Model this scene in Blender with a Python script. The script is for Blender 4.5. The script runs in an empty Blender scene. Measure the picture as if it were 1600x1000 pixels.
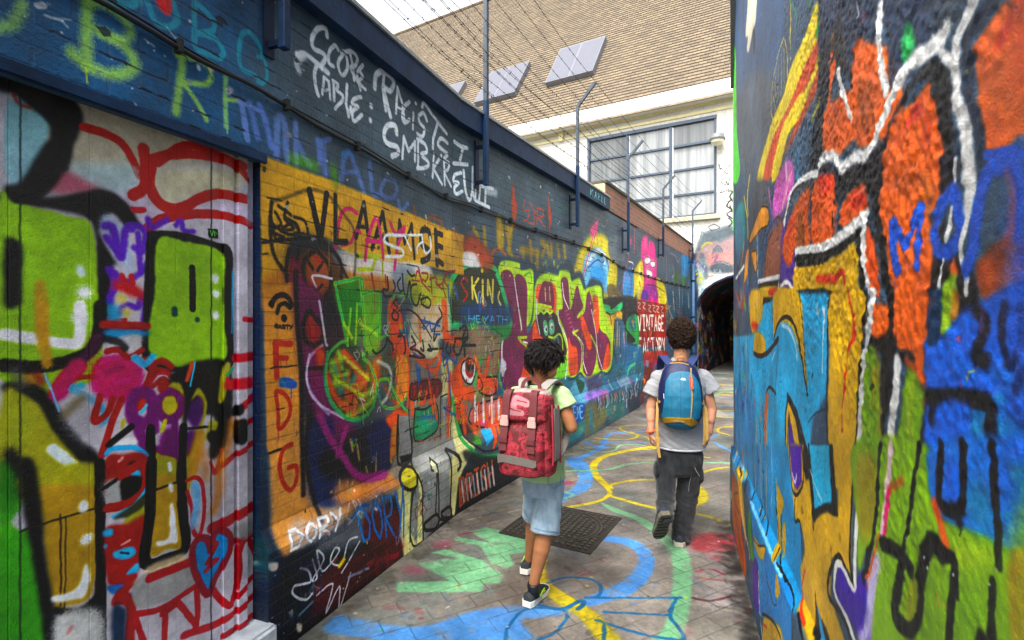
import bpy, bmesh, math, random
import numpy as np
from mathutils import Vector, Matrix, noise as mnoise, Quaternion
R=math.radians
rng=np.random.default_rng(7); random.seed(7)
sc=bpy.context.scene
COL=sc.collection
PAINT = {
'L': """2 71 83 95 144 100 100 -3586 3055 -1614 4266 -1787 2219 -3586 1805
3 68 104 140 106 100 90 -3289 2706 -2255 3150 -1826 2953 -1826 2396 -2255 2215 -3289 2123
3 84 100 111 109 100 80 -1865 2934 -55 3290 2766 3228 557 2576 -1193 2625 -1939 2599
2 26 47 78 10 100 100 -2036 2376 -1932 2364 -1925 1174 -2004 -142 -2099 -76
2 18 35 60 36 100 100 -1925 1233 -1880 741 -1855 488 -1496 440 -1277 -281 -2004 -431
2 16 24 32 31 100 100 -1855 482 -725 447 -168 377 1344 239 1344 -164 -725 0 -1687 -72 -1894 52
1 157 199 126 32 70 80 -2825 2559 -2831 2527 -2851 2482 -2881 2457
1 159 203 122 37 60 90 -2650 2666 -2652 2553 -2650 2448
1 159 203 122 32 70 80 -2648 2668 -2585 2688 -2522 2661 -2512 2627 -2554 2582 -2633 2585
1 159 203 122 38 70 90 -2693 2474 -2652 2452 -2564 2459 -2506 2503 -2501 2546 -2544 2582 -2604 2584
0 184 208 96 5 25 100 -2652 2447 -2650 2394
1 159 203 122 32 50 90 -2335 2644 -2316 2622 -2325 2535 -2341 2410
1 159 203 122 22 60 90 -2335 2637 -2234 2660 -2191 2634 -2206 2581 -2316 2540
1 159 203 122 20 50 90 -2309 2536 -2255 2488 -2209 2427
1 147 196 138 23 50 90 -2119 2645 -2119 2528 -2116 2433
1 159 203 122 17 50 90 -2123 2547 -2051 2569
0 159 203 122 6 25 100 -2338 2411 -2338 2397
0 159 203 122 6 25 100 -2109 2436 -2108 2405
1 63 147 168 26 30 90 -2580 2713 -2522 2729 -2479 2766
1 63 147 168 25 30 90 -2450 2783 -2421 2722 -2367 2733 -2335 2775 -2354 2839
3 208 90 92 4 100 100 -2418 2814 -2363 2846 -2360 2792 -2379 2772 -2412 2787
1 58 150 173 25 25 90 -2262 2893 -2262 2783 -2258 2707 -2191 2707 -2146 2715 -2131 2757 -2176 2788 -2248 2771 -2184 2811 -2176 2862 -2248 2888
1 58 150 173 24 25 90 -1992 2905 -2035 2876 -2051 2775 -2035 2719 -1975 2724 -1939 2710
1 58 150 173 25 25 90 -1992 2905 -1948 2884 -1921 2838
1 201 207 212 7 20 60 -2770 2556 -2724 2562 -2706 2551
1 201 207 212 8 20 60 -2462 2635 -2427 2629
1 201 207 212 7 20 60 -2766 2556 -2741 2560 -2698 2581
1 201 207 212 8 20 60 -2379 2726 -2322 2688
0 223 228 232 5 30 100 -2818 2525 -2818 2525
0 223 228 232 6 30 100 -2722 2525 -2722 2525
0 223 228 232 6 30 100 -2574 2510 -2574 2510
0 223 228 232 6 30 100 -2506 2436 -2506 2436
0 223 228 232 7 30 100 -2479 2451 -2479 2451
0 223 228 232 7 30 100 -2329 2697 -2329 2697
0 223 228 232 7 30 100 -2191 2647 -2191 2647
0 223 228 232 7 30 100 -2450 2629 -2450 2629
0 223 228 232 7 30 100 -2427 2611 -2427 2611
0 223 228 232 6 30 100 -2554 2571 -2554 2571
0 223 228 232 7 30 100 -2385 2610 -2385 2610
0 223 228 232 6 30 100 -2720 2564 -2720 2564
0 223 228 232 6 30 100 -2533 2598 -2533 2598
0 223 228 232 8 30 100 -2112 2597 -2112 2597
0 223 228 232 8 30 100 -2092 2588 -2092 2588
0 223 228 232 5 30 100 -2855 2518 -2855 2518
0 200 184 192 25 40 70 -2187 2649 -2187 2649
0 200 184 192 27 40 70 -2092 2602 -2092 2602
0 200 184 192 24 40 70 -2322 2694 -2322 2694
0 138 160 216 34 30 90 -2035 2562 -2005 2414
0 138 160 216 21 30 90 -2051 2569 -1939 2570
0 125 147 208 33 40 85 -1992 2578 -1948 2441
1 125 147 208 34 40 90 -1939 2592 -1903 2538 -1870 2421
1 130 152 207 38 40 80 -1836 2385 -1831 2565 -1787 2565 -1771 2381
1 130 152 207 36 40 80 -1714 2591 -1708 2391
1 58 150 173 20 30 90 -1948 2699 -1921 2703 -1894 2753 -1912 2820 -1948 2817
1 125 147 208 36 40 80 -1550 2556 -1537 2440
1 125 147 208 29 40 80 -1544 2549 -1457 2595
1 79 159 208 21 40 80 -1351 2502 -1351 2548 -1281 2569 -1267 2527
1 223 230 238 29 22 100 -1482 3151 -1495 3188 -1556 3152 -1597 3079 -1585 3034 -1519 3041 -1495 3027 -1519 2981
1 223 230 238 24 20 100 -1392 3121 -1418 3131 -1463 3077 -1469 3013 -1431 3009
1 223 230 238 25 20 100 -1351 3114 -1392 3049 -1378 3001 -1344 2998 -1309 3069 -1330 3133 -1365 3117
1 223 230 238 23 20 100 -1288 3154 -1260 3074 -1252 3011
1 223 230 238 25 20 100 -1337 3130 -1281 3167 -1223 3157 -1238 3103 -1281 3064 -1193 2999
1 223 230 238 24 20 100 -1170 3134 -1201 3091 -1170 3066 -1205 3022 -1163 3002 -1144 3000
1 223 230 238 21 20 100 -1170 3139 -1223 3062 -1193 2975
1 223 230 238 32 35 100 -1703 2944 -1637 2976 -1556 2964 -1476 2953
1 223 230 238 37 50 80 -1692 2867 -1703 2903 -1659 2957
1 223 230 238 25 20 100 -1561 2957 -1579 2902 -1567 2831 -1550 2796
0 223 230 238 20 20 100 -1519 2817 -1507 2917 -1469 2907 -1457 2816
0 223 230 238 16 20 100 -1513 2836 -1463 2870
0 223 230 238 22 20 100 -1431 2924 -1424 2820
1 223 230 238 22 20 100 -1437 2926 -1392 2923 -1405 2886 -1351 2877 -1365 2835 -1418 2778
0 223 230 238 23 20 100 -1316 2955 -1323 2842 -1302 2776 -1281 2840
1 223 230 238 25 20 100 -1185 2935 -1252 2898 -1267 2864 -1215 2865 -1267 2817 -1252 2766 -1178 2832
0 223 230 238 38 25 100 -1087 2920 -1087 2920
0 223 230 238 38 25 100 -1093 2829 -1093 2829
1 223 230 238 32 25 100 -950 3174 -959 3068 -932 2954
1 223 230 238 39 25 100 -1051 3049 -1035 3136 -950 3195 -842 3180 -879 3101 -950 3082 -879 2933
0 223 230 238 27 60 80 -976 3199 -976 3199
0 223 230 238 27 20 100 -814 2978 -795 3157 -738 3072 -708 2974
0 223 230 238 19 20 100 -805 3025 -728 3033
1 223 230 238 30 20 100 -647 3119 -708 3062 -738 2985 -708 2952 -647 2996
0 223 230 238 25 20 100 -595 3060 -602 2945
0 223 230 238 28 20 100 -564 3141 -564 3141
1 223 230 238 31 20 100 -408 3072 -453 3114 -520 3066 -509 3023 -442 3000 -476 2930 -542 2931
1 223 230 238 33 25 100 -476 3152 -442 3189 -313 3143 -96 3082
0 223 230 238 33 20 100 -239 3120 -313 2972 -317 2898
1 223 230 238 34 20 100 -82 3010 -188 3013 -239 2947 -136 2929 -82 2920 -136 2872
1 223 230 238 36 20 100 29 3058 122 3046 218 3060
0 223 230 238 33 20 100 157 3056 110 2922
1 223 230 238 38 22 100 -805 2842 -824 2889 -915 2857 -950 2783 -915 2743 -805 2756 -786 2719 -861 2675
0 223 230 238 28 20 100 -738 2696 -718 2850 -658 2769 -574 2863 -574 2726
0 223 230 238 34 20 100 16 2875 222 2920
1 223 230 238 29 20 100 -532 2886 -532 2693
1 223 230 238 32 20 100 -542 2892 -435 2889 -409 2841 -489 2798 -387 2771 -409 2726 -542 2681
0 223 230 238 28 20 100 -303 2853 -322 2673
0 223 230 238 29 20 100 -183 2880 -311 2744 -174 2655
0 223 230 238 27 20 100 -141 2851 -128 2662
1 223 230 238 28 20 100 -141 2851 -55 2856 -77 2798 -128 2760 -20 2678
1 223 230 238 31 20 100 126 2825 34 2785 16 2728 89 2731 27 2678 52 2631 145 2673
1 223 230 238 34 20 100 164 2850 191 2694 254 2619 302 2718
1 223 230 238 30 20 100 302 2918 302 2718 343 2649 351 2841
0 223 230 238 34 20 100 343 2776 648 2806
0 223 230 238 33 20 100 351 2639 579 2620
0 223 230 238 31 20 100 426 2780 405 2627
0 223 230 238 31 20 100 522 2790 504 2624
1 223 230 238 69 60 60 535 2758 694 2781
3 192 80 46 6 100 100 1044 2971 1084 2813 1130 2732 1071 2567 1004 2683
0 192 80 46 20 40 100 1065 2579 1076 2504
3 192 80 46 7 100 100 1897 2923 1968 2790 1950 2639 1880 2774
0 192 80 46 20 40 100 1915 2678 1932 2475
0 192 80 46 20 40 100 1890 2995 1904 2881
1 192 80 46 16 20 100 1293 2830 1265 2718 1396 2743 1352 2641 1265 2613
0 192 80 46 17 20 100 1411 2827 1534 2755 1503 2611 1381 2612
1 192 80 46 17 20 100 1597 2815 1581 2624
1 192 80 46 17 20 100 1581 2805 1744 2807 1727 2733 1597 2717 1794 2629
0 216 221 224 35 20 100 1677 3057 1677 3057
0 200 206 210 17 20 100 1986 2971 1986 2971
0 200 206 210 17 20 100 2151 3232 2151 3232
0 200 206 210 17 20 100 2345 3223 2345 3223
0 200 206 210 18 20 100 2507 3013 2507 3013
0 200 206 210 17 20 100 2208 2756 2208 2756
0 200 206 210 18 20 100 2592 2972 2592 2972
1 63 111 98 88 80 40 2189 2905 2549 2957
1 179 147 46 41 60 75 766 2577 766 2286
1 179 147 46 48 60 75 322 2387 405 2309
1 179 147 46 51 60 75 491 2414 513 2266
1 179 147 46 60 60 75 901 2489 991 2440 965 2286
1 179 147 46 43 60 75 1044 2537 978 2426
1 179 147 46 64 60 75 1265 2321 1265 2149
1 179 147 46 66 60 75 1208 2301 1629 2323
1 179 147 46 66 60 75 1441 2329 1457 2153
1 179 147 46 68 60 75 1597 2319 1597 2166
1 179 147 46 69 60 75 1694 2444 1794 2428 1727 2305
1 179 147 46 71 60 75 1862 2436 1897 2324
1 179 147 46 72 60 75 1968 2435 1968 2332
1 179 147 46 76 60 75 2345 2482 2385 2345
1 179 147 46 74 60 75 2151 2458 2189 2340
1 179 147 46 66 60 75 1426 2422 1426 2381
1 179 147 46 61 60 75 940 2270 1044 2193
3 184 154 50 11 100 85 718 2569 839 2504 851 2297 730 2270
3 184 154 50 11 100 85 876 2485 1044 2512 978 2413 965 2311 940 2308
3 168 76 42 25 100 90 174 2289 343 2312 557 2225 648 2117 448 2098 164 2157
1 194 106 54 33 50 80 648 2141 648 2224 790 2252 889 2214
1 194 106 54 38 50 80 1044 2180 1152 2217 1180 2129
3 32 48 60 13 100 90 1694 2132 1897 2185 2077 2163 2040 2100 1727 2077
1 217 194 60 35 30 80 2040 2265 2077 2163 2266 2271 2305 2182 2345 2279 2466 2227 2549 2138 2722 2150
3 224 204 42 33 100 95 2996 2579 3395 2773 3955 2815 4265 2581 4395 2153 4265 1868 2902 1995 2722 2282
3 224 204 42 32 100 95 5589 2452 6311 2657 6507 1934 5761 1912
3 224 204 42 25 100 90 2766 2303 4395 2535 4395 1972 4076 2095 2996 2000
3 143 198 230 10 100 100 3044 2397 3395 2576 3722 2615 4076 2463 4201 2082 4015 1956 3610 2069 3191 1993 2949 2032
1 47 98 192 27 30 100 3191 2290 3555 2431 3779 2416 4015 2477 4138 2157 4201 2082
1 232 242 250 72 50 90 3141 2337 3555 2559 3895 2522 3895 2427
1 232 242 250 63 40 80 4076 2463 4170 2296
3 79 148 212 25 100 70 3291 2281 3779 2378 3955 2145 3666 2072 3343 2107
3 224 122 156 20 100 100 3241 2821 3610 3025 3448 2745
1 86 40 60 12 20 100 3241 2821 3610 3025 3448 2745 3241 2821
0 224 122 156 29 20 100 3528 2938 3566 2651
0 224 122 156 33 20 100 3395 2755 2949 2099
0 74 42 64 8 20 100 3474 2766 3020 2104
3 224 122 156 25 100 100 5061 2949 5347 2988 5282 2854
1 86 40 60 12 20 100 5061 2949 5347 2988 5282 2854 5061 2949
0 224 122 156 25 20 100 5547 3200 5520 2755
3 106 118 128 11 100 90 4088 2816 4676 2930 4909 2842 4879 2563 4189 2510
1 30 42 56 14 30 100 4138 2759 4293 2779 4241 2724
1 152 164 172 17 40 70 3750 2997 3844 2951 4038 3044
3 216 95 146 11 100 100 6121 3114 6433 3177 6514 2927 6596 3099 6936 3123 7113 2955 6936 2706 6121 2629 5972 2863
1 240 160 190 53 60 70 6275 3096 6275 2919
1 138 48 96 18 40 100 6514 3168 6514 2887 6198 2753
3 58 44 60 19 100 50 5547 3218 8089 3273 7984 3168 5826 3167
3 232 228 220 9 100 100 6236 2718 6514 2786 6763 2669 6353 2611
1 133 144 160 50 50 70 8526 3093 9116 3085 9495 2973 9760 3128
3 58 140 192 12 100 100 10035 3236 11004 3329 11084 3013 9965 2913
1 156 203 224 24 30 100 10248 3179 10769 3068
3 184 131 108 14 100 70 6514 3370 7296 3406 7204 3264 6596 3261
1 90 58 112 37 40 80 6275 3253 6514 3470 7204 3521 7390 3334
3 74 82 90 15 100 50 3750 3058 5547 3144 5547 3071 4038 2981
3 217 101 154 10 100 100 6107 2791 7141 2904 7235 2324 7462 1850 6548 1900 5947 1950 6206 2262
3 232 214 44 18 100 90 5464 2374 5761 2559 6075 2654 6140 2258 5640 2036 5464 1950
3 232 214 44 21 100 90 7220 2415 7976 2310 8158 1943 7462 1887
3 232 214 44 15 100 80 4157 2467 4336 2429 4246 2144 4027 2131
3 240 240 232 28 100 100 6273 2741 6548 2787 6727 2717 6408 2626 6239 2653
1 64 32 64 17 30 100 6273 2741 6548 2787 6727 2717 6408 2626 6239 2653 6273 2741
3 240 240 232 29 100 100 6690 2714 7063 2750 7063 2641 6800 2618
1 64 32 64 18 30 100 6690 2714 7063 2750 7063 2641 6800 2618 6690 2714
3 232 232 224 28 100 100 6408 2549 6800 2529 6837 2425 6478 2382
1 64 32 64 16 30 100 6408 2549 6800 2529 6837 2425 6478 2382 6408 2549
3 106 70 176 11 100 90 6075 2104 6408 2137 6548 1970 6075 1954
3 138 58 154 20 100 70 6206 2211 7141 2245 7380 1997 6690 2045
1 80 32 80 21 30 100 6408 2240 7063 2259 7976 2173
1 232 228 220 40 40 100 5884 2504 5915 2310 5822 2011
1 180 60 76 58 40 100 5884 2259 5915 2195
3 111 162 212 7 100 100 4893 2361 5407 2448 5464 2013 4867 1974
1 232 240 250 21 30 100 5184 2567 5435 2560 5407 2448
1 40 72 154 17 30 100 5184 2521 5464 2516 5294 2439 5184 2353 5350 2288 5294 2006
0 208 106 148 20 20 100 5184 2674 4741 2028
3 122 108 70 8 100 100 4027 2090 4336 2121 4816 1943 4716 1852 4157 1864 4027 1969
1 212 208 200 36 40 100 4157 1864 4246 1922 4475 1945 4618 1907
1 220 216 208 30 40 100 3840 1842 3901 1897 3964 1845
3 46 47 48 14 100 80 4867 1959 5640 1940 5700 1685 5023 1649
1 60 120 168 46 40 70 8536 2321 8615 1873
1 216 216 208 48 40 70 8876 2218 8959 1960
1 106 124 132 49 40 70 9234 2303 9321 1792
1 200 205 208 50 40 70 9610 2392 9702 1882
1 143 168 176 52 40 70 10008 2283 10105 1977
1 60 120 168 53 40 70 10428 2377 10531 1795
1 216 216 208 55 40 70 10873 2260 10982 1892
1 106 124 132 56 40 70 11345 2359 11460 1996
1 200 205 208 58 40 70 11846 2464 11968 1798
3 72 104 62 24 100 80 8938 2679 9475 2744 9475 2415 8938 2427
3 56 120 62 21 100 80 9936 2645 10428 2680 10428 2493 9936 2464
3 63 140 192 10 100 80 9936 3164 10887 3241 10819 2732 10056 2699
1 154 208 232 26 30 100 10302 3134 10428 2773
1 155 168 176 33 50 70 8835 2838 9042 2645 8734 2539
1 168 166 168 32 40 80 8176 2977 8204 2024 8835 1585
2 160 44 34 6 100 100 5688 1942 8158 1893 8085 974 5773 1087
1 201 192 184 24 30 90 5767 1880 5953 1868 5791 1799 5979 1760
1 201 192 184 25 30 90 6114 1889 6313 1877 6140 1806 6340 1765
1 201 192 184 26 30 90 6519 1848 6734 1835 6548 1761 6763 1718
1 201 192 184 26 30 90 6881 1856 7110 1842 6911 1767 7141 1722
1 201 192 184 27 30 90 7188 1844 7429 1830 7220 1753 7462 1707
1 201 192 184 28 30 90 7595 1843 7853 1828 7629 1748 7888 1701
0 233 228 220 52 12 100 5761 1645 5901 1375 5983 1645
0 233 228 220 52 12 100 6189 1646 6214 1367
0 233 228 220 52 12 100 6111 1646 6267 1646
0 233 228 220 52 12 100 6137 1369 6290 1365
0 233 228 220 52 12 100 6417 1362 6396 1646 6636 1356 6618 1646
0 233 228 220 52 12 100 6713 1647 6935 1647
0 233 228 220 52 12 100 6824 1647 6839 1351
0 233 228 220 52 12 100 7043 1345 7142 1647 7262 1340
0 233 228 220 52 12 100 7083 1450 7215 1448
0 233 228 220 52 12 100 7560 1610 7459 1648 7361 1554 7365 1415 7465 1335 7563 1379 7562 1474 7474 1475
0 233 228 220 52 12 100 7865 1648 7665 1648 7669 1329 7877 1324
0 233 228 220 52 12 100 7667 1489 7821 1487
2 160 44 34 6 100 100 5761 1359 8112 1305 8085 1181 5773 1257
0 233 228 220 52 12 100 5992 1225 5773 1232 5791 940
0 233 228 220 52 12 100 5782 1092 5947 1083
0 233 228 220 52 12 100 6138 915 6217 1217 6380 898
0 233 228 220 52 12 100 6173 1019 6316 1011
0 233 228 220 52 12 100 6659 1153 6569 1205 6473 1160 6457 1050 6514 926 6629 880 6705 923
0 233 228 220 52 12 100 6760 1198 6990 1190
0 233 228 220 52 12 100 6875 1194 6952 857
0 233 228 220 52 12 100 7204 1182 7127 1082 7162 944 7298 833 7377 931 7337 1073 7204 1182
0 233 228 220 52 12 100 7523 817 7417 1175 7607 1150 7654 1076 7633 994 7482 995 7766 800
0 233 228 220 52 12 100 7746 1163 7926 972
0 233 228 220 52 12 100 7976 1155 7942 787
1 42 28 32 54 40 75 6075 1455 6140 1253
1 42 28 32 56 40 75 6408 1416 6478 1260
1 42 28 32 58 40 75 6837 1391 6911 1228
1 42 28 32 56 40 75 6619 1168 6548 997
1 42 28 32 59 40 75 7141 1166 7141 1038
1 42 28 32 55 40 75 6206 1150 6273 978
3 184 52 42 21 100 80 6047 943 8119 868 8119 664 6131 701
3 212 120 144 25 100 60 6131 787 7141 759 7141 618 6131 680
3 90 42 48 20 100 80 6131 680 6753 581 6215 499
3 122 44 36 20 100 80 6047 622 7041 696 6389 217 6215 65 6047 131
1 224 112 44 49 40 100 6131 464 6301 403 6131 357 6345 288
1 224 112 44 49 40 100 6131 292 6301 228 6131 185 6301 97
2 224 207 54 5 100 100 5453 1009 6031 954 6080 667 5512 707
0 28 28 28 28 20 100 5626 957 5589 930 5604 888 5664 851 5701 878 5686 921 5626 957
0 28 28 28 28 20 100 5754 842 5715 949 5803 936 5821 913 5809 891 5740 895 5862 832
0 28 28 28 28 20 100 5954 928 5858 936 5898 828 6001 818
0 28 28 28 28 20 100 5878 882 5953 875
0 28 28 28 30 20 100 5587 725 5572 849 5663 834 5680 802 5661 780 5580 785
0 28 28 28 30 20 100 5777 829 5809 707
0 28 28 28 30 20 100 5738 833 5816 825
0 28 28 28 30 20 100 5767 710 5851 703
0 28 28 28 30 20 100 5982 795 5926 814 5887 783 5906 728 5970 693 6017 707 6003 743 5956 747
3 29 31 34 13 100 100 3694 1851 4918 1929 4918 1483 4395 1369 3722 1535
3 75 184 120 7 100 100 3779 1806 4138 1786 4201 1728 4667 1848 4809 1852 4737 1736 4265 1669 3779 1703
3 224 182 94 9 100 100 3779 1703 4201 1649 4737 1715 4737 1527 4395 1449 3837 1458
1 29 31 34 31 20 100 3837 1685 4138 1649 4233 1452
1 200 96 46 30 30 100 4395 1630 4529 1712 4667 1652
3 74 154 90 15 100 100 5030 1525 5423 1656 5761 1612 5804 1101 5107 1156
3 30 42 36 7 100 100 5107 1351 5505 1206 5107 1156
1 20 20 20 43 30 100 4993 1525 5107 1632 5464 1701 5804 1658
3 58 106 160 15 100 80 5184 1567 5505 1611 5589 1430 5342 1389
3 200 168 60 13 100 80 5342 1567 5505 1566 5464 1432
0 20 20 20 43 20 100 4955 1419 5589 1202 5107 1156 5674 1107
0 20 20 20 35 20 100 4918 1802 4955 1525 5030 1396
3 216 208 64 17 100 100 3722 1553 4395 1449 4329 1171 3779 1347
3 74 106 128 14 100 100 4395 1570 4882 1526 4955 1141 4882 806 4597 788 4395 1087
1 220 168 60 46 50 80 4529 1529 4495 1163
1 43 74 106 81 50 80 4667 1362 4702 883
1 200 144 176 41 40 100 4882 1357 4918 973 4809 833
1 22 24 28 40 25 100 4395 1570 4329 1171 4529 876 4737 755 4955 864 5030 1138
1 216 160 76 33 30 80 4632 1445 4632 1157
3 58 120 144 28 100 80 790 1509 2345 1483 5107 831 5938 1095 5938 390 2345 640 742 857
3 74 120 160 30 100 80 4955 1184 5938 1048 5938 719 4955 800
1 108 196 140 57 40 100 5094 594 5184 738 5589 793
1 20 64 92 122 40 100 718 2112 1152 2152 1503 2102 1565 1857 1441 1648
1 20 64 92 133 40 100 1629 2000 1968 2139 2189 2127 2266 2210 2549 2234 2592 2092 2902 2147 3092 1954 3343 2089 3722 2056 3779 1891
3 180 220 40 9 100 100 742 2090 1152 2165 1208 2092 1441 2125 1503 2047 1472 1662 1322 1500 940 1506
3 180 220 40 11 100 100 1565 1996 1828 2114 2151 2109 2227 2176 2507 2183 2592 2076 2856 2127 3044 1986 3241 2030 3722 2056 3837 1798 4265 1332 4201 862 3779 784 1534 1026 1503 1662
1 224 238 90 28 50 70 839 2074 1044 2104 1152 2074
1 63 154 64 22 50 70 1293 2046 1426 2082 1457 1989
1 180 220 40 48 30 100 991 1505 839 1459 766 1315 790 1094 940 930
3 126 42 88 4 100 100 778 1989 1044 2027 1208 1489 1044 1428 991 1505
3 126 42 88 4 100 100 1076 2004 1337 1968 1337 1500 1381 1445 1565 1593 1661 1438 1828 1361 1629 1298 1694 1210 1629 1018 1441 762 940 855 790 1045 766 1290 839 1434 1004 1467 1236 1475
0 233 230 234 15 20 100 783 1978 991 1518
0 233 230 234 17 20 100 1065 1990 1222 1488
1 92 31 70 35 50 60 1208 1423 1503 1304 1629 1074
3 168 58 108 18 100 70 1152 1425 1322 1393 1381 1310 1208 1266 1098 1323
3 154 52 112 29 100 60 991 1265 1265 1183 1293 1048 1044 994
3 240 90 44 6 100 100 1503 1538 1565 1551 1828 1361 1629 1312 1472 1360
3 240 90 44 6 100 100 1293 1115 1352 1123 1426 1036 1411 820 1180 850 1236 1053
0 180 220 40 28 20 100 1152 1399 1337 1399
0 180 220 40 28 20 100 1152 1399 1208 1357 1322 1313
0 240 240 240 17 20 100 1265 1355 1352 1338
1 232 232 234 27 30 100 839 1409 814 1312 827 1091 889 1110
3 232 228 236 7 100 100 802 1191 864 1137 851 1039 790 1057
1 180 220 40 22 25 100 1322 1313 1411 1146 1441 898
0 58 16 48 8 30 80 1044 1453 1057 942
3 240 90 44 6 100 100 1565 1927 1694 1976 2077 1983 2095 1668 1968 1696 1597 1761
3 126 42 88 7 100 100 1727 1992 1862 2015 2004 1979 2040 1727 1897 1724 1629 1789
0 212 216 74 16 30 100 1794 1938 1811 1795
0 212 216 74 17 30 100 1915 1959 1932 1798
0 180 220 40 28 20 100 1597 1761 1968 1726
3 58 32 48 7 100 100 1581 1663 2077 1653 2305 1391 2425 1166 2114 1124 1727 1379 1629 1439
0 180 220 40 28 15 100 1549 1676 1613 1649 1677 1685 1760 1650 1845 1687 1932 1651 2004 1682
1 236 238 240 18 20 100 1581 1802 1581 1607 1661 1424
3 124 196 154 5 100 100 1744 1550 1811 1578 1880 1491 1862 1404 1777 1420
3 124 196 154 5 100 100 1897 1549 1986 1585 2058 1518 2040 1428 1932 1416
0 240 244 244 80 15 100 1818 1477 1818 1477
0 240 244 244 82 15 100 1978 1504 1978 1504
0 16 16 24 42 15 100 1828 1470 1828 1470
0 16 16 24 43 15 100 1986 1492 1986 1492
1 180 220 40 27 20 100 1897 1388 2040 1368 2189 1409 2285 1345 2305 1204
1 90 138 154 29 40 100 2040 1339 2151 1365 2189 1241
3 124 204 58 9 100 100 2189 1119 2345 1140 2466 1068 2425 913 2266 867 2040 905 1968 987
1 212 240 192 19 30 100 2151 1061 2077 977 1968 928
3 126 42 88 7 100 100 2247 2054 2466 2068 2549 1704 2766 2022 2902 1861 2996 1745 2766 1608 3092 1471 2996 1063 2811 877 2592 865 2507 1161 2385 1420 2151 1668 2305 1732
0 236 232 236 20 25 100 2285 2026 2345 1842 2507 1704
1 236 232 236 20 20 100 2170 1684 2189 1547 2425 1340 2466 1100 2385 855
3 240 90 44 7 100 100 2487 1353 2592 1253 2766 1212 2811 976 2766 881 2549 886 2487 1003
0 180 220 40 32 20 100 2634 1413 2811 1442
1 180 220 40 27 25 100 2634 1413 2811 1342 2949 1202 2902 935 2766 864 2549 853
1 42 16 48 16 30 80 2549 1993 2678 1674 2592 1414
1 224 112 160 16 30 60 2592 1979 2722 1904 2678 1706
1 208 144 160 13 30 80 2385 1686 2466 1703
1 208 144 160 13 30 80 2425 1636 2507 1653
1 208 144 160 13 30 80 2466 1586 2549 1602
1 208 144 160 13 30 80 2507 1535 2592 1550
1 208 144 160 13 30 80 2549 1483 2634 1498
1 208 144 160 13 30 80 2592 1430 2678 1445
1 208 144 160 13 30 80 2634 1377 2722 1391
3 126 42 88 8 100 100 3141 1921 3266 1944 3395 1716 3501 1391 3528 1063 3395 857 3191 788 2996 893 2996 1234 2902 1474 2766 1575 3044 1677
3 240 90 44 8 100 100 2879 1592 2996 1626 3191 1434 3317 1325 3317 1183 3191 1172 3044 1334
1 240 232 238 19 20 100 2811 1359 2996 1234 2996 1029 3141 845
1 180 220 40 34 25 100 2949 897 3141 793 3395 803 3528 972 3528 1172 3291 1361
3 126 42 88 8 100 100 3369 1877 3583 1884 3666 1461 4015 1340 4170 1178 4076 872 3837 817 3610 911 3528 1209 3448 1465
3 240 90 44 8 100 100 3384 1859 3566 1883 3638 1683 3610 1389 3474 1464
3 240 90 44 9 100 100 4015 1205 4138 1141 4170 924 3955 806 3808 876
1 240 232 238 24 20 100 3317 1715 3501 1391 3583 1096 3779 859
1 180 220 40 38 25 100 3779 822 4015 820 4233 938 4201 1216 3955 1380
0 224 220 80 20 30 100 3448 1501 3395 1681 3501 1718
1 20 64 92 40 30 90 2466 846 2678 824 2902 868 3141 741 3501 756 3722 808 4015 762 4329 852
1 232 160 60 35 30 70 3343 1876 3448 1915 3610 1885
3 127 184 212 13 100 85 2682 779 3141 776 3067 474 2464 532
3 30 90 68 7 100 100 2742 817 3053 723 2926 601 2802 692
3 169 132 204 18 100 90 3125 590 3876 546 3848 447 3023 496
3 94 80 112 22 100 80 3053 800 3762 762 3752 594 3276 603
1 58 143 154 33 40 60 3866 666 3948 520
1 122 95 176 34 40 60 3968 662 4047 516
1 216 216 224 34 40 60 4071 658 4148 512
1 46 90 132 34 40 60 4178 654 4251 509
1 58 143 154 35 40 60 4287 649 4357 505
1 122 95 176 35 40 60 4398 645 4465 501
1 216 216 224 36 40 60 4513 640 4581 497
1 46 90 132 36 40 60 4630 636 4703 492
1 58 143 154 37 40 60 4750 631 4827 486
1 122 95 176 37 40 60 4874 626 4955 481
1 216 216 224 38 40 60 5000 621 5087 476
1 46 90 132 38 40 60 5130 615 5222 470
3 138 152 168 17 100 70 4611 623 5116 590 5215 441 4606 494
1 216 220 228 43 40 80 4834 467 4867 139
3 93 130 146 19 100 80 2137 553 2936 432 2936 249 2569 169 2062 214
3 30 84 168 10 100 100 2399 513 2894 469 2936 280 2416 326
1 140 196 238 23 30 100 2462 492 2498 349
1 140 196 238 23 30 100 2430 495 2494 489
1 140 196 238 23 30 100 2467 354 2529 345
1 140 196 238 23 30 100 2613 477 2531 485 2564 340 2648 329
1 140 196 238 23 30 100 2547 413 2610 405
1 140 196 238 23 30 100 2674 325 2655 472 2707 379 2728 465 2762 313
1 140 196 238 23 30 100 2842 453 2760 462 2784 310 2868 299
1 140 196 238 23 30 100 2772 386 2835 379
3 125 122 82 22 100 80 2979 425 3742 310 3794 99 2979 28
3 58 132 160 14 100 70 3112 359 3203 360 3249 52 3134 59
3 63 127 116 24 100 60 3848 362 4670 318 4670 20 3956 53
3 63 106 80 9 100 80 2270 199 2416 170 2379 79 2306 94
3 168 184 74 17 100 70 2608 220 2894 181 2851 114 2608 147
3 45 58 72 23 100 80 5073 419 6131 421 6131 -52 5073 -8
1 170 182 188 53 40 80 5562 524 5361 385 5511 245 5588 419
3 63 143 138 19 100 50 2062 376 2569 256 2936 249 2768 71 2199 103
3 85 160 176 20 100 50 2416 142 2979 211 2894 106 2416 57
1 23 32 44 24 30 70 3391 492 3439 421 3400 362
1 200 212 218 24 30 70 3458 488 3508 357 3468 322
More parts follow.
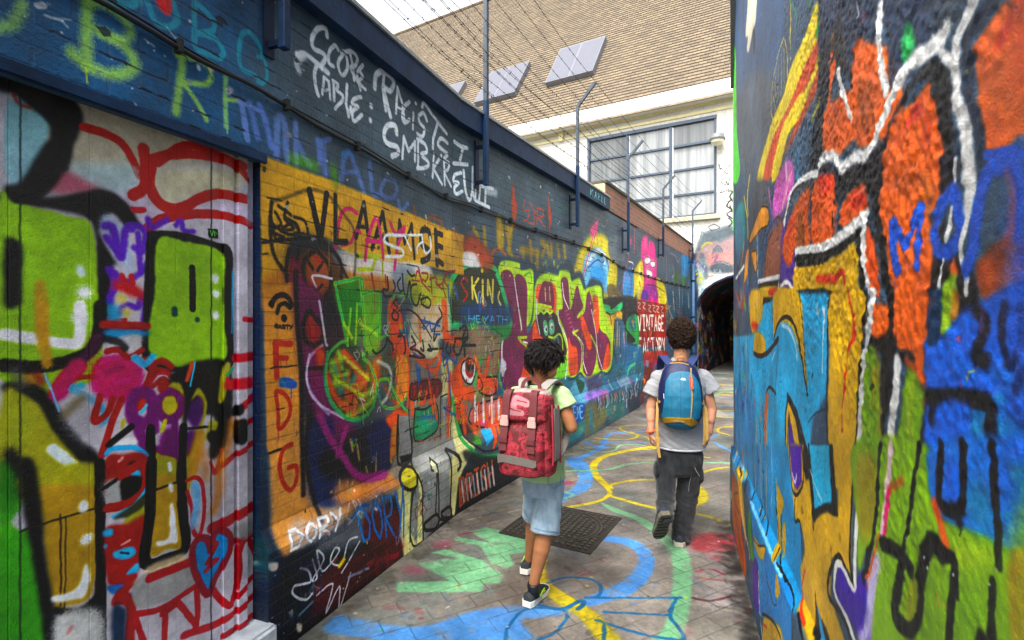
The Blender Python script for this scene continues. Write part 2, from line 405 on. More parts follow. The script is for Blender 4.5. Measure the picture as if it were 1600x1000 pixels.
1 185 162 204 24 30 70 3527 483 3577 358 3537 282
1 48 66 78 24 30 70 3598 479 3649 359 3608 324
1 111 176 184 24 30 70 3669 474 3721 360 3679 283
1 23 32 44 25 30 70 3742 470 3794 361 3752 325
1 200 212 218 25 30 70 3816 465 3869 362 3826 284
1 185 162 204 25 30 70 3891 460 3945 363 3902 327
1 48 66 78 25 30 70 3967 455 4023 365 3978 284
1 111 176 184 25 30 70 4045 450 4102 366 4056 328
1 23 32 44 26 30 70 4124 445 4182 367 4136 285
1 200 212 218 26 30 70 4205 440 4264 368 4217 330
1 185 162 204 26 30 70 4287 435 4347 369 4299 286
1 48 66 78 26 30 70 4371 429 4432 371 4383 242
1 111 176 184 27 30 70 4456 424 4518 299 4469 287
1 23 32 44 27 30 70 4543 418 4606 299 4556 242
1 200 212 218 27 30 70 4632 413 4696 300 4645 288
1 185 162 204 27 30 70 4722 407 4788 300 4735 242
1 48 66 78 28 30 70 4814 401 4881 301 4827 289
1 111 176 184 28 30 70 4908 395 4976 302 4921 242
1 23 32 44 28 30 70 5003 389 5073 302 5017 291
1 200 212 218 28 30 70 5101 383 5172 303 5115 242
1 185 162 204 29 30 70 5200 376 5273 304 5215 292
1 48 66 78 29 30 70 5302 370 5376 305 5317 242
1 111 176 184 29 30 70 5406 363 5481 305 5421 293
1 23 32 44 30 30 70 5511 356 5588 306 5527 243
3 59 61 46 13 100 100 -33 1564 -44 1761 16 1941 203 2042 491 2079 718 2027 940 1656 940 1506 343 1516 16 1542
1 75 192 122 67 30 100 -33 1564 -44 1761 16 1941 203 2042 491 2079 718 2027 940 1656 940 1506 343 1516 16 1542 -33 1564
1 22 24 28 20 25 100 7 1563 -33 1761 52 1923 242 2023 491 2056 694 2025
1 22 24 28 22 30 100 203 1671 557 1653 940 1631
3 26 74 124 26 100 80 145 1713 940 1731 940 1531 302 1517 145 1562
3 42 138 74 11 100 100 557 1512 991 1518 940 1406 694 1390
1 176 58 60 22 25 100 222 1912 184 1942 126 1906 174 1844 222 1803 164 1746
1 31 94 164 32 40 80 -55 1895 -33 1771
1 31 94 164 34 40 80 52 1838 71 1765
1 31 94 164 39 40 80 405 1810 426 1628
1 31 94 164 45 40 80 742 1824 790 1655
1 31 94 164 37 40 80 242 1671 262 1583
1 31 94 164 42 40 80 602 1700 625 1559
0 222 210 124 28 15 100 292 1950 302 1772
0 222 210 124 26 15 100 395 1951 312 1873 384 1741
0 222 210 124 30 15 100 465 1939 474 1732
0 228 216 96 47 20 100 458 2030 458 2030
0 222 210 124 31 15 100 553 1816 557 1945 636 1748 648 1951
1 216 212 124 23 20 100 766 1849 742 1787 790 1728
0 143 200 232 12 30 80 242 1622 242 1567
0 143 200 232 12 30 80 330 1622 330 1565
0 143 200 232 12 30 80 242 1595 330 1593
0 143 200 232 12 30 80 438 1621 359 1621 359 1564 442 1562
0 143 200 232 12 30 80 359 1593 420 1592
0 143 200 232 12 30 80 476 1621 520 1590
0 143 200 232 12 30 80 563 1620 502 1560
0 143 200 232 12 30 80 593 1558 637 1620 680 1556
0 143 200 232 12 30 80 610 1580 663 1579
0 143 200 232 12 30 80 710 1620 797 1619
0 143 200 232 12 30 80 753 1619 753 1554
0 143 200 232 12 30 80 826 1619 826 1552
0 143 200 232 12 30 80 914 1619 914 1550
0 143 200 232 12 30 80 826 1586 914 1584
2 214 164 28 5 100 100 -1938 2363 -1365 2366 164 2308 169 1963 -384 1992 -1223 1950 -1495 2043 -1724 2041 -1787 1889 -1776 1733 -1921 1725
2 201 138 80 16 100 100 -1926 1785 -1637 1955 -1531 1968 -1418 1929 -1223 1931 -384 1968 -384 1801 -1365 1753 -1756 1654 -1921 1643
3 233 230 230 16 100 90 -1418 1982 -897 1985 -384 1992 -384 1849 -1068 1867 -1365 1880
3 232 228 228 9 100 100 174 2167 343 2179 502 2074 174 2045
3 184 76 44 19 100 80 164 2247 395 2263 671 2089 475 2043 343 2172 169 2180
3 140 152 166 17 100 90 -842 1927 -627 1969 -498 1795 -708 1730 -842 1800
0 176 192 32 29 30 100 -1223 1969 -967 1998
0 184 200 50 26 30 100 -1215 1893 -1068 1907 -1043 1979
0 176 192 32 18 30 100 -967 1988 -964 1875
0 23 23 27 42 8 100 -1616 2271 -1531 2016
0 23 23 27 37 8 100 -1485 2284 -1534 2015
0 23 23 27 32 8 100 -1415 2291 -1415 2028 -1321 2043
0 23 23 27 34 8 100 -1159 2301 -1235 2081
0 23 23 27 35 8 100 -1159 2301 -1113 2094
0 23 23 27 24 8 100 -1215 2151 -1128 2156
0 23 23 27 34 8 100 -964 2280 -1076 2035
0 23 23 27 35 8 100 -964 2280 -893 2032
0 23 23 27 23 8 100 -1026 2122 -924 2127
0 23 23 27 29 8 100 -771 2264 -805 2043
0 23 23 27 29 8 100 -771 2264 -708 2115
0 23 23 27 27 8 100 -618 2263 -708 2115
0 23 23 27 33 8 100 -618 2263 -581 2030
1 23 23 27 48 10 100 -361 2211 -384 2255 -476 2241 -487 2145 -384 2112 -384 2052 -476 2018
0 23 23 27 54 10 100 -276 2273 -251 2017
0 23 23 27 46 10 100 -276 2260 -175 2257
0 23 23 27 46 10 100 -264 2164 -175 2157
0 23 23 27 46 10 100 -251 2054 -162 2026
1 216 88 142 25 30 95 -1223 2225 -1295 2239 -1365 2198 -1405 2056 -1418 1982
1 216 88 142 21 30 95 -1365 2016 -1281 2046 -1238 2119 -1193 2116
1 216 88 142 29 30 95 -1147 1958 -1116 2099 -1035 2231 -984 2118 -959 1989
0 216 88 142 31 30 100 -1131 2077 -984 2088
1 216 88 142 31 30 95 -879 2229 -814 2165 -708 2225 -786 2105 -833 1928
0 23 23 27 35 8 100 -1415 2029 -1321 2041
0 23 23 27 30 8 100 -1415 2126 -1415 2028
1 232 240 252 24 50 95 -786 2159 -915 2144 -950 2103 -879 2081 -738 2068 -747 2023 -932 2002
1 232 240 252 20 50 100 -805 2156 -476 2211
0 232 240 252 19 50 100 -708 2170 -627 2081
1 232 240 252 19 50 100 -476 2159 -542 2115 -542 2069
1 232 240 252 20 50 100 -361 2211 -349 2128 -431 2082 -476 2194
1 192 106 48 28 60 60 -585 2394 -564 2329
1 192 106 48 32 60 60 -384 2327 -337 2372 -188 2362 -188 2312
1 192 106 48 38 60 60 29 2321 75 2222
1 125 147 208 34 50 75 -1856 2433 -1836 2408
1 125 147 208 35 50 75 -1787 2455 -1766 2398
1 125 147 208 37 50 75 -1692 2485 -1648 2433 -1614 2410
1 125 147 208 43 50 75 -1519 2540 -1495 2391
1 125 147 208 40 50 75 -1365 2389 -1337 2525 -1295 2565 -1238 2497 -1163 2373
1 125 147 208 27 50 75 -1351 2438 -1223 2473
1 125 147 208 40 50 75 -1100 2565 -1068 2385 -984 2399
1 125 147 208 33 50 75 -932 2509 -984 2424 -932 2385 -824 2420 -814 2507 -932 2509
1 125 147 208 32 50 75 -786 2396 -747 2339 -668 2399
1 106 184 44 55 90 55 -1735 2399 -1659 2409 -1579 2411
1 106 184 44 50 90 55 -1431 2435 -1411 2359
1 23 23 27 20 60 50 -1865 2163 -1776 2198 -1614 2276 -1469 2275 -1337 2194 -1252 2116 -1238 1967 -1252 1834
1 23 23 27 22 45 90 -1865 2155 -1875 2077 -1865 1942 -1826 1869 -1766 1812
0 23 23 27 16 30 100 -1921 1957 -1567 2032
1 23 23 27 17 35 90 -1846 2113 -1807 2059 -1875 2017 -1787 1999 -1846 1975
1 23 23 27 18 35 90 -1766 2177 -1787 2094 -1724 2057 -1807 2027
1 23 23 27 17 35 90 -1875 2108 -1846 1990 -1807 1996
1 23 23 27 18 35 90 -1724 2113 -1648 2102 -1625 2040
1 23 23 27 18 35 90 -1776 2095 -1703 2076 -1692 2013 -1766 1994
1 23 23 27 18 35 90 -1826 2148 -1745 2117
1 23 23 27 18 35 90 -1797 2045 -1724 2081 -1681 2015
1 23 23 27 18 35 90 -1856 2050 -1766 2018 -1692 2038
3 28 20 22 29 100 60 -1776 1969 -1591 2028 -1418 1982 -1337 1882 -1365 1662 -1724 1655 -1787 1811
3 176 96 64 11 100 95 -1637 1922 -1567 1955 -1469 1923 -1469 1783 -1544 1718 -1614 1757
1 23 23 27 25 40 90 -1567 1964 -1648 1904 -1659 1821 -1614 1741 -1531 1702 -1457 1766 -1469 1888 -1567 1964
1 23 23 27 19 40 100 -1625 1898 -1591 1860
1 23 23 27 19 40 100 -1519 1901 -1556 1854
1 232 228 240 15 35 100 -1444 1820 -1591 1826 -1567 1768
1 23 23 27 15 40 100 -1591 1759 -1556 1752 -1519 1780
1 192 58 42 29 80 60 -1567 1921 -1531 1899
1 23 23 27 21 40 90 -1756 1940 -1776 1843 -1756 1734 -1692 1655
1 23 23 27 22 40 90 -1692 1964 -1703 1850 -1670 1656
1 23 23 27 24 40 90 -1519 2022 -1378 1933 -1365 1825
1 23 23 27 20 40 80 -1418 1965 -1309 1829
3 154 48 96 13 100 80 -1735 1895 -1692 1883 -1670 1738 -1714 1655 -1745 1734
2 207 154 104 4 100 100 -1917 1741 -1724 1783 -1703 1509 -1676 1181 -1637 926 -1567 740 -1826 739 -1894 987
2 212 160 112 10 100 100 -1884 1136 -1652 1095 -1607 688 -1532 568 -1172 509 -775 514 -789 443 -1044 481 -1423 455 -1616 451 -1844 451 -1878 530 -1868 653
3 122 44 96 13 100 95 -1735 1799 -1659 1779 -1614 1674 -1648 1507 -1614 1289 -1469 1097 -1223 942 -1337 855 -1418 874 -1591 1050 -1659 1261 -1703 1509
3 28 22 34 26 100 85 -1692 1688 -1519 1711 -1337 1717 -1309 1441 -1495 1346 -1519 1158 -1309 960 -967 911 -897 751 -976 514 -1306 477 -1418 696 -1614 754 -1637 1009 -1670 1295
3 122 44 96 15 100 85 -1692 1785 -1519 1711 -1567 1454 -1519 1279 -1365 1080 -1281 954 -1418 910 -1579 1082 -1637 1291 -1681 1509
3 28 44 96 20 100 90 -1648 1028 -1444 1040 -1418 874 -1223 686 -1283 563 -1591 620 -1648 846
3 24 38 90 18 100 90 -1068 931 -842 865 -861 637 -1074 495 -1131 611
1 20 18 22 31 45 90 -1714 1832 -1703 1590 -1676 1345 -1670 1016 -1659 685
3 138 60 68 8 100 100 -1591 1615 -1519 1546 -1531 1478 -1591 1455 -1648 1491 -1659 1565 -1625 1632
1 20 18 22 28 50 100 -1591 1615 -1519 1546 -1531 1478 -1591 1455 -1648 1491 -1659 1565 -1625 1632 -1591 1615
1 192 64 46 28 80 70 -1603 1598 -1591 1506
1 228 232 244 17 30 80 -1544 1693 -1519 1590 -1495 1468 -1482 1450
1 185 168 220 19 40 80 -1519 1451 -1603 1405 -1637 1325 -1614 1222 -1531 1125 -1469 1071
3 212 88 60 10 100 90 -1567 1437 -1507 1425 -1495 1346 -1556 1334
1 20 18 22 23 50 90 -1670 1336 -1519 1330
1 23 23 27 26 15 100 -1865 1660 -1846 1698 -1797 1716 -1756 1694 -1740 1662
1 23 23 27 23 15 100 -1831 1626 -1817 1661 -1781 1673 -1751 1650
0 23 23 27 39 10 100 -1789 1600 -1789 1600
1 23 23 27 26 20 100 -1875 1667 -1860 1683
0 23 23 27 8 15 100 -1831 1566 -1839 1569 -1847 1564 -1847 1557 -1839 1552 -1831 1554 -1831 1559 -1838 1559
0 23 23 27 8 15 100 -1824 1551 -1815 1567 -1806 1550
0 23 23 27 8 15 100 -1821 1557 -1810 1556
0 23 23 27 8 15 100 -1783 1564 -1790 1566 -1799 1565 -1799 1560 -1791 1557 -1784 1554 -1785 1550 -1793 1549 -1800 1551
0 23 23 27 8 15 100 -1777 1565 -1759 1564
0 23 23 27 8 15 100 -1768 1564 -1768 1548
0 23 23 27 8 15 100 -1753 1563 -1744 1554
0 23 23 27 8 15 100 -1735 1562 -1747 1546
0 181 50 34 32 15 100 -1841 1479 -1745 1471
0 181 50 34 35 15 100 -1843 1479 -1839 1375 -1834 1313
0 181 50 34 28 15 100 -1836 1406 -1771 1401
0 181 50 34 4 25 100 -1812 1388 -1809 1357
0 181 50 34 4 25 100 -1776 1393 -1774 1362
3 36 88 164 4 100 100 -1812 1303 -1776 1307 -1708 1275 -1714 1243 -1776 1255 -1817 1264
1 44 122 156 18 50 90 -1812 1295 -1787 1276
0 36 88 164 6 25 100 -1743 1255 -1741 1199
1 181 50 34 23 15 100 -1841 1240 -1826 1134 -1822 1063 -1787 1072 -1751 1121 -1756 1185 -1797 1230 -1841 1244
0 181 50 34 4 25 100 -1826 1064 -1824 1002
0 23 23 27 12 20 100 -1884 955 -1735 958
1 181 50 34 25 15 100 -1738 965 -1789 954 -1817 885 -1796 792 -1745 737 -1708 777 -1708 845 -1760 853
3 26 42 90 16 100 90 -1639 1023 -1541 1003 -1454 812 -1362 661 -1388 568 -1524 601 -1607 735
3 20 16 24 21 100 85 -1541 835 -1381 869 -1093 718 -879 736 -904 611 -1107 584 -1343 655 -1490 724
3 20 34 90 19 100 90 -1093 912 -827 888 -904 625 -1025 644
3 232 160 112 25 100 90 -1381 667 -1098 595 -761 586 -789 488 -1090 496 -1404 548
1 184 160 112 18 50 80 -1284 886 -1264 815
1 184 160 112 17 50 80 -1381 679 -1365 573
1 184 160 112 18 50 80 -1264 631 -1294 588
1 184 160 112 18 50 80 -1138 689 -1116 614
1 184 160 112 18 50 80 -1223 845 -1202 747
1 184 160 112 19 50 80 -1036 718 -1036 633
1 184 160 112 17 50 80 -1314 646 -1310 580
1 160 42 128 50 40 95 -1541 1075 -1454 924 -1343 796 -1264 697 -1138 621 -957 596
1 160 42 128 40 40 90 -1323 959 -1399 823
1 20 18 22 29 50 85 -1615 1088 -1639 861 -1575 606 -1567 521
3 56 128 58 10 100 90 -1418 1750 -1223 1836 -1193 1723 -1178 1492 -1309 1422 -1365 1589
3 106 184 44 11 100 90 -1178 1743 -1001 1760 -984 1588 -1001 1405 -1131 1393 -1163 1588
3 26 58 44 13 100 90 -1469 1396 -1337 1461 -1131 1373 -1035 1186 -1068 1030 -1223 990 -1418 1089 -1495 1241
1 160 224 48 40 70 85 -1444 1350 -1365 1362
1 160 224 48 41 70 85 -1418 1285 -1309 1284
1 160 224 48 41 70 85 -1431 1233 -1309 1219
1 160 224 48 41 70 85 -1365 1098 -1281 1103
1 160 224 48 44 70 85 -1223 1113 -1068 1150
1 160 224 48 44 70 85 -1193 1051 -1068 1090
1 160 224 48 40 70 85 -1444 1306 -1365 1316
1 160 224 48 43 70 85 -1223 1189 -1131 1236
1 160 224 48 42 70 85 -1309 1034 -1223 1028
1 160 224 48 41 70 85 -1392 1400 -1365 1380
1 74 160 144 45 70 80 -1378 1191 -1281 1215
1 74 160 144 45 70 80 -1418 1321 -1337 1259
1 74 160 144 47 70 80 -1252 1212 -1238 1248
1 74 160 144 46 70 80 -1309 1145 -1252 1174
3 216 96 64 8 100 95 -1337 1424 -1163 1279 -1131 1236 -1223 1170 -1295 1050 -1309 1182 -1223 1246 -1351 1370
1 216 96 64 40 50 90 -1482 1292 -1418 1160 -1309 1071
1 232 128 80 47 60 90 -1131 1236 -1223 1132 -1252 1042
3 232 112 60 11 100 90 -1068 1329 -967 1342 -1018 1143 -1084 1172
3 40 64 74 14 100 90 -967 1362 -824 1395 -805 1137 -897 1044 -1001 1100
3 240 136 56 7 100 100 -805 1362 -688 1332 -647 1184 -708 1036 -805 1008 -814 1202
1 232 224 72 17 40 80 -688 1321 -647 1184 -708 1036
1 155 232 74 20 50 90 -1418 1795 -1365 1625 -1309 1441
1 47 174 108 11 20 100 -1418 1795 -1365 1625 -1309 1441
1 155 232 74 21 50 90 -1418 1795 -1295 1821 -1178 1839 -1170 1724 -1193 1684
1 47 174 108 12 20 100 -1418 1795 -1295 1821 -1178 1839 -1170 1724 -1193 1684
1 155 232 74 22 50 90 -1193 1828 -1155 1588 -1147 1413
1 47 174 108 12 20 100 -1193 1828 -1155 1588 -1147 1413
1 155 232 74 22 50 90 -1178 1743 -1001 1760 -1001 1588 -1018 1436
1 47 174 108 12 20 100 -1178 1743 -1001 1760 -1001 1588 -1018 1436
1 155 232 74 18 50 90 -1495 1276 -1469 1396 -1365 1462 -1309 1450
1 47 174 108 10 20 100 -1495 1276 -1469 1396 -1365 1462 -1309 1450
1 155 232 74 21 50 90 -1495 1276 -1457 1148 -1337 1030 -1193 994 -1068 1050 -1035 1186 -1100 1312 -1163 1356 -1147 1394
1 47 174 108 12 20 100 -1495 1276 -1457 1148 -1337 1030 -1193 994 -1068 1050 -1035 1186 -1100 1312 -1163 1356 -1147 1394
1 155 232 74 22 50 90 -842 1396 -897 1535 -897 1671 -824 1747 -668 1765 -585 1677
1 47 174 108 12 20 100 -842 1396 -897 1535 -897 1671 -824 1747 -668 1765 -585 1677
1 155 232 74 17 50 90 -984 1465 -897 1493 -842 1407 -786 1361 -688 1332 -647 1184 -688 1055 -824 1000 -967 1034 -1018 1143 -1001 1202 -897 1200
1 47 174 108 9 20 100 -984 1465 -897 1493 -842 1407 -786 1361 -688 1332 -647 1184 -688 1055 -824 1000 -967 1034 -1018 1143 -1001 1202 -897 1200
1 155 232 74 19 50 90 -585 1666 -476 1446 -288 1292 -264 1241
1 47 174 108 10 20 100 -585 1666 -476 1446 -288 1292 -264 1241
1 155 232 74 18 50 90 -897 1190 -786 1048 -668 941 -520 858 -288 827
1 47 174 108 10 20 100 -897 1190 -786 1048 -668 941 -520 858 -288 827
1 155 232 74 16 60 80 -1418 1268 -1309 1274
1 155 232 74 17 60 80 -1223 1684 -1238 1447
1 155 232 74 17 60 80 -1281 1654 -1309 1469
1 223 232 255 26 40 80 -1018 1325 -897 1274 -870 1187 -915 1088 -967 1055
3 184 96 92 30 100 16 -1626 1526 -1412 1567 -1109 1513 -740 1331 -807 961 -1164 990 -1501 1173 -1626 1366
3 168 216 56 24 100 15 -1204 1749 -980 1741 -934 1418 -670 1229 -807 1074 -1053 1109 -1204 1365
1 240 100 62 33 50 45 -856 1654 -846 1339
1 240 100 62 34 50 45 -774 1561 -757 1370
1 240 100 62 35 50 45 -670 1365 -634 1127
1 240 100 62 28 50 45 -1412 1380 -1317 1147
1 240 100 62 31 50 45 -1109 1323 -1164 1057
1 240 100 62 29 50 45 -1293 1290 -1342 1086
1 240 100 62 33 50 45 -964 1168 -740 950
1 200 240 64 22 60 70 -1342 1375 -1109 1220
1 200 240 64 22 60 70 -1412 1254 -1164 1125
1 200 240 64 23 60 70 -1190 1565 -1024 1493
1 200 240 64 22 60 70 -1342 1567 -1268 1484
1 232 224 244 15 40 70 -1616 1409 -1636 1280 -1565 1153 -1342 1022
1 32 160 112 16 30 80 -1480 1415 -1497 1234 -1412 1082 -1217 983 -1053 1039
2 216 207 176 16 100 95 -585 1746 -55 1817 -27 1454 -239 1424 -188 1184 -708 1345 -606 1586
3 184 192 32 19 100 90 -647 1900 -27 1922 -55 1765 -313 1707 -542 1701 -627 1789
2 138 130 118 10 100 100 -627 1317 -188 1284 -188 958 -77 556 -372 386 -882 537 -786 832 -647 938
2 217 211 160 9 100 100 -188 1259 7 1270 29 847 122 645 264 479 45 317 -114 438 -27 909 -175 969
2 138 124 102 16 100 100 7 1506 502 1539 790 1429 730 1099 614 549 231 541 75 787 29 1163
3 242 100 60 12 100 95 -897 1713 -786 1673 -708 1499 -627 1339 -708 1334 -842 1375 -897 1535
1 242 100 60 82 40 95 -136 1699 -109 1457 75 1411
1 242 100 60 38 30 90 -585 1336 -453 1257 -288 1194 -188 1284
1 242 100 60 49 50 90 -767 1609 -728 1444
1 242 100 60 35 50 80 -520 1609 -498 1435
1 242 100 60 45 40 90 -264 1142 -361 1008 -337 932
1 242 100 60 53 40 90 52 950 7 1113 193 1257
1 242 100 60 50 40 90 -27 934 -82 737 -69 644
1 242 100 60 47 40 90 -188 1284 -264 1191
1 242 100 60 41 40 90 -431 1066 -498 982
1 242 100 60 38 40 90 -606 1044 -606 931
3 242 100 60 6 100 95 -804 986 -640 916 -780 885 -864 861 -932 941 -864 969
3 216 136 74 6 100 95 -864 861 -780 879 -804 712 -864 658 -887 664
2 143 143 143 3 100 100 -780 941 -627 913 -608 592 -780 637
2 154 154 154 4 100 100 -166 976 -29 956 -67 566 -150 569 -166 638
1 20 20 20 11 20 100 -660 976 -640 815 -607 736 -619 595
1 20 20 20 11 20 100 -792 888 -780 775 -798 641
1 20 20 20 14 20 100 -191 980 -29 956 -29 624 -37 559 -157 563 -199 645 -199 981
3 108 32 24 11 100 100 -627 1137 -231 1121 -215 1007 -613 1019
1 20 20 20 12 20 100 -627 1137 -231 1121 -215 1007 -613 1019 -627 1137
3 154 44 28 10 100 100 -600 1119 -559 1125 -554 1069 -573 1035 -600 1046
1 20 20 20 6 20 100 -600 1119 -559 1125 -554 1069 -573 1035 -600 1046 -600 1119
3 154 44 28 10 100 100 -518 1109 -475 1115 -469 1058 -489 1023 -518 1035
1 20 20 20 6 20 100 -518 1109 -475 1115 -469 1058 -489 1023 -518 1035 -518 1109
3 154 44 28 11 100 100 -431 1098 -387 1104 -381 1046 -402 1011 -431 1022
1 20 20 20 6 20 100 -431 1098 -387 1104 -381 1046 -402 1011 -431 1022 -431 1098
3 154 44 28 11 100 100 -357 1089 -311 1095 -304 1035 -326 1000 -357 1012
1 20 20 20 6 20 100 -357 1089 -311 1095 -304 1035 -326 1000 -357 1012 -357 1089
3 154 44 28 11 100 100 -279 1079 -231 1085 -225 1025 -248 988 -279 1001
1 20 20 20 7 20 100 -279 1079 -231 1085 -225 1025 -248 988 -279 1001 -279 1079
3 42 138 100 11 100 100 -573 948 -446 926 -264 935 -231 779 -311 717 -573 721
1 20 20 20 15 20 100 -573 948 -446 926 -264 935 -231 779 -311 717 -573 721 -573 948
3 31 94 164 7 100 80 -518 872 -279 852 -279 789 -518 790
3 74 192 112 7 100 70 -559 857 -295 823 -295 792 -545 767
0 224 240 208 5 25 100 -446 911 -446 881
0 224 240 208 5 25 100 -387 909 -380 869
1 31 94 164 39 40 90 -518 1227 -511 1152
1 242 100 60 26 40 90 -489 978 -446 979 -417 1043
1 242 100 60 24 40 90 -627 1007 -613 911
1 242 100 60 24 40 85 -387 1169 -311 873
1 242 100 60 36 40 90 -81 882 -72 658
1 242 100 60 38 50 50 -98 1229 -81 1170
0 176 58 40 14 25 100 -455 687 -498 708 -537 680 -531 629 -488 594 -450 604 -452 638 -488 644
0 176 58 40 14 25 100 -415 581 -372 688 -328 565
0 176 58 40 14 25 100 -399 618 -345 609
0 176 58 40 14 25 100 -298 560 -293 676 -211 544 -199 661
3 242 100 60 8 100 95 56 1165 130 1210 161 1034 318 981 302 876 100 939 41 1048
3 232 230 228 12 100 100 238 1254 335 1220 351 1129 286 1029 191 1057 130 1141 145 1217
1 20 20 20 18 20 100 238 1254 335 1220 351 1129 286 1029 191 1057 130 1141 145 1217 238 1254
3 168 40 28 5 100 100 207 1239 318 1231 318 1115 254 1085 191 1135
3 20 16 20 6 100 100 191 1222 254 1191 318 1204 302 1134 222 1150 207 1186
0 192 64 80 26 30 100 207 1068 207 1068
1 74 192 106 31 40 80 335 1014 384 1153 469 1238
3 242 100 60 5 100 100 401 1070 704 1039 723 902 575 874 418 941
1 20 20 20 19 25 100 384 1072 723 1047
1 20 20 20 22 25 100 435 1058 469 981 418 941 575 884 704 905 666 1015
0 208 74 48 58 30 100 435 994 435 994
0 208 74 48 64 30 100 694 992 694 992
3 217 140 140 13 100 100 318 829 557 839 899 810 917 598 554 597 270 686 254 777
1 20 20 20 18 25 100 318 829 557 839 899 810 917 598 554 597 270 686 254 777 318 829
1 244 240 238 33 30 100 335 826 340 709
1 244 240 238 34 30 100 384 819 389 700
1 244 240 238 35 30 100 487 803 492 682
1 244 240 238 37 30 100 593 787 598 664
1 244 240 238 37 30 100 648 779 653 654
1 244 240 238 39 30 100 761 762 767 635
1 244 240 238 40 30 100 839 750 845 621
1 242 100 60 35 30 92 318 856 319 588
1 242 100 60 36 30 92 401 843 415 605
1 242 100 60 38 30 92 504 838 518 604
1 242 100 60 40 30 92 629 848 644 618
1 242 100 60 42 30 92 761 713 698 531
1 242 100 60 39 30 92 557 708 566 595
1 242 100 60 36 30 92 351 635 338 575
1 242 100 60 40 30 92 662 596 570 397
1 242 100 60 33 30 92 191 857 204 628
1 242 100 60 62 30 95 872 577 704 655 839 740 761 830
1 242 100 60 50 40 60 351 671 191 648
2 90 176 220 3 100 100 418 604 644 580 555 494 448 452
2 72 144 44 4 100 100 308 590 360 561 379 467 221 537
2 124 138 44 7 100 100 713 557 851 541 783 437 648 408
3 232 122 160 6 100 80 452 689 557 634 487 619 418 659
0 40 88 176 42 30 100 593 674 593 674
1 47 174 92 39 30 100 12 934 41 795 100 631 166 514 362 381 724 314
1 20 20 20 21 30 100 71 790 130 660 227 527 448 406 744 387
3 47 52 54 10 100 80 71 824 161 740 308 590 247 531 130 625
3 16 20 24 10 100 80 90 497 448 370 744 290 744 213 199 350
1 20 20 20 13 30 100 -50 504 30 443 60 410
1 76 192 122 17 50 70 -166 1283 -115 1157 -29 998 12 917
1 106 184 44 30 30 100 761 1160 780 983 919 848
1 31 78 164 18 30 100 790 1187 819 959 919 877
3 224 224 234 7 100 90 800 1215 879 1180 899 1129 780 1080
2 142 142 140 7 100 100 -774 741 11 614 -109 33 -362 23 -647 -25 -734 73 -676 392 -774 605
2 184 184 180 15 100 100 -621 627 -183 534 -128 378 -587 491
2 216 210 156 6 100 100 -61 540 73 341 8 248 -50 12 -109 15 -147 383
2 224 218 160 7 100 100 -869 498 -705 417 -719 160 -617 -21 -789 -25 -869 247
2 232 224 160 4 100 100 -638 568 -556 418 -556 -15 -632 -15 -602 400
1 20 20 20 21 15 100 -788 940 -801 747 -774 605 -621 619 -635 819
1 20 20 20 18 15 100 -621 627 -639 537 -556 386 -556 258 -541 -5
1 20 20 20 17 15 100 -719 68 -705 309 -647 414
1 20 20 20 14 15 100 -556 1 -676 19 -719 129
1 20 20 20 18 15 100 -403 555 -429 479 -345 422 -362 124 -293 65
1 20 20 20 18 15 100 -403 555 -327 434 -310 54
1 20 20 20 24 15 100 -160 555 -109 390 -128 75 -70 -17 -293 65
1 20 20 20 32 15 100 -137 558 8 468 40 387 8 358
3 228 214 78 10 100 100 -711 580 -639 537 -632 425 -734 426 -829 500 -784 562
1 20 20 20 24 15 100 -711 580 -639 537 -632 425 -734 426 -829 500 -784 562 -711 580
3 124 124 122 11 100 100 -525 118 -362 124 -310 71 -362 23 -510 63
1 20 20 20 25 15 100 -525 118 -362 124 -310 71 -362 23 -510 63 -525 118
3 124 124 122 11 100 100 -275 110 -147 109 -109 51 -147 20 -257 69
1 20 20 20 26 15 100 -275 110 -147 109 -109 51 -147 20 -257 69 -275 110
2 20 20 20 5 100 100 -774 658 -621 642 -613 593 -747 605
2 240 234 192 2 100 100 -395 545 -327 434 -369 435 -432 521
1 184 84 44 39 30 100 57 197 40 54
0 168 80 46 26 30 100 24 280 40 54 108 69 111 126 91 170 36 172
0 168 80 46 26 30 100 24 280 82 271 95 215 82 174
0 168 80 46 26 30 100 154 61 133 285 200 276 213 232 202 180 148 173 240 66
0 168 80 46 26 30 100 283 291 311 70
0 168 80 46 26 30 100 255 289 312 292
0 168 80 46 26 30 100 282 68 341 72
0 168 80 46 26 30 100 433 274 401 295 363 272 367 217 409 186 448 155 453 96 417 76 380 96
0 168 80 46 26 30 100 461 297 497 81
0 168 80 46 26 30 100 543 301 583 85
0 168 80 46 26 30 100 479 189 563 193
1 200 200 202 22 40 80 57 253 90 76
1 154 160 164 23 40 80 113 252 147 75
1 200 200 202 23 40 80 170 251 205 74
1 154 160 164 24 40 80 229 251 265 73
1 200 200 202 25 40 80 290 250 326 72
1 154 160 164 25 40 80 352 249 389 71
1 200 200 202 26 40 80 415 248 453 70
1 154 160 164 27 40 80 480 248 519 69
1 200 200 202 27 40 80 547 247 587 68
3 127 128 136 24 100 80 -1404 460 -1180 498 -996 494 -843 460 -1180 377 -1223 273 -1496 336 -1649 400
3 184 200 224 10 100 35 -1765 572 -1699 581 -1645 549 -1455 553 -1405 523 -1423 455 -1583 432 -1742 440 -1807 511
0 240 244 250 16 35 100 -1783 546 -1794 462 -1749 462 -1715 499 -1740 540 -1783 546
0 240 244 250 16 35 100 -1648 541 -1685 515 -1688 480 -1658 450 -1622 475 -1618 512 -1648 541
0 240 244 250 16 35 100 -1596 445 -1587 539 -1529 532 -1523 512 -1540 491 -1588 492 -1522 438
0 240 244 250 16 35 100 -1489 536 -1456 484
0 240 244 250 16 35 100 -1415 533 -1475 434
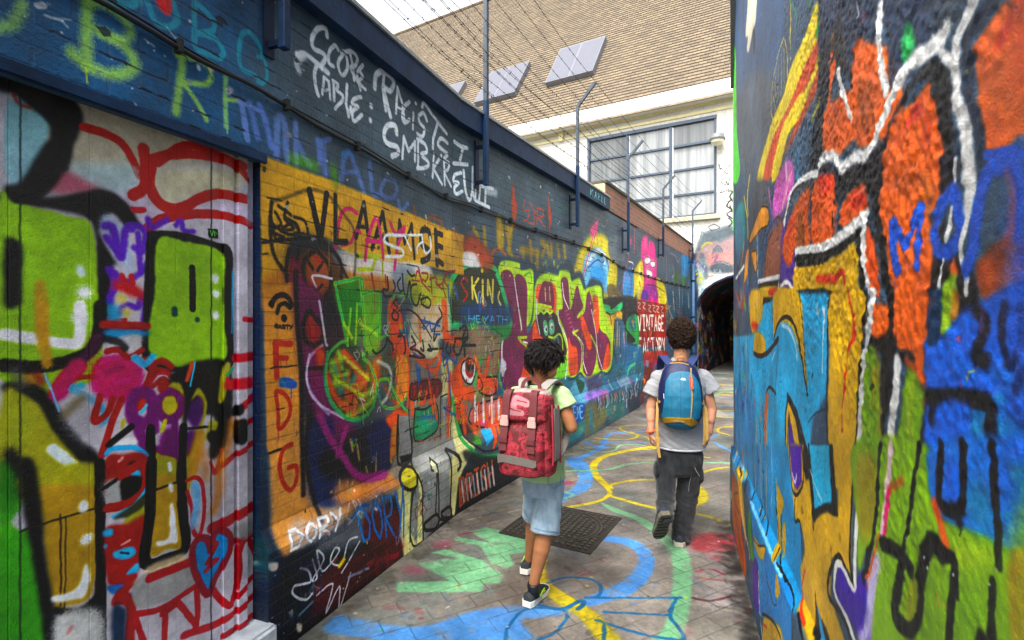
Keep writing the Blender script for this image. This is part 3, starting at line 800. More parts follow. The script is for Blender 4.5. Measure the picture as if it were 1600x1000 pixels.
0 58 102 168 5 40 50 -1779 522 -1779 478 -1733 470 -1704 489 -1734 517 -1779 522
0 58 102 168 5 40 50 -1644 514 -1676 497 -1674 473 -1638 447 -1606 461 -1609 490 -1644 514
2 20 24 32 16 100 100 -1223 393 -843 356 -843 148 -1180 175
3 122 28 36 16 100 80 -1202 425 -895 359 -869 158 -1180 242
0 42 120 204 19 25 100 -1296 485 -1223 273 -1174 269 -1167 364 -1234 471 -1296 485
0 42 120 204 19 25 100 -1115 477 -1143 406 -1120 309 -1064 225 -1039 291 -1057 396 -1115 477
0 42 120 204 19 25 100 -992 203 -1033 473 -952 455 -936 396 -948 333 -1008 337 -905 176
0 42 120 204 19 25 100 -901 467 -842 310
0 42 120 204 19 25 100 -803 462 -850 160
1 31 98 172 19 30 100 -1336 454 -1244 493 -1180 471
0 31 98 172 17 30 100 -816 496 -794 339 -800 131
3 106 24 32 20 100 70 -1600 238 -1265 238 -843 148 -843 -1 -1180 13 -1423 5 -1600 27 -1665 62
0 106 24 32 34 25 100 -1113 146 -1090 25
0 106 24 32 32 25 100 -996 123 -971 -16
0 122 28 40 35 25 100 -1180 121 -869 40
1 216 222 230 13 30 90 -1735 347 -1681 311 -1665 246 -1772 276 -1779 235 -1696 170 -1649 181
1 228 232 238 11 30 90 -1649 354 -1616 246 -1649 250 -1566 318 -1616 387 -1583 266 -1514 271 -1442 313 -1478 340 -1514 283 -1423 230 -1366 331 -1286 325
1 216 222 230 11 30 100 -1423 180 -1366 217 -1265 290
1 228 232 238 11 30 90 -1616 153 -1496 153 -1549 23 -1442 114 -1442 -10 -1346 144
1 143 180 208 14 50 70 -1742 116 -1649 134
1 168 192 220 18 50 70 -1366 128 -1180 94
1 224 200 58 25 40 100 -1442 226 -1404 246
3 38 35 56 20 100 60 -1830 434 -1616 363 -1566 270 -1757 335
0 216 208 200 8 30 100 -1925 444 -1925 444
0 216 208 200 8 30 100 -1885 416 -1885 416
0 216 208 200 8 30 100 -1911 197 -1911 197
0 216 208 200 9 30 100 -1742 60 -1742 60
0 216 208 200 8 30 100 -1871 143 -1871 143
0 216 208 200 10 30 100 -1286 64 -1286 64
0 216 208 200 10 30 100 -1265 80 -1265 80
3 216 200 192 5 100 90 -1938 461 -1878 439 -1885 405 -1925 423
3 200 194 176 4 100 100 -1757 85 -1724 61 -1730 25 -1757 46
3 28 84 80 23 100 50 -1974 579 -1914 555 -1938 398 -2001 388
1 244 98 60 73 35 85 -146 1720 -99 1464
1 244 98 60 47 35 85 -42 1145 -76 654
1 244 98 60 61 35 85 43 1044 83 761
1 244 98 60 29 35 85 -523 1356 -364 1262 -191 1336
1 244 98 60 50 35 85 104 944 187 624
1 244 98 60 62 35 85 623 771 612 463
1 244 98 60 50 35 85 339 1255 477 1045 573 1239
1 244 98 60 26 35 85 -652 1305 -670 976
1 244 98 60 38 35 85 -856 1691 -807 1505
1 244 98 60 31 35 85 -301 1001 -258 823
3 216 184 160 28 100 50 -670 1657 -146 1687 -146 1488 -523 1457
1 176 48 64 16 40 80 -1081 1876 -1053 1773
1 176 48 64 17 40 80 -807 1748 -872 1672
1 176 48 64 19 40 80 -523 1962 -484 1863
1 47 98 184 18 40 80 -561 1278 -523 1114
1 47 98 184 20 40 80 -405 1245 -364 1136
1 47 98 184 23 40 80 -99 1330 -28 962
1 47 98 184 23 40 80 -146 890 43 791
1 240 236 232 31 30 85 339 912 339 692
1 240 236 232 33 30 85 477 869 486 666
1 240 236 232 35 30 85 623 861 633 627
1 240 236 232 37 30 85 751 817 751 645
1 18 16 18 17 25 97 -915 1867 -904 1788 -960 1785 -938 1740 -869 1749
1 18 16 18 15 25 97 -846 1852 -822 1806 -846 1777
1 18 16 18 15 25 97 -761 1872 -798 1828 -761 1781 -724 1797
1 18 16 18 17 25 97 -736 1902 -724 1804 -686 1743 -647 1859 -633 1795
1 18 16 18 16 25 97 -552 1843 -620 1824 -620 1731 -552 1689 -496 1780
1 18 16 18 17 25 97 -496 1735 -394 1754 -349 1717 -380 1678 -468 1698 -496 1735
1 18 16 18 16 25 97 -798 1725 -846 1703 -798 1670 -858 1628 -846 1594 -798 1587 -786 1628 -846 1655
1 18 16 18 14 25 97 -786 1649 -660 1658 -552 1623 -439 1541 -334 1446
1 18 16 18 19 25 97 -223 1681 -174 1617 -271 1554 -303 1429 -256 1467
1 18 16 18 16 25 97 -915 1468 -938 1416 -1025 1375 -1068 1397
1 18 16 18 17 25 97 -915 1468 -858 1425 -846 1384
1 18 16 18 18 25 97 -786 1477 -724 1475 -698 1389 -711 1354
1 18 16 18 18 25 97 -620 1471 -566 1411 -633 1385 -552 1366 -439 1314 -496 1311 -647 1336
1 18 16 18 17 25 97 -468 1436 -453 1360 -496 1378
1 18 16 18 18 25 97 -380 1402 -334 1353 -394 1364 -174 1360
1 18 16 18 21 25 97 -158 1423 -158 1343
1 18 16 18 22 25 97 -72 1403 -107 1340 -37 1311 -20 1384
1 18 16 18 23 25 97 49 1432 19 1332 93 1294 153 1411 34 1432
1 18 16 18 25 25 97 184 1497 153 1428 230 1452 184 1532 108 1507
1 18 16 18 25 25 97 168 1376 184 1271
1 18 16 18 27 25 97 246 1443 168 1376 343 1359
1 18 16 18 18 25 97 -673 1928 -620 1897 -580 1907
1 168 52 64 15 35 90 -566 1886 -538 1940 -468 1863
1 168 52 64 16 35 90 -482 1930 -394 1929 -424 1874 -468 1886
1 168 52 64 17 35 90 -349 1925 -334 1787
1 168 52 64 17 35 90 -364 1893 -271 1915 -256 1854 -158 1876
1 168 52 64 19 35 90 -72 1972 -141 1909 -72 1848
1 168 52 64 19 35 90 34 1989 -107 1961 -158 1859 -107 1764
1 168 52 64 13 35 90 -938 1879 -927 1807
1 168 52 64 15 35 90 -620 1868 -511 1868
1 168 52 64 16 35 90 -468 1856 -364 1801
1 168 52 64 18 35 90 -271 1876 -174 1826
1 31 90 166 15 35 90 -698 1672 -724 1587 -686 1523 -774 1511 -686 1487 -660 1401
1 31 90 166 17 35 90 -439 1601 -453 1518 -364 1570
1 31 90 166 18 35 90 -364 1570 -334 1508 -223 1569
1 31 90 166 17 35 90 -482 1586 -207 1537
1 31 90 166 18 35 90 -303 1476 -207 1473
1 31 90 166 20 35 90 -72 1865 -55 1725
1 31 90 166 21 35 90 34 1871 49 1804
1 31 90 166 19 35 90 -158 1326 -141 1220 -72 1272
1 31 90 166 21 35 90 -55 1287 49 1229 63 1279
1 31 90 166 16 35 90 -593 1347 -511 1319
1 58 122 100 10 30 80 -686 1629 -647 1572 -593 1499 -511 1438
1 58 122 100 9 30 80 -1088 1436 -1099 1493 -1004 1549""",
'D': """2 180 178 188 3 100 100 -3466 2541 -1812 4082 -1812 -901 -3466 652
3 170 165 144 14 100 80 -2705 2339 -1976 2380 -1976 2322 -2747 2099 -2787 2236
3 143 180 188 4 100 100 -2841 2264 -2768 2268 -2733 2226 -2747 2150 -2768 2053 -2841 2034
3 18 19 22 7 100 100 -2862 2330 -2739 2381 -2652 2319 -2643 2258 -2670 2174 -2692 2073 -2764 2054 -2737 2163 -2735 2225 -2776 2260 -2826 2289 -2862 2283
3 76 68 52 12 100 50 -2818 2321 -2764 2335 -2722 2311 -2756 2278 -2803 2298
1 140 60 56 13 60 70 -2826 2284 -2814 2264 -2787 2265
1 168 52 50 30 18 100 -2638 2254 -2566 2252 -2504 2227 -2455 2136
1 168 52 50 35 18 100 -2426 2144 -2391 2220 -2244 2277 -2075 2293 -1976 2241
1 168 52 50 29 20 100 -2438 2195 -2403 2217
3 158 192 204 5 100 70 -2841 2134 -2764 2160 -2795 2046 -2826 1985 -2841 1982
3 176 106 120 9 100 80 -2739 2041 -2688 2090 -2586 2057 -2661 2018 -2727 2013
3 200 192 212 8 100 80 -2566 2068 -2426 2078 -2379 2022 -2209 2069 -1993 2128 -1976 2030 -2137 2043 -2403 1944 -2471 1986
3 164 194 196 13 100 60 -2692 2105 -2624 2135 -2460 2170 -2471 2073 -2586 2057 -2661 2092
3 185 183 156 16 100 80 -2379 2181 -2027 2264 -2059 2157 -2209 2122 -2342 2048 -2391 2105
3 18 19 22 6 100 100 -2743 2166 -2675 2189 -2705 2065 -2756 1986 -2848 1946 -2848 1999 -2807 2028
3 18 19 22 5 100 100 -2848 1975 -2747 1988 -2661 2018 -2586 2052 -2515 2035 -2449 1948 -2504 1939 -2546 1977 -2576 1949 -2586 1892 -2546 1819 -2515 1771 -2546 1785 -2556 1548 -2596 1549 -2600 1868 -2629 1944 -2727 1957 -2848 1951
1 168 52 50 40 20 100 -2438 2242 -2432 2107 -2477 2055
1 168 52 50 42 15 100 -2409 2197 -2415 2105 -2367 2043 -2291 2046 -2209 2102 -2122 2142 -1993 2146
1 168 52 50 33 20 100 -2385 2204 -2244 2316 -2002 2293
1 168 52 50 37 15 100 -2426 1940 -2373 1986 -2265 2025 -2137 2050 -2043 2047 -1950 2034
0 184 58 68 21 30 100 -2477 2002 -2438 2010
3 140 184 60 2 100 100 -2862 1948 -2826 1954 -2747 1948 -2661 1938 -2624 1934 -2605 1867 -2598 1758 -2600 1391 -2862 1420
3 18 19 22 5 100 100 -2848 1832 -2811 1835 -2807 1819 -2809 1662 -2811 1643 -2848 1642
3 207 224 234 5 100 100 -2652 1786 -2631 1761 -2638 1739 -2657 1743 -2663 1768
0 223 228 240 46 60 100 -2636 1688 -2636 1688
0 223 228 240 51 60 100 -2650 1602 -2650 1602
1 176 140 60 34 40 90 -2758 1704 -2756 1554
1 134 178 60 37 50 60 -2731 1701 -2710 1702
3 168 180 204 10 100 90 -2576 1971 -2515 1937 -2482 1849 -2482 1768 -2535 1820 -2586 1914
1 112 88 176 30 35 90 -2571 1927 -2546 1920 -2520 1822 -2504 1916 -2482 1931
1 112 88 176 28 35 90 -2493 1941 -2460 1946 -2432 1921 -2443 1854 -2471 1862
1 112 88 176 27 35 90 -2566 1884 -2515 1822
1 112 88 176 30 35 90 -2556 1773 -2541 1729 -2556 1661
1 112 88 176 24 35 90 -2541 1763 -2504 1731 -2449 1771 -2426 1808
1 112 88 176 25 35 90 -2421 1977 -2409 1949 -2367 1975 -2348 1990
1 112 88 176 23 35 90 -2311 1972 -2291 1995 -2278 1958 -2237 1959
1 112 88 176 25 35 90 -2515 1622 -2504 1651 -2460 1640 -2443 1682 -2432 1653 -2443 1545
1 112 88 176 21 35 90 -2460 1917 -2449 1771
3 176 52 52 8 100 85 -2556 1717 -2504 1743 -2426 1689 -2426 1665 -2515 1696
1 176 52 52 18 40 100 -2515 1754 -2504 1731
1 176 52 52 18 40 100 -2482 1756 -2477 1733
0 200 192 112 34 70 90 -2517 1670 -2517 1670
0 200 192 112 35 70 90 -2501 1619 -2501 1619
1 168 52 50 15 30 100 -2571 1593 -2504 1593
3 74 144 184 9 100 80 -2571 1649 -2535 1650 -2515 1593 -2571 1593
3 140 184 60 6 100 100 -2403 1914 -2278 1926 -2137 1906 -2079 1886 -2083 1731 -2075 1535 -2091 1383 -2304 1408 -2415 1424 -2415 1653 -2409 1834
1 18 19 22 45 15 100 -2403 1914 -2278 1926 -2137 1906 -2079 1886 -2083 1731 -2075 1535 -2091 1383 -2304 1408 -2415 1424 -2415 1653 -2409 1834 -2403 1914
3 140 184 60 4 100 100 -2385 1904 -2278 1914 -2106 1889 -2099 1731 -2099 1592 -2106 1405 -2403 1441 -2397 1714
0 18 19 22 28 10 100 -2243 1808 -2239 1638
0 28 74 80 27 30 100 -2317 1633 -2317 1633
0 28 74 80 27 30 100 -2317 1618 -2317 1618
0 28 74 80 22 30 100 -2220 1592 -2220 1592
0 228 236 244 38 50 100 -2137 1771 -2137 1771
0 228 236 244 38 50 100 -2131 1705 -2131 1705
0 228 236 244 38 50 100 -2133 1612 -2133 1612
0 63 150 192 12 50 80 -2055 1804 -2059 1535
2 16 18 20 1 100 100 -2170 1983 -2125 1987 -2125 1953 -2169 1951
1 74 184 60 7 30 100 -2160 1971 -2144 1963 -2133 1975
1 74 184 60 6 30 100 -2159 1961 -2137 1960
0 184 188 208 79 70 60 -1959 2150 -1959 2150
0 184 188 208 79 70 60 -1959 2055 -1959 2055
1 18 19 22 41 20 100 -2848 1456 -2764 1444 -2652 1466 -2596 1522 -2586 1643
1 224 226 234 37 30 100 -2848 1551 -2780 1535 -2692 1516 -2652 1524 -2648 1642
1 184 144 60 33 40 90 -2753 1639 -2753 1534 -2741 1452
3 18 19 22 6 100 100 -2848 1404 -2764 1389 -2710 1305 -2652 1199 -2586 1107 -2576 988 -2605 997 -2661 1116 -2722 1215 -2764 1314 -2803 1359 -2848 1371
1 92 28 80 39 60 70 -2596 1533 -2615 1485 -2648 1455
3 156 156 32 5 100 100 -2848 1371 -2803 1359 -2764 1314 -2722 1225 -2661 1127 -2615 1060 -2605 987 -2848 1066
3 143 162 42 17 100 50 -2848 1366 -2803 1350 -2780 1297 -2803 1203 -2848 1166
1 212 224 228 35 25 100 -2727 1175 -2670 1103
3 18 19 22 8 100 100 -2848 1199 -2811 1171 -2803 1051 -2848 1066
1 92 92 88 35 60 70 -2826 1435 -2803 1399
3 140 60 56 6 100 90 -2783 1431 -2751 1423 -2743 1381 -2772 1395
3 180 106 80 7 100 60 -2803 1428 -2783 1426 -2776 1395 -2795 1398
3 176 26 92 12 100 100 -2605 1446 -2556 1464 -2482 1453 -2443 1391 -2460 1322 -2515 1295 -2586 1328 -2615 1376
1 200 90 144 18 60 70 -2535 1366 -2493 1373
1 124 24 80 20 70 60 -2566 1409 -2515 1421
1 176 26 92 56 30 95 -2657 1434 -2692 1390 -2710 1356
1 90 156 200 26 40 85 -2643 1369 -2670 1361 -2605 1309 -2566 1247 -2586 1229
3 156 156 164 19 100 75 -2705 1335 -2624 1339 -2586 1240 -2586 1174 -2634 1168 -2688 1238
1 108 98 72 32 70 70 -2692 1281 -2643 1326
1 141 184 224 6 30 100 -2747 1422 -2731 1369 -2710 1294
1 150 32 26 23 25 95 -2586 1328 -2605 1243 -2566 1258 -2546 1311
1 150 32 26 24 25 95 -2515 1306 -2546 1232 -2581 1117
1 150 32 26 17 25 95 -2652 1396 -2615 1398
1 150 32 26 21 25 95 -2566 1482 -2525 1485 -2493 1454 -2443 1480
1 150 32 26 32 25 95 -2576 1577 -2515 1570 -2426 1569
1 150 32 26 29 25 95 -2449 1439 -2403 1423 -2426 1341 -2460 1298
1 150 32 26 25 25 95 -2415 1418 -2367 1432 -2330 1404
1 150 32 26 19 25 95 -2426 1353 -2403 1399 -2355 1394 -2330 1367
1 150 32 26 18 25 95 -2403 1338 -2367 1365 -2336 1342
0 150 32 26 44 30 100 -2364 1330 -2364 1330
1 168 48 64 12 30 100 -2421 1340 -2385 1385 -2336 1377
3 58 140 192 6 100 90 -2571 1560 -2426 1551 -2426 1533 -2515 1536 -2556 1520
3 180 182 184 8 100 90 -2504 1535 -2443 1533 -2460 1481 -2493 1489
1 18 19 22 25 40 80 -2566 1526 -2525 1513 -2504 1489
1 108 180 220 29 30 90 -2471 1452 -2432 1426 -2403 1453
3 23 24 26 6 100 100 -2330 1379 -2209 1420 -2075 1395 -2059 1168 -2106 1010 -2166 1011 -2137 1154 -2181 1190 -2265 1179 -2278 950 -2291 954 -2284 1234 -2323 1309
3 154 154 34 4 100 100 -2330 1342 -2291 1331 -2278 1271 -2284 1195 -2304 1212 -2304 1288 -2336 1311
3 154 154 34 3 100 100 -2099 1390 -2067 1387 -2099 1237 -2122 1248
3 154 154 34 4 100 100 -2251 1254 -2217 1308 -2181 1257 -2174 1215 -2202 1127 -2258 892 -2278 898 -2271 1038 -2237 1095 -2195 1199 -2217 1275
3 74 32 96 6 100 95 -2258 1229 -2217 1275 -2188 1231 -2217 1143 -2258 1177
3 74 32 96 8 100 90 -2271 1128 -2223 1131 -2244 1044 -2271 1038
3 184 134 42 8 100 80 -2223 1131 -2188 1124 -2195 1045 -2251 890 -2265 972
1 23 24 26 11 30 100 -2265 1146 -2114 1129
3 154 154 34 4 100 90 -2159 1159 -2122 1138 -2166 1079 -2181 1096
3 23 24 26 3 100 100 -2174 1107 -2137 1113 -2144 1060 -2166 1072
1 106 26 104 45 30 96 -2482 1267 -2466 1317 -2421 1310 -2403 1253 -2426 1203 -2471 1218 -2482 1267
1 106 26 104 38 30 96 -2336 1299 -2373 1285 -2379 1237 -2342 1200 -2298 1217 -2298 1274 -2336 1305
3 180 176 36 3 100 100 -2355 1289 -2317 1286 -2307 1237 -2342 1218 -2367 1247
3 176 48 32 4 100 100 -2460 1287 -2432 1294 -2432 1258 -2460 1251
1 124 192 220 13 30 100 -2426 1269 -2449 1243
3 106 26 104 9 100 100 -2367 1149 -2317 1163 -2278 1104 -2284 1022 -2330 1028 -2373 1070
1 106 26 104 39 30 96 -2466 1217 -2443 1141 -2415 1093 -2367 1081
1 106 26 104 27 30 100 -2317 1201 -2317 1157
1 106 26 104 36 30 90 -2403 1253 -2397 1167
1 188 184 44 16 40 100 -2355 1196 -2367 1161
1 188 184 44 14 40 100 -2421 1184 -2421 1124
3 154 154 34 4 100 100 -2397 1070 -2367 1062 -2304 1021 -2298 873 -2397 906
0 23 24 26 36 10 100 -2412 1176 -2412 911
0 23 24 26 34 10 100 -2281 1156 -2288 870
1 216 220 232 16 40 100 -2339 1024 -2336 998
3 154 154 34 3 100 100 -2515 1226 -2499 1229 -2515 1192
0 23 24 26 25 20 100 -2556 1150 -2482 1197
3 216 216 220 4 100 90 -2546 1142 -2482 1162 -2460 1133 -2515 1135
1 90 168 220 18 30 100 -2566 1119 -2546 1131 -2471 1118 -2426 1078
3 140 28 20 6 100 100 -2566 1102 -2515 1100 -2426 1078 -2421 926 -2566 974
3 23 24 26 4 100 100 -2493 1060 -2471 1066 -2449 1042 -2460 1027
1 208 160 160 14 50 100 -2525 1080 -2515 1089
3 108 180 220 3 100 100 -2482 1034 -2455 1032 -2449 1000 -2482 1016
1 184 48 56 38 30 90 -2043 1421 -1933 1420
1 184 48 56 49 30 90 -2075 1304 -1993 1301 -1915 1299
1 184 48 56 35 30 90 -2002 1201 -1933 1234
1 184 48 56 25 30 90 -1968 1115 -1906 1133
1 184 48 56 26 30 90 -2137 935 -2059 977 -1941 1013
1 184 48 56 23 30 90 -2002 1595 -1941 1591
1 184 48 56 17 30 90 -2083 1333 -2067 1289
1 184 48 56 13 30 90 -2159 982 -2137 935 -2114 998 -2106 1024
3 23 24 26 4 100 100 -2059 1196 -2010 1209 -2010 1166 -2059 1161
3 23 24 26 4 100 100 -2051 1131 -1993 1134 -1972 1064 -2010 1022 -2051 1060
1 192 136 88 47 70 70 -2059 1132 -2075 1044 -2106 982
1 192 136 88 48 80 60 -2195 1025 -2181 928
0 200 204 220 72 70 60 -1906 1313 -1906 1313
3 44 96 176 13 100 80 -1933 1279 -1887 1273 -1887 1137 -1933 1145
0 60 144 120 14 40 100 -2083 1347 -2051 1379
1 192 80 60 19 30 100 -2265 1347 -2244 1410
1 108 184 220 8 30 100 -2251 1319 -2230 1415
3 63 154 28 6 100 100 -2862 962 -2811 937 -2783 921 -2747 735 -2735 490 -2862 571
3 44 128 24 8 100 90 -2862 1165 -2818 1110 -2811 1010 -2862 981
3 156 156 32 5 100 90 -2811 1107 -2596 1093 -2600 941 -2705 942 -2756 970 -2780 1019
3 168 136 34 5 100 100 -2760 1062 -2600 1012 -2600 936 -2600 760 -2620 638 -2692 645 -2722 661 -2747 836 -2756 990
3 18 19 22 6 100 100 -2811 1151 -2776 1142 -2756 990 -2747 836 -2722 661 -2718 479 -2739 492 -2764 713 -2791 924 -2803 1007
1 18 19 22 33 15 100 -2588 1091 -2586 765 -2581 391
3 18 19 22 4 100 100 -2722 656 -2652 618 -2605 642 -2596 736 -2586 544 -2661 596 -2718 628
0 44 36 16 7 20 100 -2811 937 -2705 939 -2586 936
0 44 36 16 5 20 100 -2705 952 -2703 651
0 44 36 16 4 20 100 -2690 936 -2692 603
3 223 228 234 4 100 100 -2652 970 -2638 979 -2624 966 -2624 939 -2643 935 -2654 949
0 223 228 234 41 40 100 -2629 840 -2629 840
3 223 228 234 3 100 100 -2634 759 -2624 744 -2617 692 -2634 646 -2661 649 -2722 671 -2727 694 -2679 685 -2652 698 -2643 736
3 196 200 200 8 100 90 -2714 620 -2586 571 -2586 395 -2714 476
1 200 136 144 13 60 70 -2684 551 -2675 562
3 156 159 160 8 100 100 -2571 1025 -2515 1014 -2493 990 -2515 928 -2556 937 -2576 971
3 18 19 22 4 100 100 -2515 1014 -2443 999 -2449 953 -2488 919 -2515 934
1 18 19 22 13 40 100 -2576 999 -2535 1015
1 150 32 26 31 20 100 -2515 1026 -2438 1051 -2432 960 -2466 929 -2515 917 -2566 923
1 108 184 228 11 30 100 -2421 992 -2432 948 -2477 904 -2546 888
3 154 154 34 3 100 100 -2504 844 -2493 874 -2415 912 -2415 846 -2482 836
3 42 48 32 4 100 90 -2546 882 -2504 896 -2426 934 -2426 898 -2493 869
3 150 32 26 6 100 96 -2566 856 -2504 844 -2426 850 -2426 742 -2460 650 -2471 620 -2546 634 -2566 700 -2576 805
3 90 176 220 3 100 100 -2546 758 -2482 754 -2466 723 -2493 712 -2535 731
1 216 160 160 10 30 100 -2515 773 -2488 779
1 18 19 22 6 40 100 -2520 747 -2493 730
3 90 176 220 3 100 100 -2576 849 -2546 843 -2546 820 -2576 827
3 90 176 220 2 100 100 -2576 799 -2561 793 -2571 780
3 90 176 220 3 100 100 -2504 659 -2460 686 -2460 650
3 62 108 172 4 100 100 -2566 644 -2515 630 -2493 585 -2426 598 -2449 574 -2504 573 -2546 612
3 150 32 26 4 100 100 -2546 589 -2515 619 -2426 610 -2415 611 -2493 596 -2466 535 -2482 329 -2515 349 -2499 535 -2541 564
3 44 58 80 7 100 100 -2546 561 -2504 538 -2499 495 -2515 349 -2546 369
3 168 136 34 4 100 100 -2397 985 -2298 956 -2291 826 -2284 676 -2342 688 -2415 695 -2409 868
1 18 19 22 42 10 100 -2409 1043 -2415 840 -2432 673 -2342 651 -2271 664 -2284 824 -2288 1010
0 18 19 22 9 40 100 -2397 936 -2304 939
3 223 228 234 3 100 100 -2342 944 -2323 938 -2323 907 -2336 911
3 224 228 236 3 100 100 -2336 861 -2320 849 -2304 704 -2330 702 -2385 713 -2391 734 -2342 732 -2339 806
3 216 200 168 7 100 80 -2415 653 -2278 642 -2278 603 -2379 606 -2438 628
3 152 153 154 4 100 95 -2460 627 -2251 578 -2244 483 -2367 489 -2466 518
1 168 32 40 33 20 95 -2415 605 -2258 594
1 168 32 40 22 20 95 -2466 494 -2367 465 -2230 483
1 168 32 40 20 20 95 -2466 477 -2432 350 -2426 293
1 168 32 40 22 20 95 -2367 458 -2355 415 -2367 255
1 168 32 40 23 20 95 -2304 456 -2223 315
1 168 32 40 21 20 95 -2367 440 -2304 450
1 168 32 40 24 20 95 -2223 473 -2217 370 -2230 306
1 168 32 40 26 20 95 -2144 420 -2075 322 -2027 346 -1887 411
1 168 32 40 30 20 95 -2278 307 -2137 272 -2043 276 -1887 305
1 168 32 40 28 20 95 -2059 320 -2027 446 -2027 546 -1976 583 -1887 411
1 168 32 40 45 20 95 -2152 695 -2091 699 -1976 715 -1869 707
1 168 32 40 28 20 95 -2091 595 -2018 593 -1869 578
1 168 32 40 24 20 95 -2099 202 -1976 203 -1869 219
1 168 32 40 17 20 95 -2265 888 -2244 809 -2237 715 -2209 691 -2188 776 -2195 885 -2223 934 -2265 933
3 138 180 216 6 100 100 -2251 922 -2209 903 -2209 797 -2237 715 -2251 760 -2237 846
3 143 143 146 9 100 90 -2043 667 -1941 658 -1941 584 -2027 596
3 74 140 196 7 100 100 -2159 603 -2174 657 -2217 674 -2241 638 -2230 542 -2174 421 -2137 471 -2075 553 -2067 627 -2114 674 -2144 658
1 140 32 48 28 25 100 -2159 603 -2174 657 -2217 674 -2241 638 -2230 542 -2174 421 -2137 471 -2075 553 -2067 627 -2114 674 -2144 658 -2159 603
0 160 28 40 20 15 100 -2159 644 -2129 618 -2174 556 -2129 549 -2181 525
1 200 128 64 41 70 60 -2114 964 -2122 835 -2144 767
0 32 36 44 5 15 80 -2811 2602 -2811 538
0 32 36 44 7 15 80 -2155 2996 -2155 120
0 32 36 44 7 15 80 -1976 3103 -1976 6""",
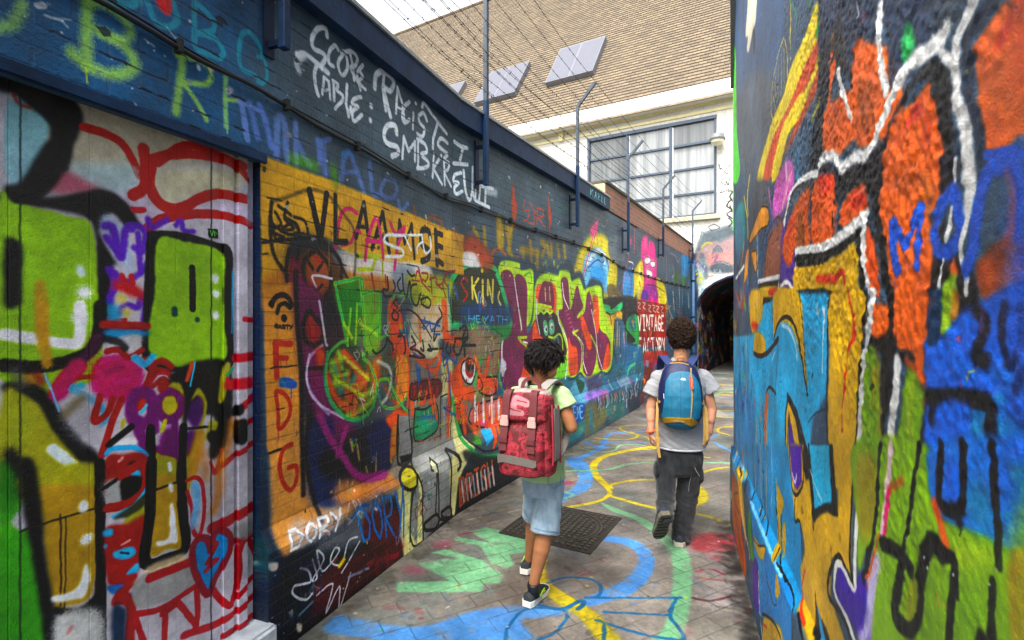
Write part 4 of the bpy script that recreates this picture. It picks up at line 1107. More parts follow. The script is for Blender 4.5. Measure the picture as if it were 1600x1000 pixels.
'R': """2 68 88 108 7 100 100 9094 16712 245 2504 245 986 8330 -5365
3 77 111 152 36 100 70 4130 4250 2416 3150 2416 2669 3111 2792 4020 3379
3 92 100 112 35 100 80 3390 3120 2496 2719 2581 2542 2988 2407 3724 2605 3916 3100
0 92 216 60 42 25 100 4369 3793 4369 2780
3 92 216 60 5 100 100 4566 3892 4187 3702 4075 3039 3866 2644 4433 2797
0 154 106 144 18 50 60 4042 3268 4020 2949
3 236 228 204 4 100 100 3352 3711 3049 3520 3080 3311 3210 3316 3390 3281 3484 3338 3428 3392 3549 3466 3468 3588
1 200 120 56 9 30 80 3428 3566 3484 3431
3 22 32 20 4 100 90 3190 3306 3098 3247 3111 3134 3190 3173
1 15 24 32 10 30 90 3678 3731 3634 3532
1 15 24 32 6 30 90 2475 2997 2487 2982
1 15 24 32 10 30 90 3866 3391 3937 3330
1 15 24 32 8 30 90 3080 2862 3124 2834
1 15 24 32 8 30 90 2902 2763 2930 2757
1 15 24 32 10 30 90 3678 2965 3652 2890
1 15 24 32 8 30 90 3080 2981 3049 2949
0 120 200 176 12 40 70 3330 3113 3330 3113
0 120 200 176 12 40 70 3330 3074 3330 3074
0 120 200 176 12 40 70 3352 3034 3352 3034
1 58 154 90 16 80 50 2378 3084 2055 2778 2055 2699
1 47 154 74 12 70 70 1900 2774 1788 2614 1727 2539
3 232 207 44 5 100 100 1727 2616 1788 2614 1924 2595 2142 2599 2271 2551 2581 2527 3049 2396 2770 2323 2455 2394 2205 2405 1975 2391 1788 2418 1707 2457 1707 2528
3 216 96 60 5 100 100 1707 2492 1831 2497 1975 2485 2142 2459 2378 2454 2581 2435 2821 2337 2581 2274 2378 2369 2112 2371 1924 2394 1788 2423 1707 2457
3 216 96 60 12 100 80 1707 2416 1831 2378 2027 2364 2142 2319 2416 2310 2142 2293 1877 2319 1727 2343
3 232 207 44 4 100 100 1698 2477 1727 2436 1877 2408 2027 2425 2341 2413 2581 2274 2416 2231 2205 2340 2001 2342 1831 2378 1707 2416
3 76 184 72 4 100 90 1727 2564 1688 2568 1698 2508 1757 2513
1 220 196 90 9 15 100 2271 2784 2416 2770 2559 2687 2581 2588 2496 2504
1 220 196 90 7 15 100 2254 2775 2205 2687 2205 2589
1 220 196 90 5 15 100 2378 2737 2416 2568
1 220 196 90 5 15 100 2323 2738 2334 2563
1 220 196 90 5 15 100 2271 2740 2271 2564
1 220 196 90 5 15 100 2475 2717 2455 2584
1 220 196 90 10 15 100 2127 2839 2148 2678
1 220 196 90 6 15 100 2537 2655 2455 2540
0 224 200 60 11 20 100 2145 2635 2145 2635
2 26 33 46 11 100 100 1707 2696 1214 2379 1214 2246 1332 2189 1534 2297 1634 2274 1707 2061 1831 2094 1727 2333
3 47 63 88 12 100 80 1670 2652 1504 2547 1534 2434 1670 2458 1707 2406 1727 2569
3 52 70 94 10 100 80 1446 2511 1214 2365 1234 2256 1320 2215 1419 2253 1474 2384
1 106 64 48 13 60 80 1343 2346 1356 2268 1393 2233
1 168 90 52 12 60 70 1550 2442 1566 2405
1 122 74 56 13 60 70 1446 2352 1452 2286
1 200 204 216 10 60 90 1343 2386 1338 2347
1 128 80 106 10 60 70 1297 2344 1297 2317
3 220 106 52 5 100 100 1566 2381 1534 2334 1566 2265 1582 2234 1393 2191 1332 2126 1368 2059 1419 2059 1504 2055 1651 2105 1660 2206 1616 2248 1599 2355
3 220 106 52 6 100 100 1244 2232 1309 2195 1356 2168 1332 2134 1343 2099 1356 2059 1214 2007 1092 1966 1092 2115
3 154 82 54 14 100 70 1309 2125 1214 2116 1214 2007 1332 2055
1 228 226 224 25 20 100 1504 2292 1474 2235 1393 2117
0 18 21 28 13 20 100 1393 2241 1374 2175 1338 2120
1 18 21 28 21 40 90 1831 2094 1727 2231 1616 2267 1599 2336 1534 2370 1489 2436
1 224 207 48 17 70 60 1707 2294 1788 2264
3 44 58 80 9 100 90 1167 2349 897 2176 908 2083 1032 2087 1132 2067 1158 2181
3 52 64 76 7 100 80 942 2193 857 2140 877 2076 919 2072 954 2107
3 54 160 90 4 100 100 1068 2184 1025 2136 1032 2109 1068 2105 1084 2134
3 220 106 52 6 100 100 1254 2237 1195 2164 1158 2092 1167 2054 1234 1999 1368 2059 1368 2287
3 143 82 48 14 100 60 1343 2194 1234 2124 1234 2036 1343 2067
1 220 220 218 33 25 100 1195 2289 1204 2240 1195 2178 1163 2094
1 220 220 218 35 30 100 925 2078 979 2082 1046 2094 1116 2074 1176 2037 1234 1999 1276 1944
1 220 220 218 31 50 90 903 2085 919 2075 954 2082
1 28 48 72 27 30 100 762 2050 811 2046 838 2030 833 1969 829 1932 802 1883 794 1814
1 220 220 218 31 25 100 794 2093 838 2070 867 2050 877 2009 867 1947 838 1896 838 1819
0 220 220 218 20 30 100 919 2053 877 2009
3 220 106 52 3 100 100 747 2035 725 2022 705 1992 668 1975 668 1816 712 1843 777 1810 786 1854 806 1942 820 2011 786 2022
3 184 96 44 11 100 60 750 1966 699 1930 668 1856 732 1867 786 1934
1 192 58 76 17 70 70 725 2007 743 1991 754 1985
3 216 92 76 4 100 100 732 2061 668 2021 668 1983 712 2012
1 60 26 28 5 40 80 736 2031 712 2008 705 1990
1 144 32 64 10 70 70 705 2004 695 2011
3 18 21 28 4 100 100 948 2056 908 2021 887 1966 877 1837 919 1848 936 1931 954 2005 966 2027 1032 2038 1141 1996 1186 1920 1234 1933 1141 2010 1032 2057
3 220 106 52 3 100 100 966 2022 948 1986 925 1921 919 1824 1176 1886 1176 1960 1092 2005 1005 2015
3 176 58 72 6 100 70 1011 2005 991 1974 1092 1973 1108 1952 1061 1987
3 168 58 42 7 100 60 979 1975 954 1920 966 1890 991 1933
3 220 106 52 4 100 100 1234 1926 1108 1939 919 1881 925 1800 966 1780 942 1692 960 1585 1108 1583 1150 1712 1195 1823
3 154 76 26 12 100 60 1108 1906 1005 1877 1011 1843 1092 1849
3 168 106 44 9 100 50 991 1868 942 1821 966 1780 998 1816
1 18 21 28 29 20 100 1254 1976 1234 1885 1195 1788 1158 1672 1116 1579
1 220 220 218 24 20 100 1320 1866 1286 1779 1276 1694 1234 1647 1265 1577
1 184 56 58 12 50 70 1276 1823 1244 1758 1234 1706
3 220 106 52 5 100 100 1254 1797 1214 1740 1204 1674 1234 1662 1276 1717
1 47 92 192 35 25 100 1124 1797 1124 1743 1103 1701
1 47 92 192 27 25 100 1116 1798 1068 1746 1005 1806 1005 1758 1008 1698
3 16 28 44 3 100 100 919 1876 877 1865 877 1821 925 1811
3 18 21 28 3 100 100 942 1709 877 1696 857 1709 829 1676 811 1655 811 1585 954 1582
3 220 106 52 3 100 100 887 1692 877 1701 867 1669 887 1665
3 138 176 48 3 100 95 908 1662 867 1664 867 1584 908 1583
1 47 92 192 30 30 100 877 1811 919 1794 942 1748 919 1712 887 1713 857 1740 867 1782 882 1807
3 18 21 28 2 100 100 919 1761 903 1769 908 1732 919 1739
1 220 220 218 34 30 100 838 1846 829 1804 833 1770
1 220 220 218 16 30 100 829 1770 847 1733 857 1709 838 1667 838 1642
1 220 220 218 11 30 100 872 1856 877 1826
1 220 220 218 12 30 100 884 1778 900 1731
1 220 220 218 10 30 100 914 1697 925 1646
0 18 21 28 19 60 80 862 1843 862 1843
1 47 92 192 32 30 100 732 1811 770 1817 794 1795 811 1751 820 1704 838 1677
1 47 92 192 27 35 100 732 1811 712 1775 718 1726 725 1710
1 47 92 192 16 40 100 786 1838 732 1826 699 1809
3 192 85 44 5 100 90 747 1806 729 1779 736 1720 786 1691 811 1674 786 1630 699 1614 668 1665 668 1745 712 1699 712 1754 732 1800
3 106 52 20 7 100 60 786 1700 732 1702 712 1669 762 1670
3 184 106 76 11 100 70 786 1658 712 1669 668 1653 668 1614 770 1620
1 90 106 208 3 30 80 1116 1696 1108 1642 1092 1609
1 90 106 208 3 30 80 1061 1748 1057 1684
1 90 106 208 3 30 80 1011 1699 998 1662
3 220 106 52 4 100 100 1254 1625 1150 1623 1150 1562 1234 1552
3 220 106 52 3 100 100 1116 1652 960 1645 966 1562 985 1532 979 1480 1005 1489 1032 1529 1116 1550
1 18 21 28 26 30 100 1132 1653 1141 1555 1150 1487 1167 1401 1186 1356 1186 1240
1 18 21 28 25 50 90 1265 1550 1132 1529 1032 1523
3 18 21 28 6 100 90 1195 1560 1108 1563 1124 1489 1141 1406 1195 1425 1186 1508
3 126 168 30 5 100 100 1297 1518 1204 1510 1204 1445 1195 1237 1368 1184 1368 1424
3 184 138 32 8 100 80 1244 1503 1204 1506 1195 1237 1254 1219 1276 1398
1 228 220 216 14 50 80 1234 1405 1276 1360 1320 1321
1 200 74 40 14 70 70 1265 1325 1234 1295
1 220 220 218 37 25 100 1099 1511 1108 1438 1132 1367 1141 1253
1 208 106 144 13 60 80 1158 1327 1167 1245
3 126 168 30 4 100 100 1039 1507 998 1484 985 1438 998 1353 1005 1295 1124 1258 1076 1417 1061 1476
1 176 196 40 23 80 50 1032 1474 1039 1374
1 18 21 28 18 30 100 966 1476 972 1417 991 1367 1005 1295
1 200 88 42 19 60 70 1061 1517 979 1492 975 1446
3 47 100 200 4 100 100 979 1556 930 1569 897 1591 857 1607 829 1617 668 1631 668 1393 954 1304 972 1475
3 60 140 204 11 100 50 877 1519 811 1530 732 1506 668 1494 668 1554 747 1531
3 42 138 160 14 100 60 833 1458 747 1464 668 1435 668 1397 786 1361
3 74 160 136 4 100 50 762 1493 739 1492 743 1482 758 1482
3 28 60 92 3 100 100 960 1645 908 1643 919 1569 966 1556
3 148 180 44 3 100 90 914 1643 877 1641 887 1586 914 1575
3 192 120 56 3 100 80 882 1641 857 1640 862 1602 884 1597
1 18 21 28 27 40 92 811 1612 786 1593 802 1557 811 1539 786 1536
1 18 21 28 19 40 92 739 1615 747 1580 739 1549 725 1537 705 1560 699 1593 705 1614
1 18 21 28 16 40 90 699 1531 715 1504
1 122 90 128 12 80 60 794 1616 798 1583
1 18 21 28 31 30 97 966 1459 877 1472 794 1477 774 1464 770 1366
1 18 21 28 28 40 90 942 1451 948 1422
3 47 100 200 5 100 90 919 1457 838 1467 829 1439 802 1378 942 1339 948 1405
1 42 134 160 15 80 60 820 1431 794 1413
3 18 21 28 3 100 100 936 1366 877 1383 847 1375 838 1340 936 1310
0 200 90 80 10 80 80 854 1493 854 1493
0 200 90 80 10 80 80 862 1566 862 1566
1 168 160 72 4 60 70 838 1502 829 1516 815 1520
3 46 140 140 12 100 90 3916 2436 3634 2365 3634 2106 4020 2064 4246 2267 4187 2407
3 90 112 136 15 100 80 4130 2371 3818 2336 3724 2118 4020 1992
3 80 80 88 22 100 80 3177 2401 2672 2274 2672 2147 2988 2069 3245 2187
1 232 207 44 28 30 95 3352 2485 3468 2392 3428 2261
1 232 207 44 26 40 90 3634 2419 3468 2248
1 232 207 44 31 40 80 3468 2217 3428 2118
3 216 120 192 12 100 95 2205 2248 2083 2175 2112 2082 2305 2058 2416 2051 2537 2089 2496 2200 2378 2242
1 232 216 168 20 80 60 2142 2178 2305 2072
1 240 224 236 25 80 70 2237 2244 2221 2173
1 216 120 192 25 50 90 2648 2228 2581 2097
1 138 106 160 38 80 60 2581 2128 2496 2014
1 88 160 200 15 70 70 2001 2212 2027 2111 2142 2077
3 216 144 30 9 100 100 2875 2197 2696 2151 2672 2067 2930 2078 3316 2061 3352 2096 3049 2169
1 18 21 28 9 15 100 2875 2197 2696 2151 2672 2067 2930 2078 3316 2061 3352 2096 3049 2169 2875 2197
3 216 144 30 9 100 100 3280 1998 3080 1983 3049 1897 3111 1866
1 18 21 28 8 15 100 3280 1998 3080 1983 3049 1897 3111 1866 3280 1998
3 216 144 30 5 100 100 3390 2031 3468 1876 3634 1846 3549 2009
1 47 98 176 18 40 90 2625 2145 2581 2059 2720 2011 2875 1932
1 208 212 220 13 40 80 3049 2151 3018 2020 2988 1714
3 138 92 80 11 100 100 2625 2012 2378 2023 2271 1984 2378 1790 2770 1804 2720 1946
1 90 58 64 13 40 90 2720 2011 2455 2058 2305 2017
1 18 21 28 10 30 100 2759 1804 2720 1946 2537 2013
3 90 70 144 10 100 95 2305 1989 2055 1972 2055 1678 2112 1643 2378 1648 2341 1828
3 208 96 46 8 100 95 1809 2035 1854 1946 1809 1852 2027 1858 2083 1865 2142 1809 2271 1848 2305 1893 2237 1965 2055 2027 1924 2051
3 138 90 60 9 100 80 2001 1986 1924 1971 1900 1864 2027 1870
1 176 58 80 21 80 60 2083 1977 2205 1907
1 74 58 60 9 50 90 1949 1976 1912 1855
1 18 21 28 9 30 90 1809 2035 1820 1853
3 216 96 42 5 100 100 1788 2040 1670 2031 1550 2014 1534 1959 1566 1827 1788 1849
3 208 74 64 10 100 80 1707 2056 1550 2014 1534 1978 1634 1973 1707 2010
1 200 116 44 8 40 80 1707 1970 1688 1845
3 18 22 34 4 100 100 1727 2097 1634 2075 1504 2010 1393 2001 1320 1992 1214 2004 1176 1925 1214 1863 1276 1899 1332 1936 1474 1924 1534 1959 1550 2018 1670 2056
1 220 220 218 33 40 100 1707 2091 1634 2090 1534 2060 1474 2011 1393 2013 1276 1990 1214 2018
1 220 220 218 27 30 100 2271 1997 2142 2089 1924 2097 1727 2066
1 76 74 80 22 30 100 2205 2025 2083 2088 1854 2062 1788 2040
3 216 96 42 4 100 100 1320 1929 1276 1884 1276 1861 1474 1849 1467 1913
3 200 58 60 9 100 70 1393 1918 1297 1904 1286 1871 1393 1885
1 18 21 28 10 40 100 1504 1934 1504 1836
1 18 21 28 10 40 100 1550 1936 1566 1827
0 200 90 40 7 40 100 1526 1930 1526 1831
3 18 21 28 3 100 100 1582 1820 1320 1823 1297 1580 1343 1787 1474 1770 1634 1788
3 16 18 24 5 100 30 1320 1823 1276 1853 1214 1848 1214 1718
1 220 220 218 33 30 100 2027 1852 1788 1828 1616 1820 1446 1827 1343 1839 1286 1848
1 220 220 218 24 25 100 1286 1844 1309 1782 1286 1710 1244 1647 1254 1577
3 216 90 42 3 100 100 1270 1822 1214 1718 1186 1645 1234 1662 1276 1709 1286 1779
0 220 220 218 12 20 100 2041 1860 2083 1679
3 207 165 30 4 100 100 2041 1799 1634 1774 1446 1784 1343 1783 1332 1690 1297 1580 1534 1576 1616 1681 2055 1690
3 18 21 28 3 100 100 2041 1836 1651 1800 1634 1769 1975 1787 2041 1805
3 18 21 28 3 100 100 2055 1703 1599 1685 1566 1646 2001 1652
3 88 170 212 3 100 100 2001 1652 1599 1649 1599 1571 2001 1563
1 200 228 240 25 40 80 1747 1625 1616 1633
1 200 58 56 27 40 90 1727 1725 1534 1713
1 200 58 56 18 40 90 1534 1713 1460 1725 1446 1677 1406 1578
0 18 21 28 11 30 100 1332 1781 1320 1689 1276 1576
0 220 220 218 26 30 100 2959 1801 2378 1782
3 18 21 28 4 100 100 2942 1786 2378 1768 2397 1741 2930 1764
3 207 165 30 4 100 100 2930 1764 2397 1741 2416 1692 2875 1701
3 18 21 28 4 100 100 2875 1705 2455 1690 2455 1664 2848 1666
3 88 170 212 4 100 100 2848 1666 2475 1661 2496 1554 2848 1547
3 200 58 56 5 100 100 2648 1740 2416 1735 2416 1706 2625 1712
0 220 220 218 11 30 100 2378 1782 2397 1691
0 18 21 28 9 30 100 2942 1799 2875 1658
1 220 220 218 21 40 100 2341 1738 2205 1749 2112 1712
3 207 165 30 7 100 100 2416 1548 2397 1670 2237 1698 2083 1667 2055 1556
1 18 21 28 13 20 100 2416 1548 2397 1670 2237 1698 2083 1667 2055 1556 2416 1548
1 224 224 224 26 35 95 4130 1905 3634 1954
1 200 90 40 27 35 95 4187 1809 3818 1677
1 216 122 44 25 35 95 3818 1791 3724 1631
1 122 184 60 24 35 95 3634 1738 3549 1651
1 22 22 28 27 35 95 4020 1992 3916 1842
1 88 168 212 23 35 95 3468 2000 3390 1648
1 106 80 160 21 35 95 3177 1834 3111 1663
1 216 144 30 25 35 95 3634 2106 3818 1972
1 176 58 48 27 35 95 4075 1707 4020 1526
1 184 192 216 21 35 95 3316 1667 2988 1643
2 88 170 212 8 100 100 4369 1455 3724 1476 3177 1504 2875 1607 2455 1715 2027 1695 1599 1675 1607 1489 1634 1361 1788 1264 1877 1030 4001 384
3 63 136 200 28 100 60 4246 1055 3245 1125 3177 814 3730 566 4172 568
3 207 165 30 7 100 100 3352 1758 2875 1735 2875 1607 3177 1513 3316 1568
3 200 58 48 7 100 100 3245 1579 3018 1571 3049 1535 3245 1540
1 220 220 218 11 30 100 3049 1743 3018 1571
3 207 165 30 4 100 100 3111 1515 2821 1506 2770 1425 3144 1392
1 58 32 24 27 15 100 3177 1395 2930 1393 2672 1432 2397 1509
0 58 32 24 9 15 100 2397 1509 2475 1253
0 18 21 28 9 20 100 2559 1720 2559 1500
3 207 165 30 5 100 100 2496 1717 2001 1694 1924 1524 1854 1362 1924 1421 2027 1508 2142 1567 2305 1585 2455 1547 2516 1516
1 18 21 28 18 25 100 2516 1501 2416 1570 2237 1605 2083 1574 1975 1487 1865 1338
1 18 21 28 9 20 100 1988 1693 1924 1524 1865 1360
1 200 122 44 22 50 70 2455 1635 2455 1569
1 207 232 244 17 40 80 2305 1571 2173 1553 2055 1495 2022 1448
1 207 232 244 11 40 80 1651 1624 1670 1435
0 207 224 234 32 50 80 1727 1625 1727 1625
0 207 224 234 31 50 80 1651 1619 1651 1619
1 207 232 244 11 40 80 2475 1444 2559 1401
1 58 32 24 17 20 100 2720 1218 2625 1263 2455 1255
3 216 112 44 4 100 100 2720 1218 2648 1213 2720 1040 2672 788 2770 758 2780 1078
1 207 165 30 10 30 100 2662 1210 2759 761
1 18 21 28 7 30 100 2780 1193 2780 755
1 18 21 28 7 20 100 2487 1251 2475 848
2 18 21 28 3 100 100 2205 1297 2027 1255 1854 1141 1820 1047 2254 915 2254 1176
2 207 165 30 3 100 100 2189 1260 2055 1214 1877 1030 2237 920 2231 1181
2 18 21 28 3 100 100 2173 1224 1949 1008 2205 930 2198 1148
2 90 60 156 3 100 100 2158 1201 1949 1008 2158 944
1 184 176 224 10 40 80 2179 1152 2173 946
1 16 40 64 6 20 100 1854 1241 1788 1275 1707 1305 1634 1322
1 16 40 64 4 30 80 1634 1361 1550 1401 1474 1498
0 18 21 28 13 15 100 1599 1675 1616 1440 1625 1295 1591 1117
3 207 165 30 2 100 100 1582 1674 1297 1661 1320 1509 1356 1402 1368 1184 1566 1124 1607 1298 1591 1490
1 200 58 56 19 40 90 1419 1667 1368 1567 1419 1519
0 200 58 56 9 30 100 1419 1519 1467 1368 1474 1288
0 18 21 28 10 40 100 1460 1295 1460 1295
0 18 21 28 10 40 100 1467 1503 1467 1503
1 207 165 30 12 80 50 1550 1604 1474 1542
1 18 21 28 12 20 100 1276 1660 1309 1549 1343 1427 1362 1186
1 220 220 218 29 25 100 1234 1658 1276 1550 1314 1462 1332 1350 1338 1194
3 126 168 30 5 100 100 1270 1516 1214 1505 1214 1231 1297 1206 1297 1395
1 192 138 40 18 80 60 1229 1479 1239 1404
1 207 165 30 17 30 95 4187 1535 4119 1408 4222 1271
1 18 21 28 16 30 95 3916 1446 3857 1265 3947 1069
1 156 122 32 17 30 95 4222 1284 4153 1202 4258 1104
1 207 165 30 14 30 95 3549 1482 3500 1234 3574 971
1 90 64 144 14 30 95 3468 1464 3421 1262 3492 1048
1 47 112 184 14 30 95 3390 1185 3345 922 3340 585
1 47 112 184 15 30 95 3770 1048 3715 869 3798 660
1 159 200 232 16 30 95 3916 1050 3857 967 3947 858
1 200 74 40 13 30 95 3177 1135 3137 1104 3197 1056
1 207 165 30 13 30 95 3080 1040 3042 893 3098 658
1 207 165 30 12 30 95 2942 1187 2908 1105 2959 1009
1 18 21 28 12 30 95 3036 885 3000 822 3055 672
1 18 21 28 16 30 95 4020 1036 3957 762 3712 472
1 58 120 192 15 30 95 3724 789 3669 681 3468 546
1 207 165 30 16 30 95 4187 626 3975 575 3867 425
1 18 21 28 14 30 95 3428 772 3382 713 3356 580
1 18 21 28 12 30 95 2848 1149 2816 979 2864 730
1 16 16 16 12 30 95 2959 1044 2925 937 2977 810
1 18 21 28 13 30 95 3280 1257 3238 1194 3301 1117
2 63 150 204 9 100 95 3908 680 1970 1136 1942 697 1908 547 2716 102 2999 545
3 176 90 36 8 100 100 3983 464 3529 405 3431 233 3208 108 3384 -41 3800 35 4022 131
0 18 21 28 15 30 100 3920 325 3742 159 3338 92
1 18 21 28 14 30 100 3632 419 3920 299 3580 293
3 207 165 30 6 100 100 3759 553 3485 560 3294 397 3208 257 3431 313 3580 412
3 90 154 60 5 100 90 3050 517 2977 394 2907 287 3050 263 3127 395
3 90 60 140 7 100 100 2907 287 2716 337 2716 102 2907 93
1 220 220 218 11 30 100 3479 445 3384 330 3127 270 3050 222
1 220 220 218 11 30 100 2716 319 2686 154 2548 8
3 58 132 196 6 100 100 3063 543 2716 482 2400 532 2259 549 1964 556 1978 357 2150 257 2400 244 2657 134 2629 377 2907 442
1 159 208 240 17 30 80 3067 552 2354 552 2166 556
1 18 21 28 8 30 100 2289 558 1944 560 1932 393
3 207 165 30 4 100 100 2873 426 2657 470 2497 530 2629 412 2808 388
1 74 44 28 9 15 100 2907 403 2716 446 2497 530 2522 427 2268 379 2205 545
3 207 165 30 3 100 100 2227 535 2150 500 2247 428
3 207 165 30 4 100 100 2476 943 2431 858 2268 825 2347 720 2308 558 2389 569 2431 793
1 18 21 28 10 30 100 2476 820 2431 712 2316 554
3 207 165 30 4 100 100 2249 749 2231 667 2271 589 2307 681
1 18 21 28 8 30 100 2327 750 2300 592 2111 562
1 207 165 30 17 30 95 3746 719 3603 584 3468 542
1 18 21 28 15 30 95 3503 776 3413 592 3234 527
1 207 165 30 14 30 95 3137 747 3094 676 3109 589
1 90 64 144 14 30 95 3031 887 2991 752 3052 658
1 207 165 30 13 30 95 2933 910 2895 707 2855 577
1 207 165 30 13 30 95 2753 952 2720 743 2723 588
1 18 21 28 13 30 95 2828 793 2793 673 2723 569
1 18 21 28 12 30 95 2698 615 2625 589 2565 561
1 143 196 234 12 30 95 2570 995 2541 824 2585 691
1 18 21 28 14 30 95 3212 844 3166 655 3065 563
1 18 21 28 13 30 95 2901 618 2844 595 2796 570
1 18 21 28 16 30 95 3695 571 3543 554 3559 490
2 207 165 30 4 100 100 2194 1084 1915 1150 1942 1007 1837 1052 1788 947 1742 987 1508 1049 1508 1245 1371 1278 1385 1094 1399 931 1444 919 1579 897 1579 782 1414 716 1668 552 1838 562 1906 561 1970 684 1888 785 1942 852 2061 834 2109 928
1 18 21 28 12 20 100 2159 1092 2061 950 2061 827 1970 854 1942 761 1928 729
2 90 60 156 4 100 100 2159 1092 1942 1143 1942 1007 2030 947 2109 970
1 200 192 232 14 40 100 2109 991 2061 971 2030 1008
1 18 21 28 14 20 100 1942 1143 1915 1022 2045 928 2125 951 2166 1090
1 18 21 28 11 20 100 1849 1165 1788 929 1776 904
2 18 21 28 3 100 100 1849 1165 1788 929 1765 926 1656 995 1508 1044 1561 1233
2 88 176 212 3 100 100 1837 1168 1598 1224 1570 1063 1656 1028 1765 973
1 184 224 240 9 40 80 1824 1086 1742 1045 1677 1032
3 207 165 30 4 100 100 1765 920 1720 966 1617 1015 1543 1026 1508 989 1742 894
0 18 21 28 14 20 100 1364 1279 1392 1092 1406 965 1378 923
1 220 220 218 25 25 100 1330 1287 1343 1109 1364 984 1357 901
1 18 21 28 17 25 100 1385 919 1444 928 1508 934 1598 836 1598 772 1508 783 1414 773 1385 716
1 220 220 218 20 25 100 1364 902 1508 914 1543 821 1444 803 1330 764
3 76 44 160 3 100 100 1492 906 1371 899 1330 964 1280 988 1305 863 1330 813 1414 811 1525 824
3 108 96 184 10 100 80 1305 898 1211 1021 1211 839 1317 772
3 184 180 208 7 100 80 1244 1038 1214 1051 1214 930 1280 937
1 200 58 48 14 30 90 1888 716 1942 632 1890 576 1809 566
3 18 21 28 3 100 100 1753 709 1720 663 1598 655 1579 608 1618 583 1741 581 1753 621
3 63 150 204 3 100 100 1731 674 1602 593 1651 563
0 18 21 28 12 20 100 1886 559 1705 529
1 207 165 30 11 80 40 1636 970 1627 919
0 106 76 16 24 70 70 1942 907 1942 907
0 106 76 16 19 70 70 1492 991 1492 991
0 106 76 16 20 70 70 1579 918 1579 918
3 207 165 30 4 100 100 2574 154 2310 295 2113 364 2113 273 2522 16
1 18 21 28 14 30 100 2601 165 2310 295 2131 325
1 200 58 48 13 30 100 2574 128 2472 171
3 126 168 30 5 100 100 1317 1290 1211 1315 1211 1101 1280 1047 1317 987 1343 993 1330 1114
1 200 138 40 21 80 60 1233 1248 1256 1158 1305 1080
0 18 21 28 14 60 80 1286 1199 1286 1199
1 18 21 28 18 30 100 1211 1109 1256 1074 1280 1005 1305 967
1 200 80 44 8 40 90 1211 1053 1244 1005 1280 954
3 126 168 30 5 100 100 1377 1276 964 1373 951 1275 900 1259 804 1288 734 1293 726 1253 726 1139 1227 821 1205 1056 1323 1073
3 176 144 32 13 100 70 1349 1242 1227 1275 1227 1128 1323 1064
3 154 176 32 10 100 60 894 1220 776 1270 776 1249 877 1192
3 108 154 32 14 100 50 877 1163 785 1193 794 1125 877 1076
0 18 21 28 18 25 100 1194 1319 1210 1198 1238 1094 1273 1008 1297 962
1 220 196 204 26 40 100 1134 1333 1153 1236 1184 1120
1 216 60 112 16 50 90 1149 1227 1163 1175 1173 1117
1 200 80 60 16 70 70 1144 1236 1080 1274
1 18 21 28 15 30 100 1000 1365 1030 1272 1054 1187 1080 1127
1 192 184 216 37 70 80 1205 1056 1249 977 1261 888 1323 809
1 208 96 44 10 50 80 1205 1112 1249 1019 1285 977
1 76 60 156 27 70 70 1285 960 1323 853
3 58 116 200 5 100 100 951 1376 662 1444 662 1301 726 1287 804 1280 888 1264 951 1272
3 47 100 200 9 100 70 750 1424 662 1444 662 1305 734 1293 750 1351
3 42 134 160 13 100 60 844 1331 776 1358 767 1299 823 1288
3 32 120 144 7 100 60 742 1403 703 1404 711 1378
1 18 21 28 23 25 100 918 1384 925 1287 854 1299 849 1400
3 47 100 200 4 100 100 906 1354 865 1365 863 1308 906 1296
1 18 21 28 22 50 90 877 1289 860 1275
1 18 21 28 3 40 100 854 1277 855 1253
1 208 85 44 23 50 90 941 1275 918 1246 900 1217
1 18 21 28 21 20 100 771 1418 763 1347 754 1292 752 1255
1 18 21 28 19 30 100 767 1223 769 1165 767 1113
0 200 208 220 6 70 80 756 1246 756 1246
0 200 208 220 6 70 80 776 1218 776 1218
1 18 21 28 32 30 100 1184 1105 1106 1122 1046 1120 1038 1110
1 18 21 28 36 28 100 1080 1112 1097 1053 1115 985 1038 1000 1007 1064 992 1138 951 1202 912 1200
3 148 160 36 3 100 100 1046 1086 1007 1105 1022 1029 1063 1010
1 18 21 28 22 30 100 900 1202 871 1207 877 1163 888 1098 894 1032
1 18 21 28 18 40 90 877 1204 865 1157
3 18 21 28 3 100 100 804 1135 776 1136 785 1102 813 1084
0 224 228 232 6 50 80 978 1165 978 1165
0 224 228 232 6 50 80 968 1150 968 1150
0 224 228 232 6 50 80 957 1164 957 1164
0 224 228 232 5 50 80 877 1184 877 1184
3 196 80 28 4 100 100 722 1283 662 1297 662 1180 711 1149 726 1200
1 200 122 40 5 60 80 931 1121 925 1099
3 196 80 28 17 100 100 692 2059 450 2026 450 1759 692 1869
3 47 92 192 24 100 80 692 1845 363 1702 363 1512 692 1433
3 126 168 30 22 100 70 696 1382 282 1465 282 1264 696 1018""",
